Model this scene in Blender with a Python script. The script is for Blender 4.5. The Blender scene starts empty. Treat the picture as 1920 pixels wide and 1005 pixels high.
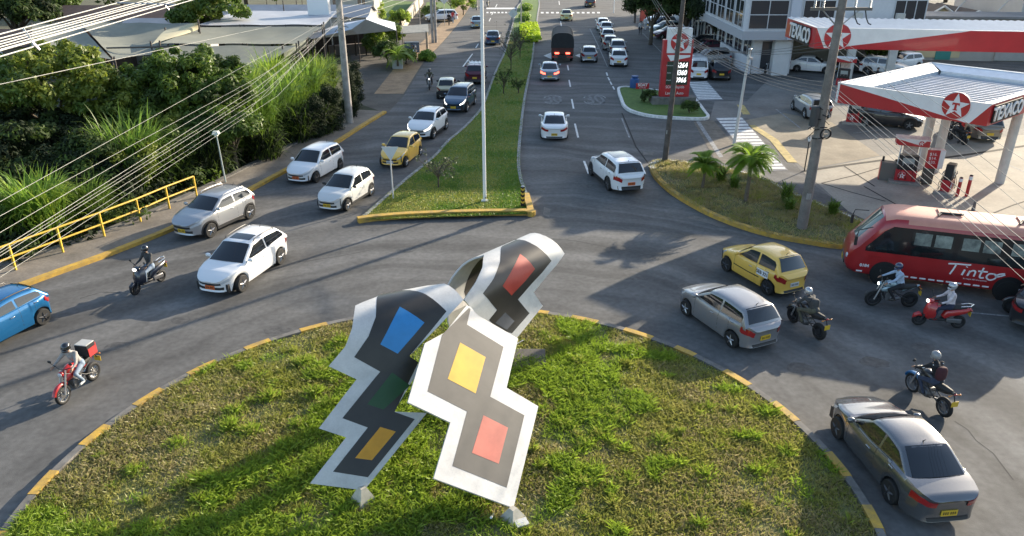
import bpy, bmesh, math, random
import numpy as np
from mathutils import Vector, Matrix
random.seed(7); RNG = np.random.default_rng(7)
SC = bpy.context.scene
COL = SC.collection
# ------------------------------------------------------------------ camera
CAM_F, CAM_P, CAM_H = 1420.0, math.radians(24.5), 12.95     # focal length in photo pixels, pitch, height above the road
cam = bpy.data.objects.new('camera', bpy.data.cameras.new('camera')); COL.objects.link(cam)
cam.data.sensor_fit = 'HORIZONTAL'; cam.data.sensor_width = 36.0
cam.data.lens = 36.0 * CAM_F / 1920.0
cam.data.clip_start = 0.1; cam.data.clip_end = 2000
cam.location = (0, 0, CAM_H); cam.rotation_euler = (math.pi/2 - CAM_P, 0, 0)
SC.camera = cam
# ------------------------------------------------------------------ light
SUN_EL = math.radians(16.5)
SUN_AZ = math.atan2(0.725, 0.689)              # from +Y towards +X
wd = bpy.data.worlds.new('World'); SC.world = wd; wd.use_nodes = True
nt = wd.node_tree
sky = nt.nodes.new('ShaderNodeTexSky'); sky.sky_type = 'NISHITA'; sky.sun_disc = False
sky.sun_elevation = SUN_EL; sky.sun_rotation = SUN_AZ
sky.air_density = 1.0; sky.dust_density = 1.2; sky.ozone_density = 1.0
bg = nt.nodes['Background']; nt.links.new(sky.outputs[0], bg.inputs[0]); bg.inputs[1].default_value = 0.15
sun = bpy.data.objects.new('sun', bpy.data.lights.new('sun', 'SUN')); COL.objects.link(sun)
sun.data.energy = 5.0; sun.data.angle = math.radians(0.5); sun.data.color = (1.0, 0.87, 0.68)
_sd = Vector((math.sin(SUN_AZ)*math.cos(SUN_EL), math.cos(SUN_AZ)*math.cos(SUN_EL), math.sin(SUN_EL)))
sun.rotation_euler = _sd.to_track_quat('Z', 'Y').to_euler(); sun.location = (60, 60, 40)
SC.view_settings.view_transform = 'Standard'; SC.view_settings.look = 'None'
SC.view_settings.exposure = 1.18; SC.view_settings.gamma = 1.0

# ------------------------------------------------------------------ survey helpers (photo measurement -> place on the ground or at height z)
_s, _c = math.sin(CAM_P), math.cos(CAM_P)
def G(px, py, z=0.0):
    v = (502.5 - py) / CAM_F; t = (CAM_H - z) / (_s - v*_c)
    return Vector((t*(px-960)/CAM_F, t*(_c + v*_s), z))
def atY(px, py, Y):
    v = (502.5 - py) / CAM_F; t = Y / (_c + v*_s)
    return Vector((t*(px-960)/CAM_F, Y, CAM_H + t*(-_s + v*_c)))
def ray(px, py):
    v = (502.5 - py) / CAM_F
    return Vector(((px-960)/CAM_F, _c + v*_s, -_s + v*_c))
def P2(p): return Vector((p[0], p[1]))

# ------------------------------------------------------------------ materials
MATS = {}
def M(name, col, rough=0.6, metal=0.0, var=0.0, vs=3.0, bump=0.0, bs=40.0, coat=0.0, spec=0.5, col2=None, emit=None, es=0.0, trans=0.0, fine=0.0, alpha=1.0, sub=0.0):
    if name in MATS: return MATS[name]
    m = bpy.data.materials.new(name); m.use_nodes = True; n = m.node_tree; b = n.nodes['Principled BSDF']
    c4 = (*col, 1.0)
    b.inputs['Base Color'].default_value = c4; b.inputs['Roughness'].default_value = rough
    b.inputs['Metallic'].default_value = metal; b.inputs['Specular IOR Level'].default_value = spec
    if coat: b.inputs['Coat Weight'].default_value = coat; b.inputs['Coat Roughness'].default_value = 0.06
    if trans: b.inputs['Transmission Weight'].default_value = trans
    if alpha < 1: b.inputs['Alpha'].default_value = alpha
    if emit: b.inputs['Emission Color'].default_value = (*emit, 1); b.inputs['Emission Strength'].default_value = es
    if var or bump:
        tc = n.nodes.new('ShaderNodeTexCoord'); geo = n.nodes.new('ShaderNodeNewGeometry')
    if var:
        nz = n.nodes.new('ShaderNodeTexNoise'); nz.inputs['Scale'].default_value = vs; nz.inputs['Detail'].default_value = 6; nz.inputs['Roughness'].default_value = 0.62
        n.links.new(geo.outputs['Position'], nz.inputs['Vector'])
        rp = n.nodes.new('ShaderNodeValToRGB'); e = rp.color_ramp.elements
        c2 = col2 or tuple(x*(1-var) for x in col); c1 = col if col2 else tuple(min(1, x*(1+var*0.6)) for x in col)
        e[0].position = 0.32; e[0].color = (*c2, 1); e[1].position = 0.68; e[1].color = (*c1, 1)
        n.links.new(nz.outputs['Fac'], rp.inputs[0]); out = rp.outputs[0]
        if fine:
            n2 = n.nodes.new('ShaderNodeTexNoise'); n2.inputs['Scale'].default_value = vs*14; n2.inputs['Detail'].default_value = 4
            n.links.new(geo.outputs['Position'], n2.inputs['Vector'])
            mr = n.nodes.new('ShaderNodeMapRange'); mr.inputs[1].default_value = 0.3; mr.inputs[2].default_value = 0.7; mr.inputs[3].default_value = 1-fine; mr.inputs[4].default_value = 1+fine
            n.links.new(n2.outputs['Fac'], mr.inputs[0])
            mx = n.nodes.new('ShaderNodeVectorMath'); mx.operation = 'SCALE'
            n.links.new(out, mx.inputs[0]); n.links.new(mr.outputs[0], mx.inputs['Scale']); out = mx.outputs[0]
        n.links.new(out, b.inputs['Base Color'])
    if bump:
        nb = n.nodes.new('ShaderNodeTexNoise'); nb.inputs['Scale'].default_value = bs; nb.inputs['Detail'].default_value = 5
        n.links.new(geo.outputs['Position'], nb.inputs['Vector'])
        bp = n.nodes.new('ShaderNodeBump'); bp.inputs['Strength'].default_value = bump; bp.inputs['Distance'].default_value = 0.02
        n.links.new(nb.outputs['Fac'], bp.inputs['Height']); n.links.new(bp.outputs[0], b.inputs['Normal'])
    MATS[name] = m; return m

def leafy(name, c1, c2, scale=1.0, trans=0.35, rough=0.5):
    m = M(name, c1, rough, var=0.3, vs=scale, col2=c2, spec=0.35); n = m.node_tree
    if trans:
        b = n.nodes['Principled BSDF']; out = n.nodes['Material Output']; t = n.nodes.new('ShaderNodeBsdfTranslucent'); mx = n.nodes.new('ShaderNodeMixShader'); mx.inputs[0].default_value = trans
        src = b.inputs['Base Color'].links[0].from_socket; hs = n.nodes.new('ShaderNodeHueSaturation'); hs.inputs['Value'].default_value = 1.5; n.links.new(src, hs.inputs['Color']); n.links.new(hs.outputs[0], t.inputs[0])
        n.links.new(b.outputs[0], mx.inputs[1]); n.links.new(t.outputs[0], mx.inputs[2]); n.links.new(mx.outputs[0], out.inputs['Surface'])
    return m
# ------------------------------------------------------------------ object helpers
def tag(o, label=None, cat=None, group=None, kind=None):
    if label: o['label'] = label
    if cat: o['category'] = cat
    if group: o['group'] = group
    if kind: o['kind'] = kind
    return o
def thing(name, label, cat, loc=(0,0,0), rz=0.0, group=None):
    o = bpy.data.objects.new(name, None); COL.objects.link(o); o.empty_display_size = 0.2
    o.location = loc; o.rotation_euler = (0, 0, rz); tag(o, label, cat, group); return o
class MB:
    def __init__(s): s.v = []; s.f = []; s.m = []
    def add(s, vs, fs, mi=0, T=None):
        b = len(s.v)
        if T is not None: vs = [tuple(T @ Vector(v)) for v in vs]
        s.v += [tuple(v) for v in vs]; s.f += [tuple(i+b for i in f) for f in fs]; s.m += [mi]*len(fs); return s
    def box(s, c, d, mi=0, rz=0.0, T=None, tx=1.0, ty=1.0):
        x, y, z = d[0]/2, d[1]/2, d[2]/2
        vs = [(-x,-y,-z),(x,-y,-z),(x,y,-z),(-x,y,-z),(-x*tx,-y*ty,z),(x*tx,-y*ty,z),(x*tx,y*ty,z),(-x*tx,y*ty,z)]
        R = Matrix.Translation(c) @ Matrix.Rotation(rz, 4, 'Z')
        if T is not None: R = T @ R
        return s.add(vs, [(0,3,2,1),(4,5,6,7),(0,1,5,4),(1,2,6,5),(2,3,7,6),(3,0,4,7)], mi, R)
    def tube(s, pts, r, n=8, mi=0, caps=True, sx=1.0):
        pts = [Vector(p) for p in pts]; k = len(pts); rs = r if isinstance(r, (list, tuple)) else [r]*k
        b = len(s.v); up = None
        for i, p in enumerate(pts):
            d = (pts[min(i+1,k-1)] - pts[max(i-1,0)])
            if d.length < 1e-9: d = Vector((0,0,1))
            d.normalize()
            if up is None: up = Vector((0,0,1)) if abs(d.z) < 0.9 else Vector((1,0,0))
            a = d.cross(up).normalized(); c = a.cross(d).normalized(); up = c
            for j in range(n):
                t = 2*math.pi*j/n; s.v.append(tuple(p + (a*math.cos(t)*sx + c*math.sin(t))*rs[i]))
        for i in range(k-1):
            for j in range(n):
                s.f.append((b+i*n+j, b+i*n+(j+1)%n, b+(i+1)*n+(j+1)%n, b+(i+1)*n+j)); s.m.append(mi)
        if caps:
            s.f.append(tuple(b+j for j in range(n))[::-1]); s.m.append(mi)
            s.f.append(tuple(b+(k-1)*n+j for j in range(n))); s.m.append(mi)
        return s
    def prism(s, poly, z0, z1, mi=0, T=None, mtop=None):
        n = len(poly); vs = [(p[0],p[1],z0) for p in poly] + [(p[0],p[1],z1) for p in poly]
        s.add(vs, [tuple(range(n))[::-1]] + [(i,(i+1)%n,n+(i+1)%n,n+i) for i in range(n)], mi, T)
        b = len(s.v) - 2*n
        s.f.append(tuple(b+n+i for i in range(n))); s.m.append(mi if mtop is None else mtop); return s
    def lathe(s, prof, c=(0,0,0), n=20, mi=0, T=None, axis='Z'):
        vs = []; fs = []
        for r, z in prof:
            for j in range(n):
                t = 2*math.pi*j/n
                p = (r*math.cos(t), r*math.sin(t), z)
                if axis == 'Y': p = (p[0], p[2], p[1])
                if axis == 'X': p = (p[2], p[0], p[1])
                vs.append((p[0]+c[0], p[1]+c[1], p[2]+c[2]))
        k = len(prof)
        for i in range(k-1):
            for j in range(n): fs.append((i*n+j, i*n+(j+1)%n, (i+1)*n+(j+1)%n, (i+1)*n+j))
        fs.append(tuple(range(n))[::-1]); fs.append(tuple((k-1)*n+j for j in range(n)))
        return s.add(vs, fs, mi, T)
    def ell(s, c, r, mi=0, nu=14, nv=9, T=None, p=1.0):
        vs = []; fs = []
        for i in range(nv+1):
            a = math.pi*i/nv - math.pi/2
            for j in range(nu):
                t = 2*math.pi*j/nu
                q = [math.cos(a)*math.cos(t), math.cos(a)*math.sin(t), math.sin(a)]
                q = [math.copysign(abs(w)**p, w) for w in q]
                vs.append((c[0]+r[0]*q[0], c[1]+r[1]*q[1], c[2]+r[2]*q[2]))
        for i in range(nv):
            for j in range(nu): fs.append((i*nu+j, i*nu+(j+1)%nu, (i+1)*nu+(j+1)%nu, (i+1)*nu+j))
        return s.add(vs, fs, mi, T)
    def grid(s, rows, mi=0, closed=False):
        n = len(rows[0]); b = len(s.v)
        for r in rows: s.v += [tuple(p) for p in r]
        for i in range(len(rows)-1):
            for j in range(n if closed else n-1):
                s.f.append((b+i*n+j, b+i*n+(j+1)%n, b+(i+1)*n+(j+1)%n, b+(i+1)*n+j)); s.m.append(mi)
        return s
    def mesh(s, name, mats, smooth=True, ang=40, fix=True):
        me = bpy.data.meshes.new(name); me.from_pydata(s.v, [], s.f)
        for m in (mats if isinstance(mats, (list, tuple)) else [mats]): me.materials.append(m)
        me.polygons.foreach_set('material_index', s.m)
        if fix:
            bm = bmesh.new(); bm.from_mesh(me); bmesh.ops.remove_doubles(bm, verts=bm.verts, dist=1e-5)
            bmesh.ops.recalc_face_normals(bm, faces=bm.faces); bm.to_mesh(me); bm.free()
        if smooth:
            me.polygons.foreach_set('use_smooth', [True]*len(me.polygons)); me.set_sharp_from_angle(angle=math.radians(ang))
        me.update(); return me
    def build(s, name, mats, parent=None, smooth=True, ang=40, bevel=0.0, fix=True, loc=None, rz=0.0):
        o = bpy.data.objects.new(name, s.mesh(name, mats, smooth, ang, fix)); COL.objects.link(o)
        if parent is not None: o.parent = parent
        if loc is not None: o.location = loc; o.rotation_euler = (0,0,rz)
        if bevel:
            b = o.modifiers.new('bevel', 'BEVEL'); b.width = bevel; b.segments = 2; b.limit_method = 'ANGLE'
        return o
def qmesh(name, V, F, mats, parent=None, mi=None, smooth=False):
    """big numpy mesh: V (n,3), F (m,k)"""
    me = bpy.data.meshes.new(name); k = F.shape[1]
    me.vertices.add(len(V)); me.vertices.foreach_set('co', V.astype(np.float32).ravel())
    me.loops.add(F.size); me.loops.foreach_set('vertex_index', F.astype(np.int32).ravel())
    me.polygons.add(len(F)); me.polygons.foreach_set('loop_start', np.arange(0, F.size, k, dtype=np.int32))
    for m in (mats if isinstance(mats, (list, tuple)) else [mats]): me.materials.append(m)
    if mi is not None: me.polygons.foreach_set('material_index', mi.astype(np.int32))
    me.update(calc_edges=True); me.validate()
    o = bpy.data.objects.new(name, me); COL.objects.link(o)
    if parent is not None: o.parent = parent
    return o
def text_mesh(txt, size, depth=0.01, shear=0.0, bold=0.0, align='CENTER'):
    cu = bpy.data.curves.new('t', 'FONT'); cu.body = txt; cu.size = size; cu.extrude = depth/2; cu.offset = bold; cu.shear = shear
    cu.align_x = align; cu.align_y = 'CENTER'; cu.resolution_u = 4
    ob = bpy.data.objects.new('t', cu); COL.objects.link(ob)
    dg = bpy.context.evaluated_depsgraph_get(); me = bpy.data.meshes.new_from_object(ob.evaluated_get(dg))
    bpy.data.objects.remove(ob); bpy.data.curves.remove(cu); return me
def put_text(txt, size, mat, M4, parent=None, name='lettering', depth=0.02, sx=1.0, **k):
    me = text_mesh(txt, size, depth, **k); me.materials.clear(); me.materials.append(mat)
    me.transform(Matrix.Diagonal((sx, 1, 1, 1))); me.transform(M4)
    o = bpy.data.objects.new(name, me); COL.objects.link(o)
    if parent is not None: o.parent = parent
    return o
def frame(o, x, y):
    """matrix whose local x,y,z are given directions at origin o"""
    x = Vector((*x, 0)[:3]).normalized(); y = Vector((*y, 0)[:3]); y = (y - x*y.dot(x)).normalized(); z = x.cross(y)
    m = Matrix.Identity(4)
    for i in range(3): m[i][0] = x[i]; m[i][1] = y[i]; m[i][2] = z[i]; m[i][3] = o[i]
    return m
def smooth_path(pts, n=6, closed=False):
    """Catmull-Rom through 2D/3D points"""
    P = [Vector(p) for p in pts]; out = []; k = len(P)
    rng = range(k if closed else k-1)
    for i in rng:
        p0 = P[(i-1) % k] if closed or i > 0 else P[i]; p1 = P[i]; p2 = P[(i+1) % k]; p3 = P[(i+2) % k] if closed or i+2 < k else P[(i+1) % k]
        for j in range(n):
            t = j/n; out.append(0.5*((2*p1) + (p2-p0)*t + (2*p0-5*p1+4*p2-p3)*t*t + (3*p1-p0-3*p2+p3)*t**3))
    if not closed: out.append(P[-1])
    return out
def offset(path, d, closed=False):
    k = len(path); out = []
    for i, p in enumerate(path):
        a = path[(i-1) % k] if closed or i > 0 else p; b = path[(i+1) % k] if closed or i < k-1 else p
        t = (b-a).to_2d().normalized(); out.append(Vector((p[0]-t.y*d, p[1]+t.x*d)))
    return out
def sheet(name, poly, z, mat, label=None):
    """flat ground sheet from a simple polygon"""
    from mathutils.geometry import delaunay_2d_cdt
    P = [Vector((p[0], p[1])) for p in poly]; ar = sum(P[i].x*P[(i+1)%len(P)].y - P[(i+1)%len(P)].x*P[i].y for i in range(len(P)))
    if ar < 0: P = P[::-1]
    vs, _, fs, _, _, _ = delaunay_2d_cdt(P, [], [list(range(len(P)))], 1, 1e-5)
    me = bpy.data.meshes.new(name); me.from_pydata([(v.x, v.y, z) for v in vs], [], fs); me.materials.append(mat)
    for q in me.polygons:
        if q.normal.z < 0: q.flip()
    o = bpy.data.objects.new(name, me); COL.objects.link(o); o['kind'] = 'structure'
    if label: o['label'] = label
    return o
def strip_sheet(name, path, w0, w1, z, mat):
    a = offset(path, w0); b = offset(path, w1); m = MB(); m.grid([[(p[0],p[1],z) for p in a], [(p[0],p[1],z) for p in b]], 0)
    o = m.build(name, mat, smooth=False); o['kind'] = 'structure'
    for q in o.data.polygons:
        if q.normal.z < 0: q.flip()
    return o
def strip_mb(mb, path, w0, w1, z0, z1, mi=0, closed=False):
    """raised strip between offsets w0 and w1 of a path (a kerb)"""
    a = offset(path, w0, closed); b = offset(path, w1, closed); k = len(path)
    B = len(mb.v)
    for i in range(k):
        mb.v += [(a[i][0], a[i][1], z0), (a[i][0], a[i][1], z1), (b[i][0], b[i][1], z1), (b[i][0], b[i][1], z0)]
    for i in range(k if closed else k-1):
        j = (i+1) % k
        for q in range(3): mb.f.append((B+4*i+q, B+4*j+q, B+4*j+q+1, B+4*i+q+1)); mb.m.append(mi)
    if not closed:
        mb.f.append((B, B+1, B+2, B+3)); mb.m.append(mi); e = B+4*(k-1); mb.f.append((e+3, e+2, e+1, e)); mb.m.append(mi)
    return mb
# ------------------------------------------------------------------ palette
ASPH = M('asphalt', (0.120,0.118,0.114), 0.85, var=0.26, vs=0.35, bump=0.35, bs=60, fine=0.16, spec=0.3)
def wheel_tracks(m, cx, cy):
    # darker and paler bands worn by the traffic that circles the island, a property of the surface itself
    n = m.node_tree; b = n.nodes['Principled BSDF']; src = b.inputs['Base Color'].links[0].from_socket; geo = n.nodes.new('ShaderNodeNewGeometry')
    sb = n.nodes.new('ShaderNodeVectorMath'); sb.operation = 'SUBTRACT'; sb.inputs[1].default_value = (cx, cy, 0); n.links.new(geo.outputs['Position'], sb.inputs[0])
    ln = n.nodes.new('ShaderNodeVectorMath'); ln.operation = 'LENGTH'; n.links.new(sb.outputs[0], ln.inputs[0])
    big = n.nodes.new('ShaderNodeTexNoise'); big.inputs['Scale'].default_value = .12; n.links.new(geo.outputs['Position'], big.inputs['Vector'])
    ad = n.nodes.new('ShaderNodeMath'); ad.operation = 'MULTIPLY_ADD'; ad.inputs[1].default_value = 5.0; n.links.new(big.outputs['Fac'], ad.inputs[0]); n.links.new(ln.outputs['Value'], ad.inputs[2])
    t = n.nodes.new('ShaderNodeTexNoise'); t.noise_dimensions = '1D'; t.inputs['Scale'].default_value = .75; t.inputs['Detail'].default_value = 3; n.links.new(ad.outputs[0], t.inputs['W'])
    mr = n.nodes.new('ShaderNodeMapRange'); mr.inputs[1].default_value = .3; mr.inputs[2].default_value = .7; mr.inputs[3].default_value = .74; mr.inputs[4].default_value = 1.22; n.links.new(t.outputs['Fac'], mr.inputs[0])
    sc = n.nodes.new('ShaderNodeVectorMath'); sc.operation = 'SCALE'; n.links.new(src, sc.inputs[0]); n.links.new(mr.outputs[0], sc.inputs['Scale']); n.links.new(sc.outputs[0], b.inputs['Base Color'])
wheel_tracks(ASPH, -1.6, 14.4)
ASPH2 = M('old_asphalt', (0.12,0.11,0.096), 0.92, var=0.3, vs=0.5, bump=0.3, bs=50, fine=0.15, spec=0.25)
CONC = M('concrete', (0.30,0.285,0.26), 0.85, var=0.3, vs=0.6, bump=0.2, bs=40, fine=0.12, spec=0.3)
CONC2 = M('dusty_concrete', (0.20,0.175,0.145), 0.9, var=0.35, vs=0.8, bump=0.3, bs=30, fine=0.15)
KERBC = M('kerb_concrete', (0.17,0.16,0.145), 0.9, var=0.35, vs=3, bump=0.3, bs=40)
YEL = M('yellow_kerb_paint', (0.60,0.36,0.045), 0.75, var=0.35, vs=3.5, col2=(0.33,0.22,0.07), bump=0.2, bs=40, fine=0.1)
WHT = M('white_paint', (0.72,0.71,0.68), 0.7, var=0.3, vs=5, fine=0.15)
WORN = M('worn_white_paint', (0.42,0.42,0.41), 0.8, var=0.55, vs=6, col2=(0.10,0.10,0.10))
SOIL = M('soil', (0.14,0.12,0.06), 0.95, var=0.45, vs=2.2, bump=0.6, bs=14, col2=(0.13,0.15,0.04), fine=0.25)
DIRT = M('bare_earth', (0.30,0.205,0.12), 0.95, var=0.35, vs=0.9, bump=0.4, bs=18, fine=0.2)
GRASSG = M('mown_grass', (0.11,0.18,0.03), 0.9, var=0.3, vs=2.4, bump=0.8, bs=26, col2=(0.065,0.12,0.02), fine=0.3)
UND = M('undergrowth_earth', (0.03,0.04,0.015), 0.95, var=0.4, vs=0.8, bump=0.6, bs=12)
GR_A = leafy('grass_olive', (0.24,0.27,0.04), (0.31,0.29,0.09), 1.1)
GR_B = leafy('grass_bright', (0.25,0.345,0.035), (0.20,0.28,0.035), 0.9)
GR_C = leafy('grass_dry', (0.38,0.33,0.16), (0.24,0.20,0.09), 1.5)
BLACK = M('black_rubber', (0.012,0.012,0.012), 0.75)
DARK = M('dark_plastic', (0.022,0.022,0.023), 0.5)
DRK = M('dark_opening', (0.01,0.01,0.011), 0.6)
STEEL = M('galvanised_steel', (0.45,0.45,0.45), 0.4, metal=0.7)
POLEC = M('pole_concrete', (0.36,0.33,0.30), 0.85, var=0.35, vs=2.5, bump=0.25, bs=30, fine=0.1)
POLED = M('old_pole', (0.10,0.085,0.075), 0.9, var=0.35, vs=3, bump=0.3, bs=30)
WPAINT = M('white_enamel', (0.78,0.78,0.77), 0.45)
# ------------------------------------------------------------------ ground
def rect(x0,y0,x1,y1): return [(x0,y0),(x1,y0),(x1,y1),(x0,y1)]
sheet('ground', rect(-500,-200,500,700), 0.0, M('far_ground', (0.10,0.10,0.055), 0.95, var=0.4, vs=0.15, fine=0.2))
kerb_px = [(45,540),(110,516),(185,489),(260,460),(330,431),(405,393),(480,355),(535,325),(600,290),(640,266),(680,240),(725,212)]
LK = [Vector((-30,9.5)), Vector((-26,15.5)), Vector((-22.3,21.2))] + [P2(G(*p)) for p in kerb_px]
LKfar = [P2(G(*p)) for p in [(760,176),(800,112),(822,90),(850,58),(870,32),(890,0)]] + [Vector((-4.2,200)), Vector((0,300))]
leftedge = smooth_path(LK, 5) + [Vector(p) for p in LKfar]
road_poly = [(-40,-30)] + [tuple(p) for p in leftedge] + [(30,300),(120,300),(120,-30)]
sheet('road', road_poly, 0.004, ASPH)
# traffic island (circle fitted to its kerb)
IC = Vector((-1.615, 14.363)); IR = 10.32
def isl(a, r): return Vector((IC.x + r*math.cos(a), IC.y + r*math.sin(a)))
def ang_of(px, py):
    p = P2(G(px, py)) - IC; return math.atan2(p.y, p.x)
ysegs = [((50,940),(105,895)),((145,845),(200,808)),((245,768),(300,738)),((347,708),(402,684)),((455,660),(505,645)),((562,627),(612,613)),
         ((1005,591),(1030,593)),((1075,598),(1125,608)),((1175,622),(1227,640)),((1272,656),(1310,672)),((1365,702),(1420,727)),((1455,763),(1510,797)),((1550,860),(1600,905)),((1620,960),(1660,1005))]
aseg = sorted([tuple(sorted((ang_of(*a), ang_of(*b)))) for a, b in ysegs])
aseg = [(a-2*math.pi if a > math.pi else a, b) for a, b in aseg]
# continue the pattern round the rest of the ring
step = 2*math.pi/28; a = aseg[0][0]
extra = []
a0 = aseg[-1][1] + 0.12
while a0 < aseg[0][0] + 2*math.pi - 0.25:
    extra.append((a0, a0+0.115)); a0 += 0.225
gap_mid = [(1.42, 1.53), (1.65,1.76), (1.88,1.99)]
def arc_strip(mb, a0, a1, r0, r1, z0, z1, mi, slope=0.0, n=None):
    n = n or max(2, int(abs(a1-a0)/0.03)); rows = []
    for i in range(n+1):
        a = a0+(a1-a0)*i/n
        p = [isl(a, r1), isl(a, r1-slope), isl(a, r0)]
        rows.append([(p[0].x,p[0].y,z0),(p[1].x,p[1].y,z1),(p[2].x,p[2].y,z1),(p[2].x,p[2].y,z0)])
    mb.grid(rows, mi)
    for r in (rows[0], rows[-1]): mb.add(r, [(0,1,2,3)], mi)
    return mb
kb = MB(); segs = sorted(aseg + extra); prev = None
ys = sorted([(x % (2*math.pi), y % (2*math.pi)) for x, y in segs])
kerb = MB()
ends = ys + [(ys[0][0]+2*math.pi, ys[0][1]+2*math.pi)]
for i in range(len(ys)):
    a, b = ys[i]; 
    if b < a: b += 2*math.pi
    arc_strip(kerb, a, b, IR-0.30, IR+0.03, 0.0, 0.232, 1, slope=0.10)
    c = ends[i+1][0]
    if c > b+0.005: arc_strip(kerb, b, c, IR-0.29, IR+0.01, 0.0, 0.222 + 0.004*random.random(), 0, slope=0.10)
o = kerb.build('traffic_island_kerb', [KERBC, YEL]); o['kind'] = 'structure'
# island turf : a low mound
rows = []
for k in range(19):
    r = (IR-0.28)*k/18
    rows.append([(IC.x+r*math.cos(t*math.pi/40), IC.y+r*math.sin(t*math.pi/40), 0.16+0.24*(1-(k/18)**2)-.015) for t in range(80)])
mb = MB(); mb.grid(rows, 0, closed=True)
o = mb.build('island_turf', SOIL); o['kind'] = 'structure'
def isl_z(x, y):
    r = np.hypot(x-IC.x, y-IC.y)/(IR-0.28); return 0.16+0.24*(1-r**2)
# ---- grass on the island : blades as one mass
def blades(xy, z, h, w, lean, mi, rng=RNG):
    n = len(xy); a = rng.uniform(0, 2*np.pi, n); l = rng.uniform(0, 2*np.pi, n); ln = lean*h*rng.uniform(.3, 1.3, n)
    dx, dy = np.cos(a)*w/2, np.sin(a)*w/2; ox, oy = np.cos(l)*ln, np.sin(l)*ln
    B = np.c_[xy, z]
    V = np.empty((n,4,3)); V[:,0] = B + np.c_[-dx,-dy,np.zeros(n)]; V[:,1] = B + np.c_[dx,dy,np.zeros(n)]
    V[:,2] = B + np.c_[ox*.45+dx*.8, oy*.45+dy*.8, h*.62]; V[:,3] = B + np.c_[ox, oy, h]
    F = (np.arange(n)[:,None]*4 + np.array([[0,1,2,3]])); return V.reshape(-1,3), F, mi
def vnoise(x, y, s, seed=0):
    """smooth value noise in numpy"""
    r = np.random.default_rng(seed); T = r.random((64,64)); x = x/s; y = y/s
    i = np.floor(x).astype(int); j = np.floor(y).astype(int); fx = x-i; fy = y-j; fx = fx*fx*(3-2*fx); fy = fy*fy*(3-2*fy)
    g = lambda a, b: T[a % 64, b % 64]
    return (g(i,j)*(1-fx)+g(i+1,j)*fx)*(1-fy) + (g(i,j+1)*(1-fx)+g(i+1,j+1)*fx)*fy
N = 360000
r = (IR-0.33)*np.sqrt(RNG.random(N)); t = RNG.uniform(0, 2*np.pi, N); X = IC.x+r*np.cos(t); Y = IC.y+r*np.sin(t)
keep = Y > 11.5 - 0*X; X, Y = X[keep], Y[keep]
nz = 0.45*vnoise(X,Y,1.5,1)+0.35*vnoise(X,Y,0.5,2)+0.20*vnoise(X,Y,.18,5); bn = 0.6*vnoise(X,Y,2.6,3)+0.4*vnoise(X,Y,0.6,4)
keep = RNG.random(len(X)) < np.clip((nz-0.24)*4.5, 0.38, 1); X, Y, nz, bn = X[keep], Y[keep], nz[keep], bn[keep]
behind = (np.hypot(X+1.5, Y-17.0) < 4.2)
bright = (bn > 0.66) | (behind & (bn > 0.50)); dry = (~bright) & (RNG.random(len(X)) < np.clip((0.56-bn)*3.0, 0.04, 0.75))
mi = np.where(bright, 1, np.where(dry, 2, 0))
h = (0.04+0.11*nz)*RNG.uniform(.5,1.5,len(X))*np.where(bright, 1.5, 1.0); w = RNG.uniform(.014,.040,len(X))
V, F, mi = blades(np.c_[X,Y], isl_z(X,Y)-0.02, h, w, 1.1, mi)
allV, allF, allM = [V], [F], [mi]; off = len(V)
# taller tufts where the photo has them
tufts = [(430,800,.42),(470,810,.36),(505,745,.4),(590,740,.45),(620,760,.4),(600,700,.4),(570,680,.45),(560,800,.35),(640,640,.4),(655,660,.4),(440,770,.35),
         (1060,560+95,.35),(1085,680,.4),(1075,745,.35),(1040,640,.35),(1020,625,.3),(1320,890,.35),(1240,830,.35),(1060,800,.3),(1150,770,.28),(760,850,.35),(770,880,.3),(600,860,.35),(480,870,.3),(1420,880,.3),(1180,900,.3),(330,830,.28),(250,880,.28),(380,900,.3),(900,960,.3),(730,960,.3),(1330,760,.25),(1100,840,.3)]
tl = [(G(px, py, .3), hh*.66, .30, 380, .75) for px, py, hh in tufts]
for _ in range(230):
    r_ = (IR-.6)*math.sqrt(RNG.random()); a_ = RNG.uniform(0, math.pi*2); q_ = Vector((IC.x+r_*math.cos(a_), IC.y+r_*math.sin(a_), .3))
    if q_.y > 12.0: tl.append((q_, RNG.uniform(.09,.24), RNG.uniform(.07,.30), int(RNG.uniform(50,230)), RNG.uniform(0,.9)))
for c, hh, sg_, n, pb in tl:
    q = np.abs(RNG.normal(0, sg_, n)); tt = RNG.uniform(0, 6.28, n); x = c.x+q*np.cos(tt); y = c.y+q*np.sin(tt)
    ok = np.hypot(x-IC.x, y-IC.y) < IR-.3; x, y, q = x[ok], y[ok], q[ok]; n = len(x); hv = hh*RNG.uniform(.4,1.15,n)*np.exp(-(q/(sg_*1.6))**2*.6)
    V, F, m = blades(np.c_[x,y], isl_z(x,y)-0.02, hv, RNG.uniform(.012,.026,n), 0.85, (RNG.random(n) < pb).astype(int)); allV.append(V); allF.append(F+off); allM.append(m); off += len(V)
o = qmesh('island_grass', np.vstack(allV), np.vstack(allF), [GR_A, GR_B, GR_C], mi=np.concatenate(allM)); tag(o, 'weedy green and dry grass growing over the traffic island', 'grass', kind='stuff')
# concrete inspection slab on the island behind the sculpture
c = G(985, 672, 0.45)
mb = MB(); mb.box((c.x, c.y, 0.31), (1.30, 1.35, 0.20)); mb.build('concrete_slab', M('damp_concrete', (.11,.098,.085), .9, var=.35, vs=3), bevel=0.02)
bpy.data.objects['concrete_slab'].rotation_euler = (0,0,0)
tag(bpy.data.objects['concrete_slab'], 'low square concrete chamber lid in the grass behind the sculpture', 'chamber cover')
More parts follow.
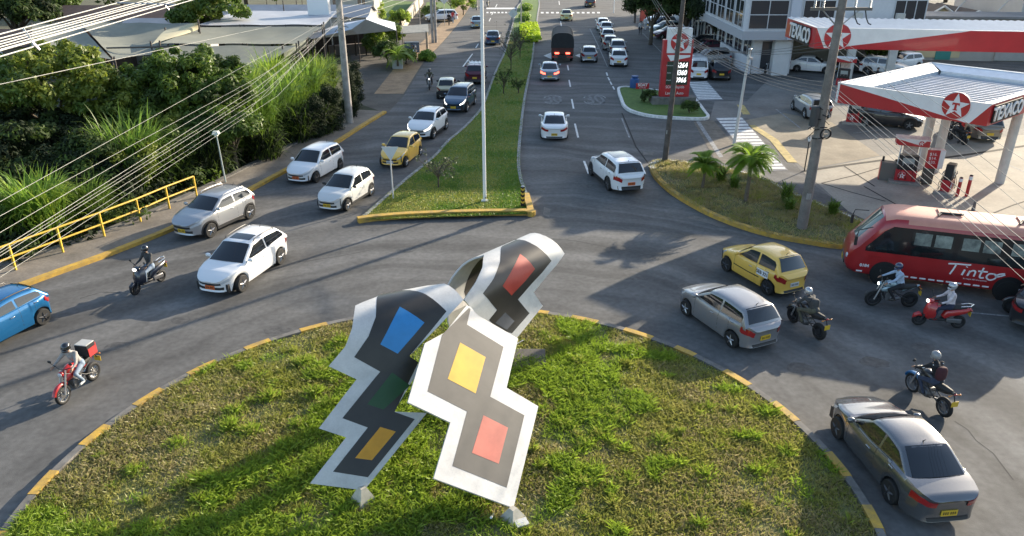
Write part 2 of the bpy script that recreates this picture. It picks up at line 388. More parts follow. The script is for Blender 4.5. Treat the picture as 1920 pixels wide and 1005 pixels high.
# ---- median
ml_px = [(672,418),(715,380),(760,340),(811,298.5),(838,268.7),(860,250),(883,228),(904,200),(923,149.5),(933,125.7),(945,99.8),(957,60),(969,15.5),(978,0)]
mr_px = [(1000,406),(990,370),(978,335),(975,298.5),(979.4,238.8),(986.9,179),(998.8,119),(1003,80.6),(1009,30),(1011,0)]
ML = [P2(G(*p)) for p in ml_px] + [Vector((2.6,200)),Vector((3,300))]; MR = [P2(G(*p)) for p in mr_px] + [Vector((5,200)),Vector((6,300))]
MLs, MRs = smooth_path(ML, 4), smooth_path(MR, 4)
med = MLs + MRs[::-1]
sheet('median_grass', [tuple(p) for p in med], 0.15, GRASSG)
kb = MB(); strip_mb(kb, MLs, 0.0, -0.18, 0, 0.19, 0); strip_mb(kb, MRs, 0.18, 0.0, 0, 0.19, 0)
bot = [ML[0], P2(G(840,408)), MR[0]]
bot = [ML[0]+Vector((0,-.02))] + [P2(G(x, y)) for x, y in [(700,414),(760,409),(840,405.5),(920,403.5),(985,403)]] + [MR[0]+Vector((0,-.02))]
strip_mb(kb, bot, 0.22, -0.10, 0, 0.26, 1)
strip_mb(kb, [MR[0]+Vector((0.02,0)), MR[1]+Vector((0.02,0))], 0.28, -0.04, 0, 0.255, 1)
o = kb.build('median_kerb', [WORN, YEL]); o['kind'] = 'structure'
# median grass blades near its tip
def inpoly(x, y, poly):
    c = np.zeros(len(x), bool); n = len(poly)
    for i in range(n):
        x1, y1 = poly[i][0], poly[i][1]; x2, y2 = poly[(i+1)%n][0], poly[(i+1)%n][1]
        m = ((y1 > y) != (y2 > y)) & (x < (x2-x1)*(y-y1)/(y2-y1+1e-12)+x1); c ^= m
    return c
X = RNG.uniform(-8,6,260000); Y = 33.5+60*RNG.random(260000)**1.6; k = inpoly(X,Y,med); X, Y = X[k], Y[k]; nn = vnoise(X,Y,1.6,9)
V, F, mi = blades(np.c_[X,Y], np.full(len(X),.15), RNG.uniform(.03,.09,len(X))*(0.7+.5*nn), RNG.uniform(.02,.05,len(X)), 0.9, np.where(RNG.random(len(X)) < np.clip((nn-.3)*1.6,.1,.9),1,0))
o = qmesh('median_grass_blades', V, F, [GR_A, leafy('grass_median', (0.13,0.23,0.03), (0.10,0.18,0.025), 1), GR_C], mi=mi); tag(o, 'short green grass covering the long median strip', 'grass', kind='stuff')
# ---- left pavement with yellow kerb, ravine edge wall
kb = MB(); kp = smooth_path(LK, 5); strip_mb(kb, kp, 0.0, 0.30, 0, 0.16, 0)
o = kb.build('left_kerb', YEL); o['kind'] = 'structure'
sw = offset(kp, 0.30); so = offset(kp, 2.35)
strip_sheet('sidewalk', kp, 0.29, 2.36, 0.148, CONC2)
kb = MB(); strip_mb(kb, so, 0.0, 0.35, -0.3, 0.20, 0); o = kb.build('sidewalk_edge', KERBC); o['kind'] = 'structure'
far = offset(kp, 60)
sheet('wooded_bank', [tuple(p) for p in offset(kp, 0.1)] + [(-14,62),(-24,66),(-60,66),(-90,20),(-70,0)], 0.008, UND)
# driveway and dusty verge beyond the pole
vg = [P2(G(*p)) for p in [(727,212),(760,176),(800,112),(822,90),(850,58),(870,32),(890,0)]]
lot = vg + [Vector((-22,147)), Vector((-22,105)), P2(G(660,120)), P2(G(640,180)), P2(G(668,240))]
sheet('driveway', [tuple(p) for p in lot], 0.006, ASPH2)
st = smooth_path(vg[1:], 4); strip_sheet('dirt_verge', st, 0.15, 2.6, 0.012, DIRT)
# ---- palm bed (island beside the station entry)
pb_px = [(1217,313),(1219,322),(1226,335),(1240,350),(1262,368),(1300,391),(1340,411),(1390,430),(1450,447),(1510,458),(1560,466),(1610,470)]
pb_far = [(1660,440),(1590,409),(1530,385),(1480,364),(1440,343),(1395,328),(1340,316),(1290,309),(1250,305),(1228,306)]
PB = [P2(G(*p)) for p in pb_px]; PF = [P2(G(*p)) for p in pb_far]
PBs, PFs = smooth_path(PB, 4), smooth_path(PF, 4)
bedg = M('dry_bed_turf', (0.13,0.115,0.055), .95, var=.45, vs=1.0, bump=.7, bs=18, col2=(0.10,0.125,0.025), fine=.3)
sheet('palm_bed', [tuple(p) for p in PBs+PFs], 0.15, bedg)
kb = MB(); strip_mb(kb, PBs, 0.0, 0.28, 0, 0.20, 0); strip_mb(kb, PFs, 0.0, 0.15, 0, 0.19, 1)
strip_mb(kb, [PFs[-1], PBs[0], PBs[4]], 0.005, 0.30, 0, 0.206, 1)
o = kb.build('palm_bed_kerb', [YEL, WHT]); o['kind'] = 'structure'
X = RNG.uniform(6,24,200000); Y = RNG.uniform(28,44,200000); pbp = PBs+PFs; k = inpoly(X,Y,pbp); X, Y = X[k], Y[k]; nn = .6*vnoise(X,Y,1.8,19)+.4*vnoise(X,Y,.5,20); k = (nn > .36) | (RNG.random(len(nn)) < .15); X, Y, nn = X[k], Y[k], nn[k]
V, F, mi = blades(np.c_[X,Y], np.full(len(X),.15), RNG.uniform(.05,.16,len(X)), RNG.uniform(.02,.04,len(X)), 0.9, np.where(RNG.random(len(X)) < np.clip((nn-.4)*3,.15,.9),0,2))
o = qmesh('bed_grass', V, F, [GR_A, GR_B, GR_C], mi=mi); tag(o, 'patchy yellow green grass in the palm bed', 'grass', kind='stuff')
# ---- small bed of the price sign
sb = [(1157,170),(1162,188),(1169,203),(1187,213),(1222,221),(1276,225),(1318,226),(1330,222),(1324,213),(1306,190),(1291,183),(1260,176),(1229,171.6),(1200,168),(1181,165.7),(1165,166)]
SB = smooth_path([P2(G(*p)) for p in sb], 4, closed=True)
sheet('sign_bed', [tuple(p) for p in SB], 0.14, GRASSG)
kb = MB(); strip_mb(kb, SB, 0.0, 0.22, 0, 0.20, 0, closed=True); o = kb.build('sign_bed_kerb', WHT); o['kind'] = 'structure'
# ---- station forecourt
fc = [(1330,227),(1400,222),(1425,232),(1500,318),(1530,350),(1590,392),(1660,430),(2100,640),(2300,500),(2100,160),(1700,150),(1500,150),(1440,150),(1400,190),(1340,190)]
FC = [P2(G(*p)) for p in fc]
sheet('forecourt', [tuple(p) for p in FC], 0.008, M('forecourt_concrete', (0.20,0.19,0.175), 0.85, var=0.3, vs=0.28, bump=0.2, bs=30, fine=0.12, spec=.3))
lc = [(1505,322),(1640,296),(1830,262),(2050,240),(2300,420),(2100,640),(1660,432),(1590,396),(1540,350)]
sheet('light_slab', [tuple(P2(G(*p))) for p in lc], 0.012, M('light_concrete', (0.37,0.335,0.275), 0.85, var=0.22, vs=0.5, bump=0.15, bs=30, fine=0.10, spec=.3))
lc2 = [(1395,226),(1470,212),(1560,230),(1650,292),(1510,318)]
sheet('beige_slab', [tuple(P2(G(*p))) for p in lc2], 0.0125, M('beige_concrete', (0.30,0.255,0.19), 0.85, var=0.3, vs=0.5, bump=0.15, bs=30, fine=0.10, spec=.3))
def paint(name, quads, mat, z):
    mb = MB()
    for q in quads:
        vs = [tuple(P2(G(*p))) + (z,) for p in q]; mb.add(vs, [tuple(range(len(vs)))], 0)
    o = mb.build(name, mat, smooth=False); 
    for p in o.data.polygons:
        if p.normal.z < 0: p.flip()
    o['kind'] = 'structure'; return o
def lines(name, segs, w, mat, z):
    mb = MB()
    for s_ in segs:
        pts = [P2(G(*p)) for p in s_]; a, b = offset(pts, w/2), offset(pts, -w/2)
        for i in range(len(pts)-1): mb.add([(a[i].x,a[i].y,z),(b[i].x,b[i].y,z),(b[i+1].x,b[i+1].y,z),(a[i+1].x,a[i+1].y,z)], [(0,1,2,3)])
    o = mb.build(name, mat, smooth=False)
    for p in o.data.polygons:
        if p.normal.z < 0: p.flip()
    o['kind'] = 'structure'; return o
DRAIN = M('drain_channel', (0.015,0.014,0.013), .9)
lines('forecourt_drain', [[(1505,322),(1570,312),(1660,300)],[(1745,300),(1830,288),(1960,268)]], 0.28, DRAIN, 0.018)
lines('slab_joints', [[(1540,344),(1600,330),(1650,315)],[(1540,344),(1600,362),(1660,378)],[(1858,402),(1900,385),(1960,366)],[(1620,350),(1700,395)],[(1580,310),(1640,350)]], 0.09, DRAIN, 0.0185)
lines('forecourt_markings', [[(1455,205),(1500,240),(1540,236)],[(1870,300),(1925,325)],[(1600,250),(1720,236)],[(1740,235),(1900,215)]], 0.12, WORN, 0.019)
lines('yellow_line', [[(1388,197),(1400,215)],[(1408,235),(1450,262),(1486,305)]], 0.55, M('faded_yellow', (0.50,0.38,0.14), .8, var=.4, vs=2), 0.020)
# zebra walkways of white bars
def zebra(a, b, c, d, n, z=0.022):
    q = []
    for i in range(n):
        t0, t1 = i/n, (i+0.66)/n
        L = lambda p, q_, t: (p[0]+(q_[0]-p[0])*t, p[1]+(q_[1]-p[1])*t)
        q.append([L(a,d,t0), L(b,c,t0), L(b,c,t1), L(a,d,t1)])
    return q
zm = M('zebra_base', (0.20,0.20,0.21), .8, var=.2, vs=2)
sheet('crosswalk_base', [tuple(P2(G(*p))) for p in [(1341,221),(1392,220),(1478,320),(1424,322)]], 0.020, zm)
sheet('crosswalk_base_far', [tuple(P2(G(*p))) for p in [(1290,154),(1326,152),(1357,188),(1308,189)]], 0.020, zm)
paint('crosswalk', zebra((1343,222),(1391,221),(1475,319),(1426,320),17), WHT, 0.024)
paint('crosswalk_far', zebra((1291,155),(1325,153),(1355,187),(1310,188),11), WHT, 0.024)
paint('paving_strip', [[(1300,228),(1338,226),(1400,300),(1385,318),(1340,300)]], M('paver', (0.17,0.145,0.115), .9, var=.4, vs=2), 0.016)
paint('white_edge', [[(1305,228),(1312,228),(1356,294),(1348,296)]], WORN, 0.020)
# lane markings
def dash(x0,y0,x1,y1): return [(x0,y0),(x1,y1)]
lines('lane_dashes', [dash(1078,232,1084,258),dash(1072,186,1075.5,204),dash(1067,150,1069.5,163),dash(1064,122,1066,132),dash(1095,302,1104,326),dash(1051,40,1053,51),dash(1059,50,1063,60),dash(1048,2,1049,9),
     dash(1137,136,1139,142),dash(1140,145,1143,151),dash(1144,153,1147,159),dash(1149,162,1152,168),
     dash(868,125,886,101),dash(892,90,897,82),dash(901,72,905,64),dash(917,40,920,34),dash(922,28,925,22),dash(929,14,932,8)], 0.13, WHT, 0.009)
lines('lane_lines', [[(1106,54),(1120,82),(1139,125)],[(1205,62),(1236,94),(1270,130)],[(1166,222),(1180,258)],[(1064,79),(1112,79)],[(1011,34),(1100,34)],[(1011,42),(1100,42)],
     [(1040,56),(1110,50),(1185,40)],[(1600,462),(1500,452),(1400,430)],[(1790,584),(1860,590),(1925,596)]], 0.10, WORN, 0.0092)
lines('kerb_gutter', [[(1166,212),(1178,240),(1192,275)],[(1192,275),(1215,306)]], 0.10, DRAIN, 0.0094)
bars = []
for i in range(12): x = 1014+i*9.6; bars.append([(x,22.6),(x+5,22.6),(x+5.2,25.2),(x+.2,25.2)])
for i in range(9): x = 912+i*7; bars.append([(x,22.4),(x+4,22.4),(x+4,24.8),(x,24.8)])
bars.append([(912,14.5),(968,14.5),(968,17.2),(912,17.2)])
bars.append([(1019,104.5),(1034,98.5),(1034,111)]); bars.append([(1078,104),(1090,100),(1090,109)])
paint('road_bars', bars, WHT, 0.010)
# worn numbers on the two lanes and a patched manhole cover
def ell_line(cx, cy, rx, ry, a0, a1, n=10): return [(cx+rx*math.cos(math.radians(a0+(a1-a0)*i/n)), cy+ry*math.sin(math.radians(a0+(a1-a0)*i/n))) for i in range(n+1)]
wn = [ell_line(1115,187,21,9,20,160), ell_line(1115,187,22,9,200,340), ell_line(1037,187,18,8,200,330), ell_line(1037,187,18,8,30,150)]
lines('worn_circles', wn, 0.10, WORN, 0.010)
num = M('faded_number', (0.22,0.22,0.22), .85, var=.5, vs=5, col2=(0.10,0.10,0.10))
for px, py, s_ in ((1115,187,1.0),(1037,187,.9)):
    c = G(px, py); o = put_text('30', 2.0*s_, num, frame((c.x,c.y,0.010), (1,0.05,0), (0,1,0)) @ Matrix.Diagonal((.8,2.1,1,1)), None, name='road_number', depth=0.0, bold=.03); o['kind'] = 'structure'
mh = MB(); c = G(1352,420); mh.lathe([(0.001,0.011),(0.42,0.011),(0.42,0.004)], (c.x,c.y,0), 24); o = mh.build('manhole_cover', M('iron_cover',(0.10,0.095,0.09),.6,var=.3,vs=8)); tag(o, 'round iron cover in the asphalt below the palm bed kerb', 'manhole cover')
patch = M('asphalt_patch', (0.15,0.14,0.125), .9, var=.3, vs=3, fine=.2)
paint('road_patches', [[(1285,408),(1300,404),(1390,424),(1350,424)],[(1020,388),(1032,392),(1030,408),(1018,402)],[(1205,284),(1226,285),(1224,291),(1206,290)]], patch, 0.0065)
CRACK = M('sealed_crack', (0.035,0.034,0.033), .9)
lines('road_cracks', [[(1000,445),(1080,452),(1170,470),(1230,480)],[(1790,790),(1815,806),(1830,826),(1862,850),(1900,900)],[(560,492),(640,480),(700,468)],[(150,560),(190,548),(225,549)]], 0.03, CRACK, 0.0070)

STAIN = M('oil_stain', (.075,.072,.068), .7, var=.5, vs=5)
mb = MB(); rs = np.random.default_rng(11)
for px, py, r_ in [(1300,540,.5),(1190,520,.3),(980,470,.4),(760,470,.35),(520,620,.4),(340,600,.3),(1500,690,.35),(1640,680,.4),(1100,350,.35),(1060,300,.3),(1030,200,.4),(1120,200,.4),(700,430,.3),(820,250,.35),(1730,650,.3),(220,650,.35)]:
    c = G(px, py); k = 14; pts = [(c.x + r_*(1+.5*rs.random())*math.cos(a)*1.0, c.y + r_*(.6+.5*rs.random())*math.sin(a), .0068) for a in np.linspace(0, 2*math.pi, k, endpoint=False)]; mb.add([(c.x,c.y,.0068)]+pts, [(0,1+i,1+(i+1)%k) for i in range(k)])
o = mb.build('oil_stains', STAIN, smooth=False); o['kind'] = 'structure'
# ------------------------------------------------------------------ cars
GLASS = M('tinted_glass', (0.012,0.014,0.017), 0.04, spec=0.9)
GLASSC = M('clear_car_glass', (0.035,0.042,0.045), 0.05, spec=0.9)
CHROME = M('chrome', (0.6,0.6,0.6), 0.2, metal=1.0)
RIM = M('alloy', (0.35,0.35,0.36), 0.35, metal=0.8)
RIMD = M('dark_alloy', (0.06,0.06,0.065), 0.4, metal=0.5)
HEADL = M('headlamp_glass', (0.50,0.53,0.56), 0.1, coat=1.0)
HEADLON = M('lit_headlamp', (0.8,0.8,0.78), 0.2, emit=(1,0.96,0.88), es=1.6)
TAILL = M('tail_lamp', (0.30,0.012,0.012), 0.15, coat=1.0)
TAILON = M('lit_tail_lamp', (0.5,0.02,0.02), 0.2, emit=(1,0.10,0.06), es=3.0)
PLATE_Y = M('number_plate_yellow', (0.62,0.40,0.03), 0.5); PLATE_W = M('number_plate_white', (0.6,0.6,0.6), 0.5); PLATE_O = M('number_plate_orange', (0.62,0.13,0.03), .5)
INK = M('black_ink', (0.01,0.01,0.01), .6)
def paintm(n, c, metal=0.0, rough=0.32): return M('car_paint_'+n, c, rough, metal=metal, coat=0.8)
CP = dict(white=paintm('white', (0.74,0.745,0.75)), silver=paintm('silver', (0.40,0.405,0.415), .45), grey=paintm('grey', (0.17,0.172,0.178), .7, .22), steel=paintm('steel', (0.27,0.27,0.28), .45),
    yellow=paintm('yellow', (0.74,0.44,0.06)), taxi=paintm('taxi', (0.80,0.49,0.085)), cream=paintm('cream', (0.62,0.55,0.38)), blue=paintm('blue', (0.008,0.12,0.30), .4), navy=paintm('navy', (0.03,0.075,0.13), .3),
    maroon=paintm('maroon', (0.10,0.02,0.035), .2), black=paintm('black', (0.016,0.016,0.018)), night=paintm('night', (.008,.012,.024)), teal=paintm('teal', (0.30,0.40,0.44), .35), red=paintm('red', (0.42,0.02,0.02)), darkblue=paintm('dark_blue', (0.05,0.09,0.16), .3))
def lerp(a, b, t): return a + (b-a)*t
def pw(prof, x):
    """smooth piecewise interpolation, prof sorted by x"""
    if x <= prof[0][0]: return prof[0][1]
    for (x0, z0), (x1, z1) in zip(prof, prof[1:]):
        if x <= x1: t = (x-x0)/(x1-x0); t = t*t*(3-2*t)*.5 + t*.5; return z0+(z1-z0)*t
    return prof[-1][1]
STY = {
 'hatch': dict(L=3.9,W=1.70,H=1.50,wb=2.48,fo=.74,wr=.295,cowl=-1.02,wsr=-1.78,re=.42,rb=.06,zc=.99,zh=.74,zb=.94,zr=1.02,zt=1.0,sill=.20),
 'sedan': dict(L=4.45,W=1.77,H=1.46,wb=2.6,fo=.85,wr=.31,cowl=-1.22,wsr=-2.02,re=1.20,rb=.52,zc=.97,zh=.72,zb=.93,zr=1.04,zt=.98,sill=.20),
 'suv': dict(L=4.3,W=1.82,H=1.64,wb=2.62,fo=.82,wr=.345,cowl=-1.12,wsr=-1.88,re=.44,rb=.08,zc=1.12,zh=.86,zb=1.06,zr=1.12,zt=1.10,sill=.27),
 'cross': dict(L=4.35,W=1.80,H=1.56,wb=2.70,fo=.78,wr=.34,cowl=-1.05,wsr=-1.95,re=.60,rb=.10,zc=1.02,zh=.78,zb=.99,zr=1.08,zt=1.05,sill=.22),
 'van': dict(L=4.2,W=1.70,H=1.80,wb=2.5,fo=.7,wr=.31,cowl=-.75,wsr=-1.35,re=.22,rb=.06,zc=1.12,zh=.92,zb=1.06,zr=1.10,zt=1.08,sill=.24),
}
def make_car(label, cat, style, paint, pos, ang, group=None, rim=RIM, roof=None, glass=GLASS, lights=False, brake=False, plate_f=PLATE_Y, plate_r=PLATE_Y, rails=None, clad=False, sunroof=False, name=None, detail=2, panroof=None, stripe=None, text=None, roofitems=None, steer=0.0, **ov):
    P = dict(STY[style]); P.update(ov); L, W, H = P['L'], P['W'], P['H']; a = L/2; b = W/2
    xf = a - P['fo']; xr = xf - P['wb']; wr = P['wr']; Ra = wr + .065; sill = P['sill']
    pm = CP[paint] if isinstance(paint, str) else paint
    root = thing(name or cat.replace(' ', '_'), label, cat, (pos[0], pos[1], 0.004), ang, group)
    c0, w1, r0, r1 = a+P['cowl'], a+P['wsr'], -a+P['re'], -a+P['rb']
    top = [(-a, P['zt']-.10), (-a+.10, P['zt']), (r1+.05, P['zr']+.0), (r0, P['zr']), (0, P['zb']+.02), (c0, P['zc']), (lerp(c0, a, .5), lerp(P['zc'], P['zh'], .40)), (a-.18, P['zh']+.02), (a, P['zh']-.10)]
    if style in ('hatch', 'suv', 'cross', 'van'): top = [(-a, P['zt']-.16), (-a+.08, P['zt']-.02), (-a+.3, P['zr']), (0, P['zb']+.02), (c0, P['zc']), (lerp(c0, a, .5), lerp(P['zc'], P['zh'], .40)), (a-.18, P['zh']+.02), (a, P['zh']-.10)]
    def zlow(x):
        z = sill + (0.05 if abs(x) > a-.3 else 0)
        for xw in (xf, xr):
            d = Ra*Ra - (x-xw)**2
            if d > 0: z = max(z, wr + math.sqrt(d))
        return z
    def hw(x):
        p = 3.8 if x > 0 else 6.0
        return b*(1-min(.9999, abs(x)/a)**p)**(1/p)
    def endx(y, s):
        p = 3.8 if s > 0 else 6.0
        return s*a*(1-min(.9999, abs(y)/b)**p)**(1/p)
    xs = []
    ye = [0, .25, .45, .6, .72, .81]
    half = [(endx(y*b, 1), y*b) for y in ye]
    xstart = endx(.86*b, 1); xend = endx(.86*b, -1)
    xset = set(np.round(np.linspace(xstart, xend, 20), 3))
    for xw in (xf, xr):
        for k in range(-6, 7): xset.add(round(xw+Ra*math.sin(k/6*math.pi/2)*1.0, 3))
        xset.add(round(xw+Ra+.004, 3)); xset.add(round(xw-Ra-.004, 3))
    xl = sorted([x for x in xset if xend <= x <= xstart], reverse=True)
    half += [(x, hw(x)) for x in xl]; half += [(endx(y*b, -1), y*b) for y in ye[::-1]]
    TT = [(-.001, .86, -.05), (0, .955, -.05), (.13, .985, -.005), (.34, 1.0, 0), (.55, 1.0, -.012), (.78, .985, -.03), (.93, .955, -.055), (1.0, .915, -.10)]
    def S(x, y, t):
        """point on the body side: outline (x,y), height fraction t"""
        wv = np.interp(t, [q[0] for q in TT], [q[1] for q in TT]); ev = np.interp(t, [q[0] for q in TT], [q[2] for q in TT])
        zl, zt = zlow(x), pw(top, x); z = lerp(zl, zt, max(t, 0))
        # keep rows level away from the arches
        e = max(0.0, (abs(x)-(a-.55))/.55); xx = x + math.copysign(ev*e, x)
        return Vector((xx, y*wv, z))
    rows = []
    for t, _, _ in TT:
        R_ = [S(x, y, t) for x, y in half]
        L_ = [Vector((p.x, -p.y, p.z)) for p in R_[1:-1]][::-1]
        rows.append(R_ + L_)
    mb = MB(); mb.grid(rows, 0, closed=True)
    # bonnet, belt and deck surface
    tr = rows[-1]; k = len(half); rows2 = []
    for i in range(1, k-1):
        p = tr[i]; cr = .035 if p.x > c0 else .02
        rows2.append([Vector((p.x - 0*f, p.y*f, p.z + cr*(1-f*f))) for f in (1, .82, .5, 0, -.5, -.82, -1)])
    mb.grid(rows2, 0)
    for q, rr in ((0, rows2[0]), (k-1, rows2[-1])): mb.add([tr[q]] + rr, [(0, j+1, j+2) for j in range(6)], 0)
    body = mb.build('body', pm, root, ang=38)
    # floor
    ub = MB(); ub.box(((xf+xr)/2, 0, sill+.16), (L-.35, W*.76, .34)); ub.box(((xf+xr)/2, 0, sill+.36), (P['wb']+.9, W*.80, .34)); ub.build('underbody', DARK, root, smooth=False)
    # cabin
    hb = b*.905; hr = b*(.70 if style != 'van' else .80); zb0 = min(P['zb'], P['zc'])-.06
    zroof = H
    prof = []                      # (x, z, halfwidth)
    for i in range(7): t = i/6; prof.append((lerp(c0+.02, w1, t) , lerp(P['zc']-.02, zroof-.035, t**.92)))
    nr = 7
    for i in range(1, nr): t = i/nr; prof.append((lerp(w1, r0, t), zroof-.035+.05*math.sin(math.pi*min(1, t*1.05+.02))*(1)))
    for i in range(7): t = i/6; prof.append((lerp(r0, r1, t), lerp(zroof-.035, P['zr']-.02, t**(1.15 if style!='sedan' else 1.0))))
    def hwz(z): return lerp(hb, hr, max(0, min(1, (z-P['zb'])/(zroof-P['zb'])))**1.12)
    FR = (1, .96, .85, .6, .3, 0, -.3, -.6, -.85, -.96, -1)
    crw = []
    for i, (x, z) in enumerate(prof):
        w_ = hwz(z); slope = 1 if i < 6 else (-1 if i > 6+nr-1 else 0); cv = .10 if slope > 0 else (-.06 if slope < 0 else 0)
        crw.append([Vector((x - cv*(f*f)*1.0 + cv*.25, w_*f, z - .045*abs(f)**6 + .015*(1-f*f))) for f in FR])
    cb = MB(); cb.grid(crw, 0)
    for sgn, j in ((1, 0), (-1, len(FR)-1)):
        for i in range(len(crw)-1):
            p, q = crw[i][j], crw[i+1][j]; n = 6; col = []
            for e in (p, q): col.append([Vector((e.x, sgn*hwz(lerp(zb0, e.z, s/n)) if s < n else e.y, lerp(zb0, e.z, s/n))) for s in range(n+1)])
            cb.grid(col, 0)
    cabin = cb.build('cabin', roof or pm, root, ang=50)
    def ztop(x):
        xs_ = [r[0].x for r in crw]; zs = [r[0].z for r in crw]
        for i in range(len(xs_)-1):
            if xs_[i] >= x >= xs_[i+1]: return lerp(zs[i], zs[i+1], (xs_[i]-x)/(xs_[i]-xs_[i+1]+1e-9))
        return P['zb']
    def sidewin(x0, x1, s):
        """side pane between x0 (front) and x1 (rear)"""
        n = 8; A = []; B = []
        for i in range(n+1):
            x = lerp(x0, x1, i/n); zt = ztop(x)-.075; zl = pw(top, x)+.035
            zl = min(zl, zt-.004); A.append((x, zl)); B.append((x, zt))
        rows = []
        for jj in range(4):
            t = jj/3; rows.append([Vector((A[i][0], s*(hwz(lerp(A[i][1], B[i][1], t))+.007), lerp(A[i][1], B[i][1], t))) for i in range(n+1)])
        m = MB(); m.grid(rows, 0)
        pr = m.build('side_window', glass, root, ang=60)
        return pr
    bx = lerp(w1, r0, .47)
    bx = (c0+r1)/2 - .05
    for s in (1, -1):
        sidewin(lerp(c0, w1, .30), bx+.045, s)
        if style == 'sedan': sidewin(bx-.045, lerp(r0, r1, .42), s)
        elif style == 'cross': sidewin(bx-.045, lerp(r0, r1, -.12), s); sidewin(lerp(r0, r1, -.28), lerp(r0, r1, .38), s) if detail > 1 else 0
        else: sidewin(bx-.045, lerp(r0, r1, .10), s)
    def facewin(name, i0, i1, m0, m1, f0, f1, off):
        rows = []
        for i in range(7):
            t = lerp(m0, m1, i/6); kk = i0 + t*(i1-i0); u = int(min(max(math.floor(kk), min(i0, i1)), max(i0, i1)-1)); fr = kk-u
            w_ = lerp(f0, f1, i/6); row = []
            for f in (-1, -.8, -.4, 0, .4, .8, 1):
                ff = f*w_; js = (1-ff)/2
                xs_ = [np.interp(-ff, [-q for q in FR], [getattr(crw[r][j], ax) for j in range(len(FR))]) for r in (u, u+1) for ax in 'xyz']
                p = Vector([lerp(xs_[q], xs_[q+3], fr) for q in range(3)]); row.append(p+off)
            rows.append(row)
        m = MB(); m.grid(rows, 0); return m.build(name, glass, root, ang=60)
    facewin('windshield', 0, 6, .06, .95, .92, .90, Vector((.012, 0, .012)))
    e = len(crw)-1
    facewin('rear_window', e, 6+nr-1, .12 if style != 'sedan' else .05, .90, .86, .86, Vector((-.014, 0, .012)))
    # bumpers, lamps, grille, plates drawn on the body surface
    def patch(name, mat, y0, y1, t0, t1, s, off=.012, ny=6, nt=4, cut=0.0, parent=root, taper=0.0):
        rows = []; H_ = half if s > 0 else half[::-1]; cum = [0.0]
        for q0, q1 in zip(H_, H_[1:]): cum.append(cum[-1] + math.hypot(q1[0]-q0[0], q1[1]-q0[1]))
        for i in range(nt+1):
            tt = i/nt; row = []
            for j in range(ny+1):
                yy = lerp(y0 + taper*(1-tt), y1, j/ny); d_ = abs(yy)
                x = float(np.interp(d_, cum, [q[0] for q in H_])); y = float(np.interp(d_, cum, [q[1] for q in H_]))
                p = S(x, y, lerp(t0, t1, tt) + cut*(j/ny)); p.y = math.copysign(p.y, yy)
                sd = min(1.0, max(0.0, (d_-.55*b)/(.6*b)))
                row.append(p + Vector((s*off*(1-sd), math.copysign(off*sd, yy), 0)))
            rows.append(row)
        m = MB(); m.grid(rows, 0); m.grid([[v - Vector((s*off*1.6,0,0)) for v in rows[0]], rows[0]], 0); m.grid([rows[-1], [v - Vector((s*off*1.6,0,0)) for v in rows[-1]]], 0)
        return m.build(name, mat, parent, ang=50)
    hm = HEADLON if lights else HEADL; tm = TAILON if brake else TAILL
    for s in (1, -1):
        patch('headlight', hm, s*.56*b, s*1.30*b, .68, .86, 1, cut=.06)
        if style == 'sedan': patch('taillight', tm, s*.44*b, s*1.16*b, .66, .88, -1, off=.022)
        else: patch('taillight', tm, s*.58*b, s*1.14*b, .62, .90, -1, off=.022)
    patch('grille', DARK, -.52*b, .52*b, .62, .80, 1)
    patch('front_bumper_intake', DARK, -.62*b, .62*b, .16, .40, 1)
    if clad or style in ('suv',): patch('rear_bumper_trim', DARK, -.81*b, .81*b, .0, .28, -1)
    else: patch('rear_bumper_trim', DARK, -.6*b, .6*b, .02, .16, -1)
    def plate(mat, s, t):
        p = S(endx(0, s), 0, t); m = MB(); m.box((p.x + s*.022, 0, p.z), (.02, .40, .16)); q = m.build('licence_plate', mat, root, smooth=False)
        if detail > 2:
            m = MB()
            for j in range(6): m.box((p.x + s*.034, (-2.5+j)*.052 + (.012 if j > 2 else -.012), p.z), (.004, .026, .075))
            m.build('plate_characters', INK, q, smooth=False)
    plate(plate_f, 1, .40); plate(plate_r, -1, .50 if style != 'sedan' else .36)
    for s in (1, -1):
        x = lerp(c0, w1, .34); z = P['zc']+.02
        m = MB(); m.ell((x, s*(b*.90+.14), z+.05), (.07, .11, .075), 0, 10, 7, p=.8); m.box((x, s*(b*.90+.02), z), (.05, .14, .04)); m.build('side_mirror', (pm if paint != 'cream' else DARK) if not clad else DARK, root)
        if detail > 1:
            for xx in (lerp(c0, bx, .78), lerp(bx, r1, .52)):
                p = S(xx, hw(xx), .80); m = MB(); m.box((xx, s*(p.y+.012), p.z), (.17, .03, .03)); m.build('door_handle', CHROME if detail > 2 else pm, root, bevel=.008)
            for xx in (xf-Ra-.12, bx, xr+Ra*.55):
                m = MB(); pts = []
                for t in (.0, .2, .4, .6, .8, .93, 1.0):
                    p = S(xx, hw(xx), max(t, .02)); pts.append(Vector((p.x, s*(p.y+.0015), p.z)))
                m.grid([[q+Vector((-.006,0,0)) for q in pts], [q+Vector((.006,0,0)) for q in pts]], 0)
                m.build('door_gap', DRK, root, smooth=False)
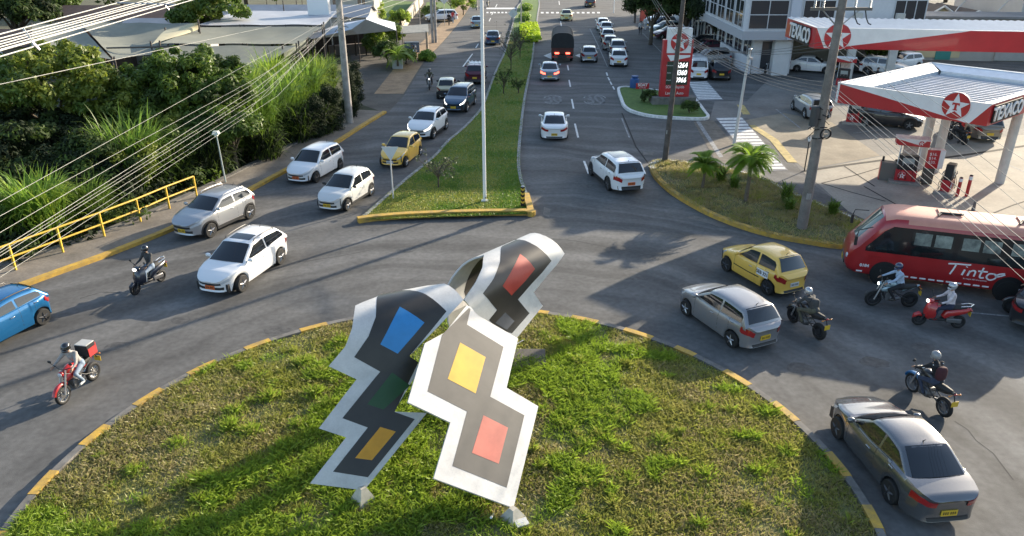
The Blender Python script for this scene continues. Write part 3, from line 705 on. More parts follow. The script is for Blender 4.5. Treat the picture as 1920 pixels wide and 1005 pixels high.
    if clad or style == 'suv':
        for s in (1, -1):
            for xw in (xf, xr):
                m = MB(); r_in = []; r_out = []
                for kk in range(15):
                    th = math.pi*(kk/14)*1.12 - math.pi*.06
                    for rr, lst in ((Ra-.015, r_in), (Ra+.055, r_out)):
                        x = xw+rr*math.cos(th); z = wr+rr*math.sin(th)
                        lst.append(Vector((x, s*(hw(x)*(.985)+.022), z)))
                m.grid([r_in, r_out], 0); m.grid([[v-Vector((0,s*.05,0)) for v in r_in], r_in], 0); m.grid([r_out, [v-Vector((0,s*.05,0)) for v in r_out]], 0)
                m.build('wheel_arch_trim', DARK, root)
            m = MB(); m.box(((xf+xr)/2, s*(b*.965), sill+.06), (P['wb']-2*Ra, .06, .15)); m.build('sill_trim', DARK, root, bevel=.01)
    if rails:
        for s in (1, -1):
            m = MB(); pts = [(lerp(w1, r0, t), s*hr*1.0, zroof+.0+.045*math.sin(math.pi*t)+(.015 if .12 < t < .88 else -.05)) for t in (.10, .14, .3, .5, .7, .86, .90)]
            m.tube(pts, .022, 6); m.build('roof_rail', rails, root)
    if sunroof:
        m = MB(); x0, x1 = (lerp(w1, r0, .10), lerp(w1, r0, .38)) if sunroof == 1 else (lerp(w1, r0, .08), lerp(w1, r0, .62)); rows = []
        for i in range(5):
            x = lerp(x0, x1, i/4); zz = [np.interp(-x, [-r[0].x for r in crw], [r[5].z for r in crw])]
            rows.append([Vector((x, f*hr*.72, zz[0]+.006-.012*f*f)) for f in (-1,-.5,0,.5,1)])
        m.grid(rows, 0); m.build('sunroof', GLASS if sunroof == 1 else M('pano_glass', (.10,.11,.12), .08, spec=.8), root)
    m = MB(); m.tube([(r0+.18, 0, zroof-.02), (r0+.08, 0, zroof+.10)], [.016, .006], 5); m.build('antenna', DARK, root)
    # wheels
    for s in (1, -1):
        for xw in (xf, xr):
            yc = s*(b-.105)
            m = MB(); w_ = .105
            m.lathe([(wr*.66, -w_), (wr*.93, -w_), (wr, -w_*.7), (wr, w_*.7), (wr*.93, w_), (wr*.66, w_)], (0,0,0), 24, 0, axis='Y')
            ty = m.build('wheel', BLACK, root, ang=35); ty.location = (xw, yc, wr)
            if xw == xf and steer: ty.rotation_euler = (0,0,steer)
            m = MB(); R_ = wr*.68
            m.lathe([(R_, -.02), (R_, .02), (R_*.9, .03), (R_*.86, -.01), (.001, -.012)], (0, s*.07, 0), 24, 1, axis='Y') if s > 0 else m.lathe([(R_, .02), (R_, -.02), (R_*.9, -.03), (R_*.86, .01), (.001, .012)], (0, -.07, 0), 24, 1, axis='Y')
            for q in range(5):
                th = 2*math.pi*q/5+.3; c_, s_ = math.cos(th), math.sin(th)
                m.tube([(c_*.03, s*.095, s_*.03), (c_*R_*.93, s*.088, s_*R_*.93)], [.05, .032], 4, 0)
            m.lathe([(.001, -.012), (.05, -.012), (.05, .012), (.001, .012)], (0, s*.102, 0), 10, 0, axis='Y')
            m.build('rim', [rim, DARK], ty, ang=35)
    if stripe:
        for s in (1, -1):
            m = MB(); rows = []
            for t in (.42, .47):
                rows.append([Vector((x, s*(S(x, hw(x), t).y+.004), S(x, hw(x), t).z)) for x in np.linspace(xf-Ra-.1, xr+Ra+.1, 12)])
            m.grid(rows, 0); m.build('side_stripe', stripe, root)
    if text:
        for s in (1,):
            x = bx-.38; p = S(x, hw(x), .62)
            m = MB(); m.box((x, s*(p.y+.004), p.z-.02), (.62, .008, .26)); pl = m.build('door_panel', WPAINT, root, smooth=False)
            put_text(text, .19, INK, frame((x, s*(p.y+.012), p.z-.02), (-1,0,0), (0,0,1)), pl, name='lettering', depth=.004, bold=.004)
    root['_p'] = 1; del root['_p']
    return root
def wheels_pos(F, R, style, side='L', **ov):
    """centre and heading from the contact points of the two wheels seen in the photo"""
    P = dict(STY[style]); P.update(ov)
    f, r = P2(G(*F)), P2(G(*R)); h = (f-r).normalized(); left = Vector((-h.y, h.x)); s = -1 if side == 'L' else 1
    mid = (f+r)/2; off = P['W']/2 - .10
    cen = mid + left*(s*off) + h*(-(P['L']/2 - P['fo'] - P['wb']/2))
    return cen, math.atan2(h.y, h.x)
def end_pos(E_, head, style, which='rear', **ov):
    """centre and heading from the foot of the bumper seen in the photo; head = photo point the car points to (or away from)"""
    P = dict(STY[style]); P.update(ov); p = P2(G(*E_)); q = P2(G(*head)); h = (q-p).normalized()
    return (p + h*(P['L']/2) if which == 'rear' else p - h*(P['L']/2)), math.atan2(h.y, h.x)
# ------------------------------------------------------------------ people
SKIN = M('skin', (0.30,0.17,0.11), .6); SHOE = M('shoe', (0.05,0.045,0.04), .7); SHOEW = M('white_shoe', (.55,.55,.53), .6)
VISOR = M('visor', (0.01,0.01,0.012), .06, spec=.9)
def cloth(n, c, v=.25): return M('cloth_'+n, c, .85, var=v, vs=9)
def capsule(mb, p, r0, q, r1, mi=0):
    p, q = Vector(p), Vector(q); d = (q-p); L = max(d.length, 1e-4); d = d/L; pts = []; rs = []
    for k in range(4): a = math.pi/2*(k/3); pts.append(p - d*r0*math.cos(a)); rs.append(max(.0015, r0*math.sin(a)))
    pts.append((p+q)/2); rs.append((r0+r1)/2)
    for k in range(4): a = math.pi/2*(k/3); pts.append(q + d*r1*math.sin(a)); rs.append(max(.0015, r1*math.cos(a)))
    mb.tube(pts, rs, 10, mi)
def make_person(label, J, mats, pos, ang, helmet=None, voxel=.02, hair=None, pack=None, group=None, vest=None, visor=True, hdir=(1,0)):
    """J: joints (both sides given for +y, mirrored unless *_r given). mats: dict shirt, arm, trousers, shoe"""
    root = thing('person', label, 'person', (pos[0], pos[1], 0), ang, group)
    names = ['shirt', 'arm', 'hand', 'trousers', 'shoe', 'head']
    ml = [mats['shirt'], mats.get('arm', mats['shirt']), mats.get('hand', SKIN), mats['trousers'], mats.get('shoe', SHOE), SKIN]
    S_ = []
    def side(k, s):
        v = J.get(k+('_r' if s < 0 else '_l'), J.get(k)); return Vector((v[0], v[1]*s if (k+('_r' if s < 0 else '_l')) not in J else v[1], v[2]))
    hipc = Vector(J['pelvis']); ch = Vector(J['chest']); nk = Vector(J['neck']); hd = Vector(J['head'])
    S_.append((hipc, .135, (hipc+ch)/2, .125, 0)); S_.append(((hipc+ch)/2, .125, ch, .15, 0)); S_.append((ch, .13, nk - Vector((0,0,.03)), .07, 0))
    for s in (1, -1):
        sh, el, ha = side('shoulder', s), side('elbow', s), side('hand', s); hp, kn, an, to = side('hip', s), side('knee', s), side('ankle', s), side('toe', s)
        S_.append((ch + Vector((0, s*.05, .03)), .115, sh, .07, 0)); S_.append((hipc + Vector((0,s*.05,0)), .12, hp, .115, 3))
        S_.append((sh, .066, el, .048, 1)); wr_ = el.lerp(ha, .84); S_.append((el, .047, wr_, .032, 1)); S_.append((wr_, .030, ha, .040, 2))
        d = (ha-el).normalized(); lat = d.cross(Vector((0,0,1))).normalized()
        for f in range(4):
            b0 = ha + d*.03 + lat*(f-1.5)*.021; b1 = b0 + d*(.035+.005*(f in (1,2))) ; b2 = b1 + d*.01 - Vector((0,0,.035))
            S_.append((b0, .012, b1, .011, 2)); S_.append((b1, .011, b2, .010, 2))
        S_.append((ha - lat*s*.02, .014, ha + d*.02 - lat*s*.05 - Vector((0,0,.02)), .011, 2))
        S_.append((hp, .098, kn, .062, 3)); S_.append((kn, .062, an, .042, 3)); S_.append((an - Vector((0,0,.03)), .045, to, .038, 4))
    S_.append((nk - Vector((0,0,.04)), .055, hd - Vector((0,0,.06)), .052, 5))
    S_.append((hd + Vector((-.01,0,.03)), .092, hd + Vector((.015,0,-.045)), .072, 5)); S_.append((hd + Vector((.085,0,-.02)), .016, hd + Vector((.10,0,-.035)), .014, 5))
    for s in (1,-1): S_.append((hd + Vector((0,s*.092,-.005)), .016, hd + Vector((-.005,s*.095,-.03)), .012, 5))
    mb = MB()
    for p, r0, q, r1, m in S_: capsule(mb, p, r0, q, r1)
    me = bpy.data.meshes.new('body'); me.from_pydata(mb.v, [], mb.f); o = bpy.data.objects.new('body_src', me); COL.objects.link(o)
    rm = o.modifiers.new('r', 'REMESH'); rm.mode = 'VOXEL'; rm.voxel_size = voxel; sm = o.modifiers.new('s', 'SMOOTH'); sm.factor = .5; sm.iterations = 2
    dg = bpy.context.evaluated_depsgraph_get(); m2 = bpy.data.meshes.new_from_object(o.evaluated_get(dg)); bpy.data.objects.remove(o)
    n = len(m2.polygons); C_ = np.empty(n*3); m2.polygons.foreach_get('center', C_); C_ = C_.reshape(-1,3); best = np.full(n, 1e9); mi = np.zeros(n, int)
    for p, r0, q, r1, m in S_:
        p = np.array(p); q = np.array(q); d = q-p; t = np.clip(((C_-p)@d)/max(d@d, 1e-9), 0, 1); dd = np.linalg.norm(C_-(p+t[:,None]*d), axis=1) - (r0+(r1-r0)*t)
        k = dd < best; best[k] = dd[k]; mi[k] = m
    m2.materials.clear(); [m2.materials.append(x) for x in ml]
    m2.polygons.foreach_set('material_index', mi.astype(np.int32)); m2.polygons.foreach_set('use_smooth', [True]*n); m2.update()
    b = bpy.data.objects.new('body', m2); COL.objects.link(b); b.parent = root
    if helmet is not None:
        T = Matrix.Translation(hd) @ Matrix.Rotation(math.atan2(hdir[1], hdir[0]), 4, 'Z')
        m = MB(); m.ell((-.01, 0, .035), (.150, .128, .135), 0, 18, 12, T=T); m.ell((.06,0,-.065), (.085,.095,.06), 0, 14, 8, T=T)
        h = m.build('helmet', helmet, root)
        if visor: m = MB(); m.ell((.045, 0, .02), (.105, .112, .062), 0, 16, 10, T=T); m.build('visor', VISOR, h)
    elif hair is not None:
        m = MB(); m.ell(hd + Vector((-.022, 0, .045)), (.112, .102, .100), 0, 16, 10); m.build('hair', hair, root)
    if pack is not None:
        m = MB(); c = ch + Vector((-.19, 0, -.06)); m.ell(c, (.10, .16, .22), 0, 14, 10, p=.6); m.build('backpack', pack, root)
    if vest is not None:
        m = MB(); c = ch; 
        for s in (1,-1): m.tube([side('shoulder', s)+Vector((-.07,-s*.02,.03)), side('shoulder', s).lerp(side('elbow', s), .9)+Vector((-.045,s*.02,.02))], .018, 6)
        m.build('reflective_piping', vest, root)
    return root
RIDE = dict(pelvis=(-.22,0,.92), chest=(-.06,0,1.24), neck=(.03,0,1.44), head=(.10,0,1.57), shoulder=(.0,.18,1.36), elbow=(.20,.30,1.15), hand=(.43,.32,1.06), hip=(-.18,.11,.88), knee=(.24,.22,.78), ankle=(.0,.21,.42), toe=(.15,.21,.37))
SCOOT = dict(pelvis=(-.25,0,.88), chest=(-.22,0,1.22), neck=(-.19,0,1.43), head=(-.15,0,1.57), shoulder=(-.20,.18,1.36), elbow=(-.05,.26,1.12), hand=(.20,.27,1.02), hip=(-.20,.11,.84), knee=(.20,.17,.78), ankle=(.22,.14,.42), toe=(.36,.14,.37))
STAND = dict(pelvis=(0,0,.95), chest=(0,0,1.27), neck=(0,0,1.48), head=(.02,0,1.62), shoulder=(0,.18,1.40), elbow=(-.03,.24,1.12), hand=(.06,.24,.88), hip=(0,.10,.90), knee_l=(.06,.10,.50), knee_r=(-.02,-.10,.50), ankle_l=(.10,.11,.10), ankle_r=(-.16,-.11,.11), toe_l=(.24,.12,.045), toe_r=(-.02,-.12,.045))
SITU = dict(pelvis=(0,0,.52), chest=(.06,0,.86), neck=(.10,0,1.05), head=(.14,0,1.18), shoulder=(.06,.18,.98), elbow=(.16,.24,.72), hand=(.32,.18,.62), hip=(0,.10,.48), knee=(.40,.16,.50), ankle=(.38,.15,.12), toe=(.52,.15,.05))
# ------------------------------------------------------------------ motorcycles
ENG = M('engine_alloy', (0.16,0.16,0.165), .5, metal=.6); SEATM = M('black_seat', (.02,.02,.02), .7)
def wheel_mb(root, name, x, r, w, rimmat, steer=0, spokes=10, y=0):
    m = MB(); pr = [(r-.035+ (w/2)*1.0*math.cos(a) if 0 else r - w*.5 + w*.5*math.cos(a), w*.5*math.sin(a)) for a in np.linspace(-2.2, 2.2, 9)]
    vs = []; n = 26; rows = []
    for rr, yy in pr: rows.append([(rr*math.cos(2*math.pi*j/n), yy, rr*math.sin(2*math.pi*j/n)) for j in range(n)])
    rows.append(rows[0]); m.grid(rows, 0, closed=True); ty = m.build(name, BLACK, root); ty.location = (x, y, r); ty.rotation_euler = (0,0,steer)
    m = MB(); ri = r - w*.98
    m.lathe([(ri, -w*.3), (ri+.014, -w*.34), (ri+.014, w*.34), (ri, w*.3), (ri-.012, 0), (ri, -w*.3)], (0,0,0), n, 0, axis='Y')
    for q in range(spokes):
        a = 2*math.pi*q/spokes; m.tube([(0, 0, 0), (ri*math.cos(a), 0, ri*math.sin(a))], .009 if spokes > 6 else .02, 4)
    m.lathe([(.001, -.05), (.045, -.05), (.045, .05), (.001, .05)], (0,0,0), 10, 0, axis='Y')
    m.lathe([(.06, .042), (.11, .042), (.11, .046), (.06, .046)], (0,0,0), 16, 0, axis='Y'); m.build('rim', rimmat, ty); return ty
def tapered(m, pts, rs, mi=0, sx=1.0): m.tube(pts, rs, 10, mi, sx=sx)
def make_bike(label, F, R, paint, kind='naked', group='motorcycles', rimmat=RIMD, lights=False, accent=None, plate=PLATE_Y, cat='motorcycle', pos=None, ang=None, lean=0.0, box=None):
    if pos is None:
        f, r = P2(G(*F)), P2(G(*R)); h = (f-r).normalized(); c = (f+r)/2; ang = math.atan2(h.y, h.x); pos = c
    root = thing('motorcycle' if kind != 'scooter' else 'scooter', label, cat, (pos[0], pos[1], 0.004), ang, group)
    if lean: root.rotation_euler[0] = lean
    pm = CP[paint] if isinstance(paint, str) else paint; ac = accent or DARK
    wb = 1.30; xf, xr = .65, -.65
    if kind == 'scooter':
        rr = .245; wheel_mb(root, 'front_wheel', xf, rr, .10, rimmat, spokes=5); wheel_mb(root, 'rear_wheel', xr+.02, rr, .11, rimmat, spokes=5)
        m = MB(); tapered(m, [(xf-.05,0,.40),(xf+.06,0,.47),(xf+.17,0,.40),(xf+.22,0,.30)], [.05,.085,.08,.03]); m.build('front_fender', pm, root)
        m = MB()
        rows = []
        for z, x, w in ((.30,.34,.13),(.42,.46,.20),(.60,.47,.23),(.78,.42,.22),(.90,.36,.17),(.98,.30,.11)):
            rows.append([(x-.10-.05*abs(f)**2*1.5, w*f, z) if abs(f) > .99 else (x+.10*(1-f*f), w*f, z) for f in (-1,-.8,-.4,0,.4,.8,1)])
        m.grid(rows, 0); m.grid([[(p[0]-.07, p[1]*.9, p[2]) for p in r] for r in rows], 0); m.build('leg_shield', pm, root)
        m = MB(); tapered(m, [(.34,0,.94),(.42,0,1.0),(.40,0,1.05)], [.09,.11,.05], sx=1.25); m.build('headlight_cowl', pm, root)
        m = MB(); m.ell((.51,0,.98), (.05,.09,.055)); m.build('headlight', HEADLON if lights else HEADL, root)
        m = MB(); m.box((.12,0,.33), (.52,.26,.09)); m.build('floorboard', DARK, root, bevel=.02)
        m = MB(); tapered(m, [(-.10,0,.40),(-.22,0,.58),(-.5,0,.66),(-.75,0,.70),(-.95,0,.76)], [.10,.17,.17,.13,.04], sx=1.0); m.build('rear_body', pm, root)
        m = MB(); tapered(m, [(-.02,0,.74),(-.2,0,.79),(-.5,0,.81),(-.78,0,.84)], [.08,.12,.125,.07], sx=1.15); m.build('seat', SEATM, root)
        m = MB(); m.tube([(-.55,.10,.87),(-.85,.12,.92),(-.98,0,.95),(-.85,-.12,.92),(-.55,-.10,.87)], .016, 6); m.build('grab_rail', CHROME if accent else DARK, root)
        m = MB(); m.box((-.45,0,.30), (.5,.20,.18)); m.build('engine', ENG, root, bevel=.04)
        m = MB(); m.tube([(-.25,-.14,.22),(-.6,-.17,.28),(-.85,-.17,.34)], [.02,.05,.045], 8); m.build('exhaust', DARK, root)
        for s in (1,-1): m = MB(); m.ell((-.93,s*.07,.74), (.04,.05,.03)); m.build('taillight', TAILL, root)
        hx, hz = .28, 1.02; fk = [(.30, .95), (xf, rr)]
    else:
        rr = .305; wheel_mb(root, 'front_wheel', xf, rr, .10 if kind != 'sport' else .12, rimmat, spokes=10 if kind != 'sport' else 5); wheel_mb(root, 'rear_wheel', xr, rr, .12 if kind != 'sport' else .16, rimmat, spokes=10 if kind != 'sport' else 5)
        m = MB(); pts = [(xf+ (rr+.03)*math.cos(a), 0, rr+(rr+.03)*math.sin(a)) for a in np.linspace(.35, 2.3, 9)]; m.tube(pts, .05, 8, sx=1.3); m.build('front_fender', accent or pm, root)
        m = MB(); tapered(m, [(-.12,0,.84),(.02,0,.90),(.18,0,.93),(.32,0,.90),(.38,0,.84)], [.07,.125,.145,.12,.05], sx=1.0); m.build('fuel_tank', pm, root)
        m = MB(); tapered(m, [(.12,0,.80),(.30,0,.72),(.42,0,.66)], [.12,.14,.07], sx=1.0); m.build('radiator_shroud', pm, root)
        m = MB(); m.tube([(-.08,0,.82),(-.25,0,.80),(-.5,0,.83),(-.78,0,.88)], [.09,.115,.11,.06], 10, sx=1.1); m.build('seat', SEATM, root)
        m = MB(); tapered(m, [(-.30,0,.72),(-.6,0,.80),(-.88,0,.90)], [.10,.09,.035], sx=.9); m.build('tail', pm, root)
        m = MB(); m.box((.10,0,.42), (.36,.26,.30)); m.box((.16,0,.62), (.20,.22,.14)); m.lathe([(.001,-.16),(.10,-.16),(.12,-.1),(.12,.1),(.10,.16),(.001,.16)], (.02,0,.38), 12, 0, axis='Y'); m.build('engine', ENG, root, bevel=.02)
        m = MB()
        for s in (1,-1): m.tube([(.42,s*.05,.88),(.05,s*.12,.70),(-.22,s*.12,.48),(xr,s*.10,rr)], .020, 6); m.tube([(.42,s*.04,.80),(.30,s*.08,.40),(.0,s*.10,.26),(-.22,s*.12,.36)], .018, 6); m.tube([(-.22,s*.10,.62),(-.6,s*.09,.80)], .016, 6)
        m.build('frame', DARK, root)
        m = MB(); m.tube([(.26,-.08,.50),(.28,-.12,.26),(0,-.15,.20),(-.30,-.17,.26),(-.72,-.19,.38)], [.018,.018,.02,.045,.05], 8); m.build('exhaust', STEEL, root)
        m = MB(); m.ell((.52,0,.92), (.07,.085,.085)); m.build('headlight_shell', pm, root)
        m = MB(); m.ell((.57,0,.92), (.035,.065,.065)); m.build('headlight', HEADLON if lights else HEADL, root)
        m = MB(); m.ell((-.90,0,.88), (.03,.06,.03)); m.build('taillight', TAILL, root)
        for s in (1,-1): m = MB(); m.tube([(-.86,s*.05,.84),(-.88,s*.16,.84)], .012, 5); m.ell((-.88,s*.18,.84), (.03,.035,.02)); m.build('indicator', M('amber', (.6,.2,.02), .3), root)
        hx, hz = .42, 1.05; fk = [(.42, 1.0), (xf, rr)]
        if kind == 'sport':
            m = MB(); tapered(m, [(.60,0,.88),(.50,0,.93),(.36,0,.90),(.22,0,.66)], [.05,.13,.17,.15], sx=1.0); m.build('fairing', pm, root)
    m = MB()
    for s in (1,-1): m.tube([(fk[0][0], s*.085, fk[0][1]), (fk[1][0], s*.085, fk[1][1])], [.024,.028], 8)
    m.build('fork', STEEL if kind != 'scooter' else DARK, root)
    m = MB(); m.tube([(hx-.10,.36,hz+.02),(hx-.02,.22,hz+.03),(hx+.02,.08,hz-.02),(hx+.02,-.08,hz-.02),(hx-.02,-.22,hz+.03),(hx-.10,-.36,hz+.02)], .014, 6)
    for s in (1,-1): m.tube([(hx-.11,s*.38,hz+.02),(hx-.04,s*.26,hz+.03)], .021, 6)
    hb = m.build('handlebar', DARK, root)
    for s in (1,-1): m = MB(); m.tube([(hx-.02,s*.24,hz+.03),(hx+.03,s*.33,hz+.17)], .008, 5); m.ell((hx+.03,s*.35,hz+.21), (.02,.065,.045)); m.build('mirror', DARK, root)
    m = MB(); m.box((-.96 if kind != 'scooter' else -.92,0,.60), (.012,.22,.17)); pl = m.build('licence_plate', plate, root, smooth=False); pl.rotation_euler = (0,0,0)
    m = MB(); m.tube([(-.86,0,.84),(-.94,0,.66)], .02, 5); m.build('plate_bracket', DARK, root)
    return root, pos, ang
BIKES = 'motorcycles and scooters riding round the junction'
def rider(label, info, J, mats, **k):
    _, pos, ang = info; return make_person(label, J, mats, pos, ang, **k)
# ------------------------------------------------------------------ the traffic
CARG = 'cars driving through the junction'; QG = 'cars queuing on the far avenue'; PG = 'parked cars'
def wcar(label, style, paint, F, R, cat='car', group=CARG, **kw):
    ov = {k: v for k, v in kw.items() if k in STY['hatch']}
    p, a = wheels_pos(F, R, style, **ov); return make_car(label, cat, style, paint, p, a, group, **kw)
def ecar(label, style, paint, E_, head, which='rear', cat='car', group=CARG, **kw):
    ov = {k: v for k, v in kw.items() if k in STY['hatch']}
    p, a = end_pos(E_, head, style, which, **ov); return make_car(label, cat, style, paint, p, a, group, **kw)
wcar('silver hatchback with silver roof rails and dark wheel arches driving beside the yellow railing', 'suv', 'silver', (396.7,444.6), (468.3,410), rails=STEEL, L=4.07, H=1.56, detail=3, wb=2.59)
wcar('white crossover with black sunroof and orange plate leading the left lane', 'cross', 'white', (455.1,546), (525.5,494.7), sunroof=1, detail=3, plate_f=PLATE_O, rim=RIM, rails=DARK)
wcar('plain white hatchback with a reddish front plate next to the left kerb', 'hatch', 'white', (592.6,342.4), (637.8,316.5), L=4.06, W=1.75, H=1.53, wb=2.59, detail=3, plate_f=PLATE_O, rim=RIMD)
wcar('small off-white hatchback with grey arch trim just left of the median tip', 'hatch', CP.setdefault('offwhite', paintm('offwhite', (.60,.60,.58), .1)), (652.3,394.1), (694.1,366.9), clad=True, wb=2.42, fo=.66, L=3.68, W=1.60, H=1.50, detail=3)
wcar('yellow hatchback with dark grille and white plate behind the yield sign', 'hatch', 'taxi', (760.8,312.5), (786.7,291.6), wb=2.40, fo=.64, L=3.62, W=1.60, H=1.49, plate_f=PLATE_W, detail=3)
wcar('white hatchback with black roof rails and lit headlamps behind the yellow hatchback', 'suv', 'white', (813.7,259.4), (834.6,243.5), rails=DARK, L=4.07, H=1.57, wb=2.59, lights=True)
wcar('dark blue estate car with bright headlamps following the white one', 'suv', 'navy', (875.5,209.5), (888.5,196.5), lights=True, L=4.5, wb=2.67, rails=DARK, H=1.66)
ecar('cream coloured small hatchback half hidden behind the dark blue estate car', 'hatch', 'cream', (843,170), (852,146), 'front', L=3.6, W=1.60)
mr = ecar('dark maroon small van with white bars on its roof behind the white pole', 'suv', 'maroon', (895,144), (903,118), 'front', L=4.0, plate_f=PLATE_Y)
m = MB()
for i in range(4): m.tube([(-.5+.1*i,-.55+.34*i,1.70),(-.5+.1*i,-.38+.34*i,1.82),(-.5+.1*i,-.25+.34*i,1.70)], .035, 5)
m.box((-.35,0,1.67), (.9,1.1,.03)); m.build('roof_load', WPAINT, mr)
ecar('grey blue saloon approaching beside the bare median tree', 'sedan', 'darkblue', (925.5,75.5), (928,58), 'front', lights=True)
ecar('pale blue saloon far up the left carriageway', 'sedan', 'teal', (896,46.5), (900,30), 'front')
pc, pa = (G(828,40)[0], G(828,40)[1]), math.radians(197)
make_car('white off-road wagon parked sideways on the left verge under the billboard', 'car', 'suv', 'white', pc, pa, PG, L=4.6, wb=2.8)
# right carriageway
ecar('white saloon with yellow plate driving away alone beside the median', 'sedan', 'white', (1039,266), (1037.3,215), W=1.80, detail=3, rim=RIMD)
wcar('white sport utility car with panoramic roof entering the avenue', 'suv', 'white', (1108.7,328.7), (1141.5,357.3), sunroof=2, L=4.55, W=1.86, wb=2.7, H=1.66, rim=RIMD, detail=3, plate_r=PLATE_O, plate_f=PLATE_O)
ecar('silver blue saloon with lit brake lights behind the covered truck', 'sedan', CP.setdefault('ice', paintm('ice', (.34,.38,.42), .4)), (1030.5,154), (1030,120), brake=True)
ecar('silver hatchback in the middle lane right of the truck', 'hatch', 'silver', (1104.5,118.5), (1100,90), L=3.8)
lane = (1140, 40)
ecar('white crossover with black bumper nearest in the queue beside the lane line', 'cross', 'white', (1160,127), (1151,92), group=QG, clad=True)
ecar('silver estate hidden behind the nearest white crossover of the queue', 'suv', 'silver', (1158,107.5), (1150,78), group=QG)
ecar('grey beige hatchback third in the far queue', 'hatch', CP.setdefault('sand', paintm('sand', (.36,.34,.31), .3)), (1144,95.5), (1137,68), group=QG)
ecar('dark small car fourth in the far queue', 'hatch', 'black', (1139.5,81), (1133,58), group=QG, roof=CP['white'])
ecar('white small car fifth in the far queue', 'hatch', 'white', (1136.5,66), (1131,45), group=QG)
ecar('white hatchback farthest in the queue beside the lane line', 'hatch', 'white', (1130.5,58), (1125,40), group=QG)
ecar('pale yellow taxi far up the avenue at the dashed crossing', 'sedan', CP.setdefault('paleyellow', paintm('paleyellow', (.62,.60,.32))), (1062,40), (1061,22))
ecar('dark grey car farthest up the avenue at the top edge', 'suv', 'grey', (1106.5,14.5), (1104,2))
# truck with black tarpaulin
def make_truck():
    p = P2(G(1054,119)); q = P2(G(1052,70)); h = (q-p).normalized(); a = math.atan2(h.y, h.x); c = p + h*3.6
    t = thing('covered_truck', 'stake truck under a rounded black tarpaulin with red lit tail lamps', 'truck', (c.x, c.y, .004), a)
    TARP = M('black_tarpaulin', (0.016,0.017,0.019), .75, var=.3, vs=2.5, bump=.6, bs=6)
    m = MB(); m.box((-.6,0,1.35), (5.6,2.25,1.0)); m.build('cargo_body', M('truck_boards', (.075,.025,.02), .8, var=.3, vs=4), t, bevel=.03)
    m = MB(); rows = []
    for x in np.linspace(-3.44, 2.24, 9):
        sag = .04*math.sin(x*3.3)
        rows.append([(x, 1.16*math.copysign(abs(math.cos(u))**.55, math.cos(u)), 1.5+sag*0+(1.42+sag)*abs(math.sin(u))**.6) for u in np.linspace(-.0, math.pi, 15)])
    m.grid(rows, 0); m.add(rows[0], [tuple(range(15))]); m.add(rows[-1], [tuple(range(15))]); m.build('tarpaulin', TARP, t, ang=50)
    m = MB(); m.box((3.0,0,1.45), (1.5,2.0,1.7), ty=.9, tx=.85); m.build('cab', CP['white'], t, bevel=.08)
    m = MB(); m.box((-.1,0,.68), (7.0,.9,.28)); m.build('chassis', DARK, t)
    m = MB(); m.box((-3.45,0,.62), (.12,2.1,.16)); m.build('bumper', M('truck_bumper', (.3,.05,.04), .6), t)
    for s in (1,-1):
        m = MB(); m.box((-3.42,s*.55,.98), (.08,.42,.16)); m.build('taillight', TAILON, t)
        for x in (2.7, -1.9):
            m = MB(); m.lathe([(.2,-.14),(.43,-.14),(.45,-.1),(.45,.1),(.43,.14),(.2,.14)], (0,0,0), 22, 0, axis='Y'); w = m.build('wheel', BLACK, t); w.location = (x, s*.95, .45)
            m = MB(); m.lathe([(.001,s*.09),(.22,s*.09),(.22,s*.13),(.001,s*.11)], (0,0,0), 16, 0, axis='Y'); m.build('rim', RIM, w)
    m = MB(); m.box((-3.52,.0,.66), (.02,.4,.18)); m.build('licence_plate', PLATE_Y, t)
make_truck()
# roundabout right side
wcar('yellow taxi hatchback with black side stripe passing in front of the bus', 'hatch', 'taxi', (1362,507.6), (1438,552), L=3.60, fo=.64, W=1.60, H=1.54, wb=2.38, detail=3, rim=RIMD, stripe=INK, text='SEB 321', cat='taxi', plate_r=PLATE_W, glass=GLASSC)
wcar('steel grey hatchback beside the island kerb below the taxi', 'hatch', 'steel', (1289,592), (1369,648.5), L=3.9, W=1.70, H=1.48, wb=2.49, detail=3)
wcar('dark grey saloon with pale roof driving along the island kerb in the bottom right corner', 'sedan', 'grey', (1570.9,820.7), (1666.2,938.9), L=4.42, W=1.74, H=1.48, wb=2.58, detail=3, rim=RIMD)
wcar('bright blue three door hatchback cut off by the left edge', 'hatch', 'blue', (-22,663), (70,614), L=3.72, W=1.66, H=1.40, wb=2.42, detail=3, rim=RIMD, rails=DARK)
ecar('black car with yellow plate cut off by the right edge', 'sedan', 'black', (1930,626), (1990,560), detail=2)
# station and parking
wcar('silver estate car parked on the forecourt left of the concrete pole', 'suv', 'silver', (1486.5,206.5), (1508.7,222), L=4.6, W=1.78, H=1.52, wb=2.7, cat='car', group=PG, clad=False)
p, a = end_pos((1852,270), (1800,236), 'suv', L=4.9); make_car('gold grey estate car with yellow plate leaving under the near canopy', 'car', 'suv', CP.setdefault('gold', paintm('gold', (.26,.235,.19), .4)), p, a, CARG, L=4.9, H=1.7, wb=2.9)
wcar('dark grey car stopped under the left end of the near canopy', 'cross', 'black', (1690,233), (1640,228), group=PG)
make_car('white saloon parked under the far canopy beside the white block column', 'car', 'sedan', 'white', G(1520,134)[:2], math.radians(-25), PG)
make_car('white sport utility car parked under the far canopy right of its column', 'car', 'suv', 'white', G(1655,140)[:2], math.radians(-30), PG)
make_car('dark green car parked in shade under the far canopy', 'car', 'hatch', 'black', G(1612,136)[:2], math.radians(-30), PG)
make_car('white car at the back of the far canopy', 'car', 'hatch', 'white', G(1690,128)[:2], math.radians(200), PG)
make_car('silver sport utility car parked nose left in the row behind the price sign', 'car', 'suv', 'silver', G(1328,122)[:2], math.radians(190), PG)
ecar('white van seen from behind next to the far blue crosswalk', 'van', 'white', (1309,152), (1306,125), group=PG, cat='van')
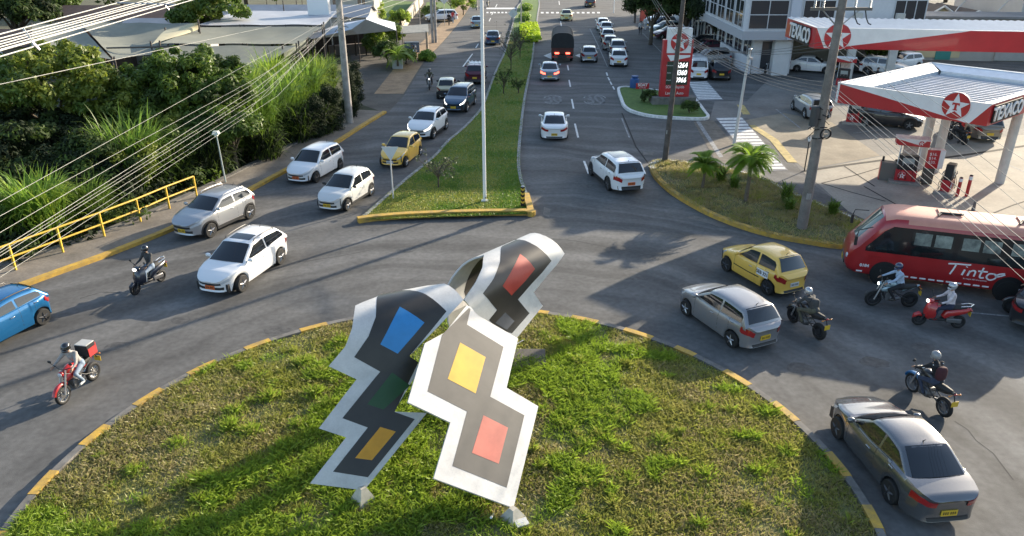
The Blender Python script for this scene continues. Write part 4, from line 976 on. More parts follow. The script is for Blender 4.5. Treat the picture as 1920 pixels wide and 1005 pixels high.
ecar('black pick-up like car parked beside the white van', 'suv', 'black', (1352,153), (1335,128), group=PG)
for i, (px, py, st, col, lb) in enumerate([(1236,38,'hatch','white','white hatchback at the far end of the parking row'),(1240,46,'hatch','darkblue','dark blue hatchback second from the far end of the parking row'),(1246,56,'hatch','teal','pale blue hatchback in the parking row just left above the price sign'),
    (1254,66,'hatch','maroon','dark red hatchback in the parking row hidden by the price sign'),(1318,84,'sedan','black','black saloon in the parking row right of the price sign'),(1322,94,'sedan','maroon','dark red saloon above the silver sport utility car in the row')]):
    make_car(lb, 'car', st, col, G(px, py+6)[:2], math.radians(192), PG, detail=1)
# ---------------- motorcycles
CL = dict(white=cloth('white', (.55,.56,.58)), grey=cloth('grey', (.34,.32,.30)), dgrey=cloth('dark_grey', (.055,.055,.055)), black=cloth('black', (.015,.015,.018)), jean=cloth('denim', (.20,.26,.34)), djean=cloth('dark_denim', (.035,.045,.075)), navy=cloth('navy', (.02,.025,.05)), pink=cloth('pale_pink', (.60,.53,.54)), red=cloth('red', (.42,.03,.025)), blue=cloth('light_blue', (.38,.46,.58)), olive=cloth('olive', (.10,.095,.065)))
HB = M('black_helmet', (.012,.012,.013), .12, coat=1); HS = M('silver_helmet', (.42,.42,.43), .2, metal=.4, coat=1); HN = M('navy_helmet', (.02,.03,.08), .15, coat=1); HG = M('grey_helmet', (.12,.12,.125), .25, coat=.6)
b = make_bike('red and black motorcycle with pale wheels ridden past the island at lower left', (122.6,756.4), (178.4,711.8), 'red', rimmat=CHROME, lights=False, group=BIKES)
rider('rider in light grey shirt, jeans and black helmet carrying the delivery box', b, RIDE, dict(shirt=CL['grey'], trousers=CL['jean'], shoe=SHOEW, arm=CL['grey']), helmet=HB, voxel=.016)
t = thing('delivery_box', 'black delivery box with a red back carried behind the grey shirted rider', 'box', (b[1][0], b[1][1], 0), b[2])
m = MB(); m.box((-.60,0,1.15), (.38,.42,.38)); m.build('box_body', CL['black'], t, bevel=.03)
m = MB(); m.box((-.80,0,1.12), (.03,.40,.33)); m.box((-.62,-.215,1.09), (.34,.03,.26)); m.box((-.62,.215,1.09), (.34,.03,.26)); m.build('red_panel', M('red_nylon', (.50,.03,.03), .6, var=.2, vs=6), t)
m = MB(); m.box((-.60,0,1.35), (.36,.40,.03)); m.build('lid', M('grey_reflector', (.40,.40,.38), .5), t, bevel=.01)
b = make_bike('dark blue scooter with twin lamps ahead of the white crossover', (255.7,553), (305,527), 'night', 'scooter', group=BIKES, lights=True, accent=CHROME, cat='scooter')
rider('rider in dark jacket and grey jeans on the dark blue scooter', b, SCOOT, dict(shirt=CL['dgrey'], trousers=CL['jean']), helmet=HB, voxel=.018)
b = make_bike('dark motorcycle coming towards the camera far up the left road', (804,172.5), (808.5,160.5), 'black', group=BIKES, lights=True)
rider('rider in dark clothes coming towards the camera on the far left road', b, RIDE, dict(shirt=CL['olive'], trousers=CL['black']), helmet=HB)
b = make_bike('dark sport motorcycle with yellow plate following the steel grey hatchback', (1483.5,603), (1535,637), 'black', 'sport', group=BIKES)
rider('rider in grey jacket and silver helmet crouched on the dark sport motorcycle', b, dict(RIDE, pelvis=(-.30,0,.94), chest=(-.05,0,1.18), neck=(.08,0,1.33), head=(.15,0,1.45), shoulder=(.06,.18,1.27), elbow=(.22,.30,1.05), hand=(.40,.30,1.0)), dict(shirt=CL['dgrey'], trousers=CL['olive']), helmet=HS, pack=CL['dgrey'], voxel=.018)
b = make_bike('black and silver blue naked motorcycle beside the front of the red bus', (1629.8,572.7), (1706,575.5), CP['teal'], group=BIKES, lights=True, accent=DARK)
rider('rider in a white shirt and dark blue helmet beside the red bus', b, dict(RIDE, chest=(-.12,0,1.26), neck=(-.05,0,1.46), head=(.0,0,1.60), shoulder=(-.08,.18,1.38), elbow=(.14,.30,1.20)), dict(shirt=CL['blue'], trousers=CL['black']), helmet=HN, voxel=.018)
b = make_bike('red scooter with silver grab rail below the bus lettering', (1720.5,609.5), (1794,615), 'red', 'scooter', group=BIKES, lights=True, accent=CHROME, cat='scooter')
rider('rider in a pale pink shirt, dark trousers and silver helmet on the red scooter', b, SCOOT, dict(shirt=CL['pink'], trousers=CL['navy']), helmet=HS, voxel=.018)
b = make_bike('black motorcycle with blue front fender behind the dark grey saloon', (1706.6,732.8), (1766.9,780.6), 'black', group=BIKES, accent=CP['blue'], rimmat=RIM)
rider('rider in black jacket with white stripes beside the dark grey saloon', b, RIDE, dict(shirt=CL['black'], trousers=CL['djean']), helmet=M('grey_shell_helmet', (.25,.25,.25), .25, coat=.6), pack=cloth('dark_red', (.06,.015,.02)), vest=WPAINT, voxel=.016)
b = make_bike('black motorcycle half outside the right edge near the bus rear wheel', (1897,588), (1968,600), 'black', group=BIKES)
rider('rider with silver helmet half outside the right edge', b, RIDE, dict(shirt=CL['black'], trousers=CL['black']), helmet=HS)
b = make_bike('small motorcycle at the top edge of the left carriageway', (914,17), (916,10), 'black', group=BIKES)
rider('rider in a white shirt at the top edge of the left carriageway', b, RIDE, dict(shirt=CL['white'], trousers=CL['black']), helmet=HB, voxel=.03)
b = make_bike('black motorcycle refuelling beside the canopy column', (1780,262), (1806,272), 'black', group=BIKES)
rider('motorcyclist in dark clothes refuelling beside the canopy column', b, RIDE, dict(shirt=CL['black'], trousers=CL['black']), helmet=HG, voxel=.025)
def stand(label, px, py, ang, mats, **k): return make_person(label, STAND, mats, G(px, py)[:2], math.radians(ang), voxel=.028, hair=k.pop('hair', INK), **k)
stand('station attendant in a red shirt beside the refuelling motorcycle', 1797, 268, 200, dict(shirt=CL['red'], trousers=CL['black'], arm=SKIN))
stand('pedestrian in dark clothes walking behind the white off-road wagon', 842, 48, 250, dict(shirt=CL['black'], trousers=CL['black']))
stand('pedestrian in a red top walking beside the one in dark clothes', 849.5, 44, 250, dict(shirt=CL['red'], trousers=CL['jean']))
stand('pedestrian in a white shirt and dark trousers standing on the far service lane', 1200, 66, 90, dict(shirt=CL['white'], trousers=CL['black']))
stand('pedestrian in white beside the parked white hatchback', 1209, 57, 60, dict(shirt=CL['white'], trousers=CL['white']))
stand('station attendant in dark trousers under the near canopy', 1618, 222, 180, dict(shirt=CL['red'], trousers=CL['black']))
stand('customer in black near the far canopy pumps', 1640, 165, 180, dict(shirt=CL['black'], trousers=CL['black']))
b = make_bike('dark motorcycle parked at the foot of the white block column', (1432,140), (1446,134), 'black', group=BIKES)
rider('person in black sitting on the motorcycle by the white block column', b, RIDE, dict(shirt=CL['black'], trousers=CL['black']), helmet=HB, voxel=.03)
make_bike('white and black motorcycle parked at the food stall', (771,118), (783,108), 'white', group='motorcycles parked at the food stall')
make_bike('dark motorcycle parked nearest the pavement at the food stall', (782,108), (775,98), 'black', group='motorcycles parked at the food stall')
# ------------------------------------------------------------------ red minibus
def make_bus():
    f, r = P2(G(1652,531)), P2(G(1882,561)); h = (f-r).normalized(); left = Vector((-h.y, h.x))
    W, H = 2.15, 2.85; wbx = (f-r).length
    c = (f+r)/2 - left*(W/2-.14) ; ang = math.atan2(h.y, h.x)
    t = thing('red_minibus', 'long red minibus with dark windows and white lettering driving into the junction', 'bus', (c.x, c.y, .004), ang, None)
    xf, xr = wbx/2, -wbx/2; X0 = xf+1.45; X1 = xr-1.9
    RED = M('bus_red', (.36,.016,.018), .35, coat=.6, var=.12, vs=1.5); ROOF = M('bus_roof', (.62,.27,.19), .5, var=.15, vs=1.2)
    # body loft : rings along x
    sec = [(X0, .62, 1.10, .78), (X0-.12, .45, 1.45, .90), (X0-.40, .36, 1.75, .98), (X0-.85, .34, 2.35, 1.0), (X0-1.15, .34, 2.72, 1.0), (X0-1.5, .34, 2.82, 1.0)]
    n = 14
    for i in range(1, n): sec.append((lerp(X0-1.5, X1+.15, i/n), .34, 2.84, 1.0))
    sec += [(X1+.15, .36, 2.80, 1.0), (X1, .5, 2.60, .95)]
    def ring(x, z0, z1, wf):
        w = W/2*wf; zz = min(z1, 2.55); out = []
        for y, z in ((0, z0), (w*.92, z0), (w, z0+.12)): out.append((x, y, z))
        for q in (.2, .4, .6, .8, 1): z = lerp(z0+.12, z1-.28, q); yy = w*(1-.07*max(0, (z-1.3)/1.4)**1.5); out.append((x, yy, z))
        for a in (.3, .6, .85, 1): out.append((x, w*.93*math.cos(a*math.pi/2)**.75 if a < 1 else 0, z1-.28+.28*math.sin(a*math.pi/2)**.8))
        return out
    rows = []
    for s_ in sec:
        R_ = ring(*s_); rows.append([Vector(p) for p in R_] + [Vector((p[0], -p[1], p[2])) for p in R_[1:-1]][::-1])
    m = MB(); m.grid(rows, 0, closed=True); k = len(rows[0])
    m.add(rows[0], [tuple(range(k))]); m.add(rows[-1], [tuple(range(k))])
    # material by height : roof paler
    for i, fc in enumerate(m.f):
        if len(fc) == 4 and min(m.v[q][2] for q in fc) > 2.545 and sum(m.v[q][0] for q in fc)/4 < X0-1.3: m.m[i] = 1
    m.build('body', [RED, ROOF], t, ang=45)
    def sy(z): return W/2*(1-.07*max(0, (z-1.3)/1.4)**1.5)
    BG = M('bus_glass', (.012,.016,.017), .06, spec=.8)
    IN = M('bus_pane_light', (.30,.33,.29), .2, var=.5, vs=3, col2=(.06,.07,.07)); SE = M('bus_seat', (.05,.07,.10), .8)
    for s in (1, -1):
        # dark window band
        m = MB(); pts = []; xs = np.linspace(X0-.62, X1+.45, 24); rows = []
        for tt in (0, .25, .5, .75, 1):
            row = []
            for x in xs:
                zb = 1.34; zt = 2.42 if x < X0-1.35 else lerp(1.50, 2.42, max(0, min(1, (X0-.62-x)/.73))); z = lerp(zb, zt, tt); row.append((x, s*(sy(z)+.006), z))
            rows.append(row)
        m.grid(rows, 0); band = m.build('window_band', M('band_black', (.014,.013,.014), .15, coat=.5), t, ang=60)
        L0 = X0-1.75; wid = [1.05, 1.75, 1.85, 1.7, 1.2]; x = L0 + .35
        gaps = [(X0-.95, X0-1.75, True)]; x = X0-2.15
        while x-1.0 > X1+.6: gaps.append((x, max(x-1.45, X1+.55), False)); x -= 1.62
        for a_, b_, first in gaps:
            w_ = MB(); cx = (a_+b_)/2; rows = []
            for tt in (0, .5, 1): rows.append([(lerp(a_, b_, u) - (0 if not first else 0), s*(sy(lerp(1.45,2.32,tt))+.010), lerp(1.45, 2.32 if not first else lerp(1.95,2.30,u), tt)) for u in (0,.33,.66,1)])
            w_.grid(rows, 0); wn_ = w_.build('window', BG, t)
            if not first:
                # pale upper sliding panes, seats seen through
                p_ = MB(); z0, z1 = 1.80, 2.28
                for q0, q1 in ((.06,.46),(.54,.94)):
                    p_.add([(lerp(a_,b_,q0), s*(sy(z0)+.014), z0), (lerp(a_,b_,q1), s*(sy(z0)+.014), z0), (lerp(a_,b_,q1), s*(sy(z1)+.014), z1), (lerp(a_,b_,q0), s*(sy(z1)+.014), z1)], [(0,1,2,3)])
                p_.build('sliding_pane', IN, wn_, smooth=False)
        for i in range(11):
            xx = lerp(xf-.75, xr+.75, i/9) if i < 10 else X0-.55; m = MB(); m.box((xx, s*(W/2+.004), .47), (.22, .012, .055)); m.build('reflector_strip', WPAINT, t, smooth=False)
        for xw in (xf, xr):
            m = MB(); m.lathe([(.001,-.01),(.52,-.01),(.52,.02),(.001,.02)], (xw, s*(W/2-.002), .46), 28, 0, axis='Y'); m.build('wheel_arch', DRK, t, smooth=False)
            m = MB(); m.lathe([(.24,-.13),(.39,-.13),(.41,-.1),(.41,.1),(.39,.13),(.24,.13)], (0,0,0), 26, 0, axis='Y'); w = m.build('wheel', BLACK, t); w.location = (xw, s*(W/2-.10), .41)
            m = MB(); m.lathe([(.25,s*.10),(.22,s*.10),(.10,s*.05),(.08,s*.10),(.001,s*.10)], (0,0,0), 20, 0, axis='Y'); m.build('rim', RIMD, w)
        m = MB(); m.tube([(X0-.75, s*(W/2-.1), 2.3), (X0-.25, s*(W/2+.14), 2.2), (X0-.2, s*(W/2+.18), 1.95)], .022, 6); m.box((X0-.2, s*(W/2+.18), 1.8), (.10,.22,.36)); m.build('side_mirror', DARK, t, bevel=.03)
    # windscreen on the sloped nose
    m = MB(); rows = []
    for i in range(7):
        q = i/6; x = lerp(X0-.28, X0-1.08, q); z = np.interp(-x, [-a_[0] for a_ in sec[:6]], [a_[2] for a_ in sec[:6]]) - .10*0; w_ = lerp(.82, .90, q)*W/2
        rows.append([(x - .16*(f_*f_) + .04, w_*f_, z + .035 - .16*abs(f_)**3) for f_ in (-1,-.8,-.5,-.2,0,.2,.5,.8,1)])
    m.grid(rows, 0); m.build('windscreen', M('windscreen_glass', (.09,.13,.12), .05, spec=.8), t, ang=70)
    for s in (1,-1): m = MB(); m.ell((X0-.13, s*.72, .95), (.14,.20,.14), p=.8); m.build('headlight', HEADL, t)
    m = MB(); m.box((X0-.02,0,.62), (.10,1.2,.16)); m.build('bumper', DARK, t, bevel=.03)
    m = MB(); m.box((X0+.045,0,.62), (.015,.40,.16)); m.build('licence_plate', PLATE_Y, t)
    for x in (X0-3.4, X0-6.1):
        m = MB()
        for s in (1,-1): m.tube([(x+.45, s*.42, 2.88), (x+.35, s*.18, 2.90), (x-.45, s*.16, 2.895)], .035, 6) if s > 0 else None
        m.tube([(x+.45,.50,2.86),(x+.30,.22,2.885),(x-.45,.18,2.885)], .03, 6); m.build('roof_hatch_rim', DARK, t)
        m = MB(); m.box((x,-.1,2.865), (.8,.55,.05)); m.build('roof_hatch', ROOF, t, bevel=.02)
    WL = M('white_vinyl', (.75,.72,.72), .5)
    # script lettering on the side seen in the photo (left side of the bus)
    s = 1
    def F_(x, z): return frame((x, s*(W/2+.012), z), (-1,0,0), (0,0,1))
    xc = lerp(xf, xr, .74)
    def stroke(pts, w=.042, base=(0,0)):
        mm = MB(); P_ = smooth_path([Vector((a_, b_, 0)) for a_, b_ in pts], 5); A = offset(P_, w); B = offset(P_, -w)
        mm.grid([[(xc-(p.x), s*(W/2+.014), .92+p.y) for p in A], [(xc-(p.x), s*(W/2+.014), .92+p.y) for p in B]], 0); return mm
    S_ = [[(-1.05,.30),(-.75,.33),(-.40,.34),(-.30,.36)], [(-.78,.33),(-.84,.10),(-.92,-.12)], [(-.46,.14),(-.52,-.10)], [(-.42,.24),(-.41,.27)],
          [(-.28,.12),(-.33,-.10)], [(-.32,.02),(-.2,.13),(-.10,.10),(-.12,-.10)], [(.14,.30),(.08,.0),(.10,-.11),(.22,-.10)], [(-.02,.14),(.18,.15),(.30,.15)],
          [(.52,.10),(.36,.08),(.30,-.06),(.42,-.16),(.58,-.08),(.60,.06),(.50,.10)], [(.56,.02),(.70,.12),(.86,.16)], [(.58,-.02),(.74,.04),(.88,.12)]]
    mm = MB()
    for q in S_:
        k_ = stroke(q, .030 if len(q) > 2 else .034); b_ = len(mm.v); mm.v += k_.v; mm.f += [tuple(i+b_ for i in ff) for ff in k_.f]; mm.m += k_.m
    tl = mm.build('lettering', WL, t, smooth=False, fix=False); tl['label'] = 'white handwritten lettering reading Tinto'
    put_text('la magia del transporte', .085, WL, F_(xc+.05, .70), t, name='small_lettering', depth=.002)
    put_text('0184', .17, WL, F_(X0-.70, .72), t, name='number', depth=.002, bold=.006)
    put_text('www.tinto.com', .075, M('dark_red_ink', (.2,.01,.01), .5), F_(X0-1.0, 1.15), t, name='faded_lettering', depth=.002)
    # seats and driver are dark shapes behind the glass
make_bus()
# ------------------------------------------------------------------ bent ribbon sculpture
SW = M('sculpture_white', (0.56,0.55,0.53), 0.5, var=0.17, vs=1.6, bump=.1, bs=12, fine=.05)
SK = M('sculpture_black', (0.035,0.031,0.026), 0.36, var=.25, vs=1.5)
SG = M('sculpture_faded_black', (0.085,0.078,0.068), 0.55, var=.2, vs=1.5)  # lighter black used for the front ribbon's field
def scol(n, c): return M('sculpture_'+n, c, .45, var=.15, vs=2)
SB_, SY_, SR_, SO_, SGn, SRd, SGy = scol('blue', (.03,.22,.50)), scol('yellow', (.62,.38,.03)), scol('coral', (.50,.13,.09)), scol('orange', (.66,.30,.015)), scol('green', (.020,.075,.025)), scol('red', (.42,.045,.03)), scol('grey_blue', (.085,.09,.105))
class Ribbon:
    """sheet bent along a vertical profile (b,z) and extruded along the horizontal axis A through O"""
    def __init__(s, O, A, prof):
        s.O = Vector((O[0], O[1])); s.A = Vector(A).normalized(); s.B = Vector((s.A.y, -s.A.x)); s.P = [Vector(p) for p in prof]
        s.U = [0.0]
        for a, b in zip(s.P, s.P[1:]): s.U.append(s.U[-1] + (b-a).length)
    def pt(s, u, w, n=0.0):
        u = max(0, min(s.U[-1]-1e-6, u)); i = max(k for k in range(len(s.U)) if s.U[k] <= u); i = min(i, len(s.P)-2)
        t = (u-s.U[i])/(s.U[i+1]-s.U[i]); p = s.P[i].lerp(s.P[i+1], t); d = (s.P[i+1]-s.P[i]).normalized(); nn = Vector((d.y, -d.x))   # faces the +B side on the way up
        p = p + nn*n; q = s.O + s.A*w + s.B*p.x
        return Vector((q.x, q.y, p.y))
    def hit(s, px, py):
        d = ray(px, py); o = Vector((0, 0, CAM_H)); ob = (Vector((0,0))-s.O).dot(s.B); db = Vector((d.x, d.y)).dot(s.B)
        best = None; near = (1e9, 0, 0)
        for i in range(len(s.P)-1):
            a, b = s.P[i], s.P[i+1]; e = b-a; den = db*(-e.y) + e.x*d.z
            if abs(den) < 1e-9: continue
            # o + t d = a + k e
            rx, rz = a.x-ob, a.y-CAM_H
            t = (rx*(-e.y) + e.x*rz)/den; k = (db*rz - d.z*rx)/den
            kk = min(1, max(0, k)); miss = abs(k-kk)*e.length
            if -1e-6 <= k <= 1+1e-6 and t > 0 and (best is None or t < best[0]): best = (t, s.U[i]+kk*e.length)
        if best is None:
            # tangent: profile vertex closest in angle to the ray
            for i, a in enumerate(s.P):
                ang = abs(math.atan2(a.y-CAM_H, a.x-ob) - math.atan2(d.z, db))
                if ang < near[0]:
                    tt = ((a.x-ob)*db + (a.y-CAM_H)*d.z)/(db*db+d.z*d.z); near = (ang, s.U[i], tt)
            best = (near[2], near[1])
        q = Vector((d.x, d.y))*best[0]; return (best[1], (q-s.O).dot(s.A), best[0])
def inset_ribbon(rib, poly, n0, n1, name, mat, parent, du=.12):
    """polygon given in (u,w) turned into a thin bent plate between offsets n0 and n1"""
    from mathutils.geometry import delaunay_2d_cdt
    vs, _, fs, _, _, _ = delaunay_2d_cdt([Vector((p[0], p[1])) for p in poly], [], [list(range(len(poly)))], 1, 1e-5)
    bm = bmesh.new(); bv = [bm.verts.new((v.x, v.y, 0)) for v in vs]
    for q in fs: bm.faces.new([bv[i] for i in q])
    lo = min(p[0] for p in poly); hi = max(p[0] for p in poly); k = int((hi-lo)/du)+1
    cuts = [c_ for c_ in rib.U if lo+.01 < c_ < hi-.01]
    for c_ in cuts: bmesh.ops.bisect_plane(bm, geom=bm.verts[:]+bm.edges[:]+bm.faces[:], plane_co=(c_,0,0), plane_no=(1,0,0))
    r = bmesh.ops.extrude_face_region(bm, geom=bm.faces[:]); new = [v for v in r['geom'] if isinstance(v, bmesh.types.BMVert)]; ns = set(new)
    for v in bm.verts:
        if v in ns: continue
        v.co = rib.pt(v.co.x, v.co.y, n0)
    for v in new: v.co = rib.pt(v.co.x, v.co.y, n1)
    bmesh.ops.recalc_face_normals(bm, faces=bm.faces)
    me = bpy.data.meshes.new(name); bm.to_mesh(me); bm.free(); me.materials.append(mat)
    me.polygons.foreach_set('use_smooth', [True]*len(me.polygons)); me.set_sharp_from_angle(angle=math.radians(28)); me.update()
    o = bpy.data.objects.new(name, me); COL.objects.link(o); o.parent = parent; return o
def px5(x, y): return (560 + x/1.717, 420 + y/1.717)
def px6(x, y): return (820 + x/4.568, 430 + y/4.568)
def arc(c, r, a0, a1, n): return [(c[0]+r*math.cos(math.radians(a0+(a1-a0)*i/n)), c[1]+r*math.sin(math.radians(a0+(a1-a0)*i/n))) for i in range(n+1)]
SC_ROOT = thing('ribbon_sculpture', 'tall sculpture of zigzag steel ribbons, white edged black, with coloured diamonds', 'sculpture', (0,0,0))
SC_INFO = []
def plate(name, rib, outline, black, diamonds, bmat, extra=None):
    uv = [rib.hit(*p)[:2] if len(p) == 2 else p[1:] for p in outline]
    base = inset_ribbon(rib, uv, -.025, .025, name, SW, SC_ROOT)
    b = [rib.hit(*p)[:2] if len(p) == 2 else p[1:] for p in black]
    if black: inset_ribbon(rib, b, .0262, .0285, 'black_field', bmat, base)
    for q, m in diamonds:
        d = [rib.hit(*p)[:2] for p in q]; inset_ribbon(rib, d, .0295, .0315, 'diamond', m, base)
    SC_INFO.append((name, uv)); return base, uv, b
# --- left ribbon
_g = G(682,919,.70)
R1 = Ribbon((_g.x, _g.y), (.91, .41), [(0,.68)] + [(-1.9*t, .68+3.1*t) for t in (.25,.5,.7)] + arc((-2.60, 3.28), 1.0, 20, 230, 18))
h = R1.hit
o1 = [px5(252,237), px5(183,265), px5(172,335), px5(150,395), px5(97,458), px5(187,500), px5(65,658), px5(153,687), px5(37,835), px5(210,857), px5(412,608), px5(306,604), px5(392,460), px5(355,425), px5(530,245), px5(470,195), px5(405,180), px5(390,175)]
b1 = [px5(252,240), px5(248,300), px5(225,360), px5(178,428), px5(262,475), px5(140,625), px5(222,655), px5(110,797), px5(222,815), px5(373,628), px5(308,605), px5(385,445), px5(355,425), px5(475,282), px5(400,225), px5(330,214)]

X = lambda u, w: ('x', u, w)
o1 = o1[1:] + [X(5.2,h(*px5(390,175))[1]+.15), X(5.9,2.9), X(7.2,2.6), X(6.9,1.9), X(6.0,1.7), X(5.3,h(*px5(252,237))[1]+.3), px5(252,237)]
b1 = b1 + [X(5.6,h(*px5(330,214))[1]+.25), X(5.6,h(*px5(252,240))[1]+.45)]
R1.O = Vector(R1.O)
plate('left_ribbon', R1, o1, b1, [([px5(325,268), px5(404,318), px5(318,417), px5(262,387)], SB_), ([px5(300,478), px5(358,520), px5(272,597), px5(220,580)], SGn), ([px5(262,653), px5(312,668), px5(235,760), px5(181,753)], SO_)], SK)
# --- front ribbon (flat, leaning back)
_g = G(962,953,.55)
R2 = Ribbon((_g.x, _g.y), (.63, .78), [(.1,.45),(0,.53)] + [(-.74*t, .53+.67*t) for t in (1,2,3,4,5,6,7,8)])
o2 = [px5(575,295), px5(705,370), px5(668,528), px5(770,588), px5(690,915), px5(433,820), px5(487,640), px5(350,575), px5(405,385), px5(470,350), px5(540,262), px5(552,268)]
b2 = [px5(546,272), px5(552,275), px5(540,325), px5(658,397), px5(615,557), px5(725,617), px5(668,850), px5(493,780), px5(540,605), px5(413,540), px5(460,358)]
plate('front_ribbon', R2, o2, b2, [([px5(518,383), px5(600,430), px5(568,547), px5(478,500)], SY_), ([px5(593,617), px5(672,657), px5(642,773), px5(556,738)], SR_)], SG)
# --- rear ribbon (rolled over)
R3 = Ribbon((-.75, 17.95), (.66, .75), [(.35,.3),(-.05,1.4),(-.45,2.4)] + arc((-1.42,3.26), .85, -5, 235, 18) + [(-1.75,2.0),(-1.7,.4)])
o3 = [px6(1085,210), px6(820,540), px6(900,655), px6(685,920), px6(600,1060), px6(437,900), px6(350,760), px6(240,620), px6(225,605), px6(330,450), px6(385,330), px6(400,225)]
b3 = [px6(545,165), px6(535,280), px6(480,420), px6(385,550), px6(505,690), px6(437,775), px6(520,860), px6(635,890), px6(785,718), px6(685,600), px6(972,270), px6(900,190), px6(800,125), px6(700,95), px6(620,100)]
u_, w_, _ = R3.hit(*px6(1085,210)); ut, wt, _ = R3.hit(*px6(400,225)); un, wn, _ = R3.hit(*px6(800,40))
o3 = o3 + [X(4.7, wt-.15), X(5.4, wt-.55), X(6.0, wt-1.05), X(6.8, wt-1.35), X(7.4, wt-1.3), X(8.2, wt-.8), X(9.6, wt+.3), X(9.6, wt+1.9), X(8.2, wt+1.1), X(7.1, wt+2.0), X(6.0, wn-.1), X(5.3, wn-.05), px6(800,40), px6(900,55), px6(1000,110)]
base3, uv3, _ = plate('rear_ribbon', R3, o3, b3 + [X(4.75, wt+.9), X(4.75, wt+1.6)][::-1], [([px6(705,215), px6(830,340), px6(630,565), px6(552,485)], SRd), ([px6(575,710), px6(655,785), px6(590,860), px6(490,800)], SGy)], SK)
inset_ribbon(R3, [(5.3, wt+.35), (6.2, wt-.35), (7.2, wt-.6), (8.6, wt+.3), (8.2, wt+.9), (6.9, wt+1.3), (5.6, wt+1.7)], -.0285, -.0262, 'inner_black_field', SK, base3)
inset_ribbon(R3, [(6.0, wt+.25), (7.0, wt-.1), (7.6, wt+.4), (6.5, wt+.8)], -.0315, -.0295, 'inner_lit_quad', M('sculpture_lit_black', (.30,.19,.11), .5), base3)  # brown quad paints sunlight falling on the ribbon's inner black
# concrete feet
FOOT = M('foot_concrete', (.50,.46,.38), .85, var=.2, vs=6)
def foot(px, py, r, ztop):
    c = G(px, py, .45); m = MB(); m.lathe([(r,.25),(r,.36),(.10,ztop),(.001,ztop)], (c.x, c.y, 0), 4); m.build('concrete_foot', FOOT, SC_ROOT, smooth=False)
foot(681, 935, .36, .80); foot(962, 966, .34, .66)
c = G(978, 980, .45); m = MB(); m.box((c.x, c.y, .45), (.30,.24,.04), rz=.4); pq = m.build('metal_plate', M('plaque', (.55,.55,.53), .4), bevel=.005); tag(pq, 'small pale metal plate lying in the grass by the front concrete foot', 'plate')
m = MB(); a = R2.pt(.3, -.6, -.05); m.tube([a, (a.x+.05, a.y+.35, .4)], .03, 6); m.build('support_rod', STEEL, SC_ROOT)
# ------------------------------------------------------------------ filling station
RED_S = M('station_red', (.44,.022,.028), .35, coat=.3, var=.10, vs=1.2); WH_S = M('station_white', (.74,.74,.73), .45, var=.08, vs=1.5)
SHEET = M('corrugated_sheet', (.42,.45,.49), .35, metal=.5, var=.18, vs=1.2); CEIL = M('canopy_ceiling', (.55,.53,.48), .6)
COLP = M('column_paint', (.55,.53,.49), .6, var=.15, vs=2)
def star_pts(r, ri, rot=math.pi/2): return [((r if i % 2 == 0 else ri)*math.cos(rot+math.pi*i/5), (r if i % 2 == 0 else ri)*math.sin(rot+math.pi*i/5)) for i in range(10)]
def emblem(M4, r, parent, name='emblem', z=.0):
    m = MB(); m.lathe([(.001,z),(r*1.03,z),(r*1.03,z+.04),(.001,z+.04)], n=32, T=M4); d = m.build(name, WH_S, parent)
    m = MB(); m.lathe([(.001,z+.04),(r*.99,z+.04),(r*.99,z+.06),(.001,z+.06)], n=32, T=M4); dr = m.build('red_disc', RED_S, d)
    m = MB(); P = star_pts(r*.97, r*.40); P = [(0,0)] + P; vs = [(x, y, z+.066) for x, y in P]
    m.add(vs, [(0, 1+i, 1+(i+1) % 10) for i in range(10)], 0, M4); m.build('star', WH_S, d, smooth=False)
    m = MB(); m.box((0, r*.16, z+.072), (r*.52, r*.14, .008), T=M4); m.box((0, -r*.08, z+.0735), (r*.16, r*.50, .008), T=M4); m.box((0,-r*.30,z+.0745), (r*.30, r*.08, .008), T=M4)
    m.box((-r*.22, r*.11, z+.0755), (r*.07, r*.16, .008), T=M4); m.box((r*.22, r*.11, z+.0755), (r*.07, r*.16, .008), T=M4); m.build('letter_t', RED_S, d, smooth=False)
    return d
def fascia(root, a, b, z0, z1, n, split, name, red_first=True, thick=.14):
    """fascia from a to b; split = [(s, z)] polyline along the face : red lies below it, white above"""
    a, b = Vector(a), Vector(b); d = (b-a).normalized(); L = (b-a).length; nn = Vector(n)
    def P(s, z, o=0): q = a + d*(s*L) + nn*o; return (q.x, q.y, z)
    m = MB(); m.add([P(0,z0,-thick),P(1,z0,-thick),P(1,z0,-.02),P(0,z0,-.02),P(0,z1,-thick),P(1,z1,-thick),P(1,z1,-.02),P(0,z1,-.02)], [(0,3,2,1),(4,5,6,7),(0,1,5,4),(2,3,7,6),(1,2,6,5),(3,0,4,7)]); f = m.build(name, WH_S, root, smooth=False)
    top = [(0, split[0][1])] + split[1:]
    m = MB(); lo = [P(s, z0-.004) for s, _ in split]; hi = [P(s, z) for s, z in split]; m.grid([lo, hi], 0); m.grid([[P(s, z0-.004, -.03) for s, _ in split], lo], 0); m.build('red_band', RED_S, f, smooth=False)
    m = MB(); lo = [P(s, z, .0) for s, z in split]; hi = [P(s, z1+.004, .0) for s, _ in split]; m.grid([lo, hi], 0); m.grid([hi, [P(s, z1+.004, -.03) for s, _ in split]], 0); m.build('white_band', WH_S, f, smooth=False)
    return f, P
# ---- near canopy : corners from the photo at the height of its rim
ZT, ZB = 5.6, 4.62
cL = P2(G(1571,155,ZT)); cC = P2(G(1860,196,ZT)); cR0 = P2(G(1920,177,ZT)); cB = P2(G(1750,117,ZT))
dLC = (cC-cL); dR = (cR0-cC).normalized(); dB = (cB-cL)
wB = dB.length; cR = cC + dR*wB*1.0; cB = cR - dLC
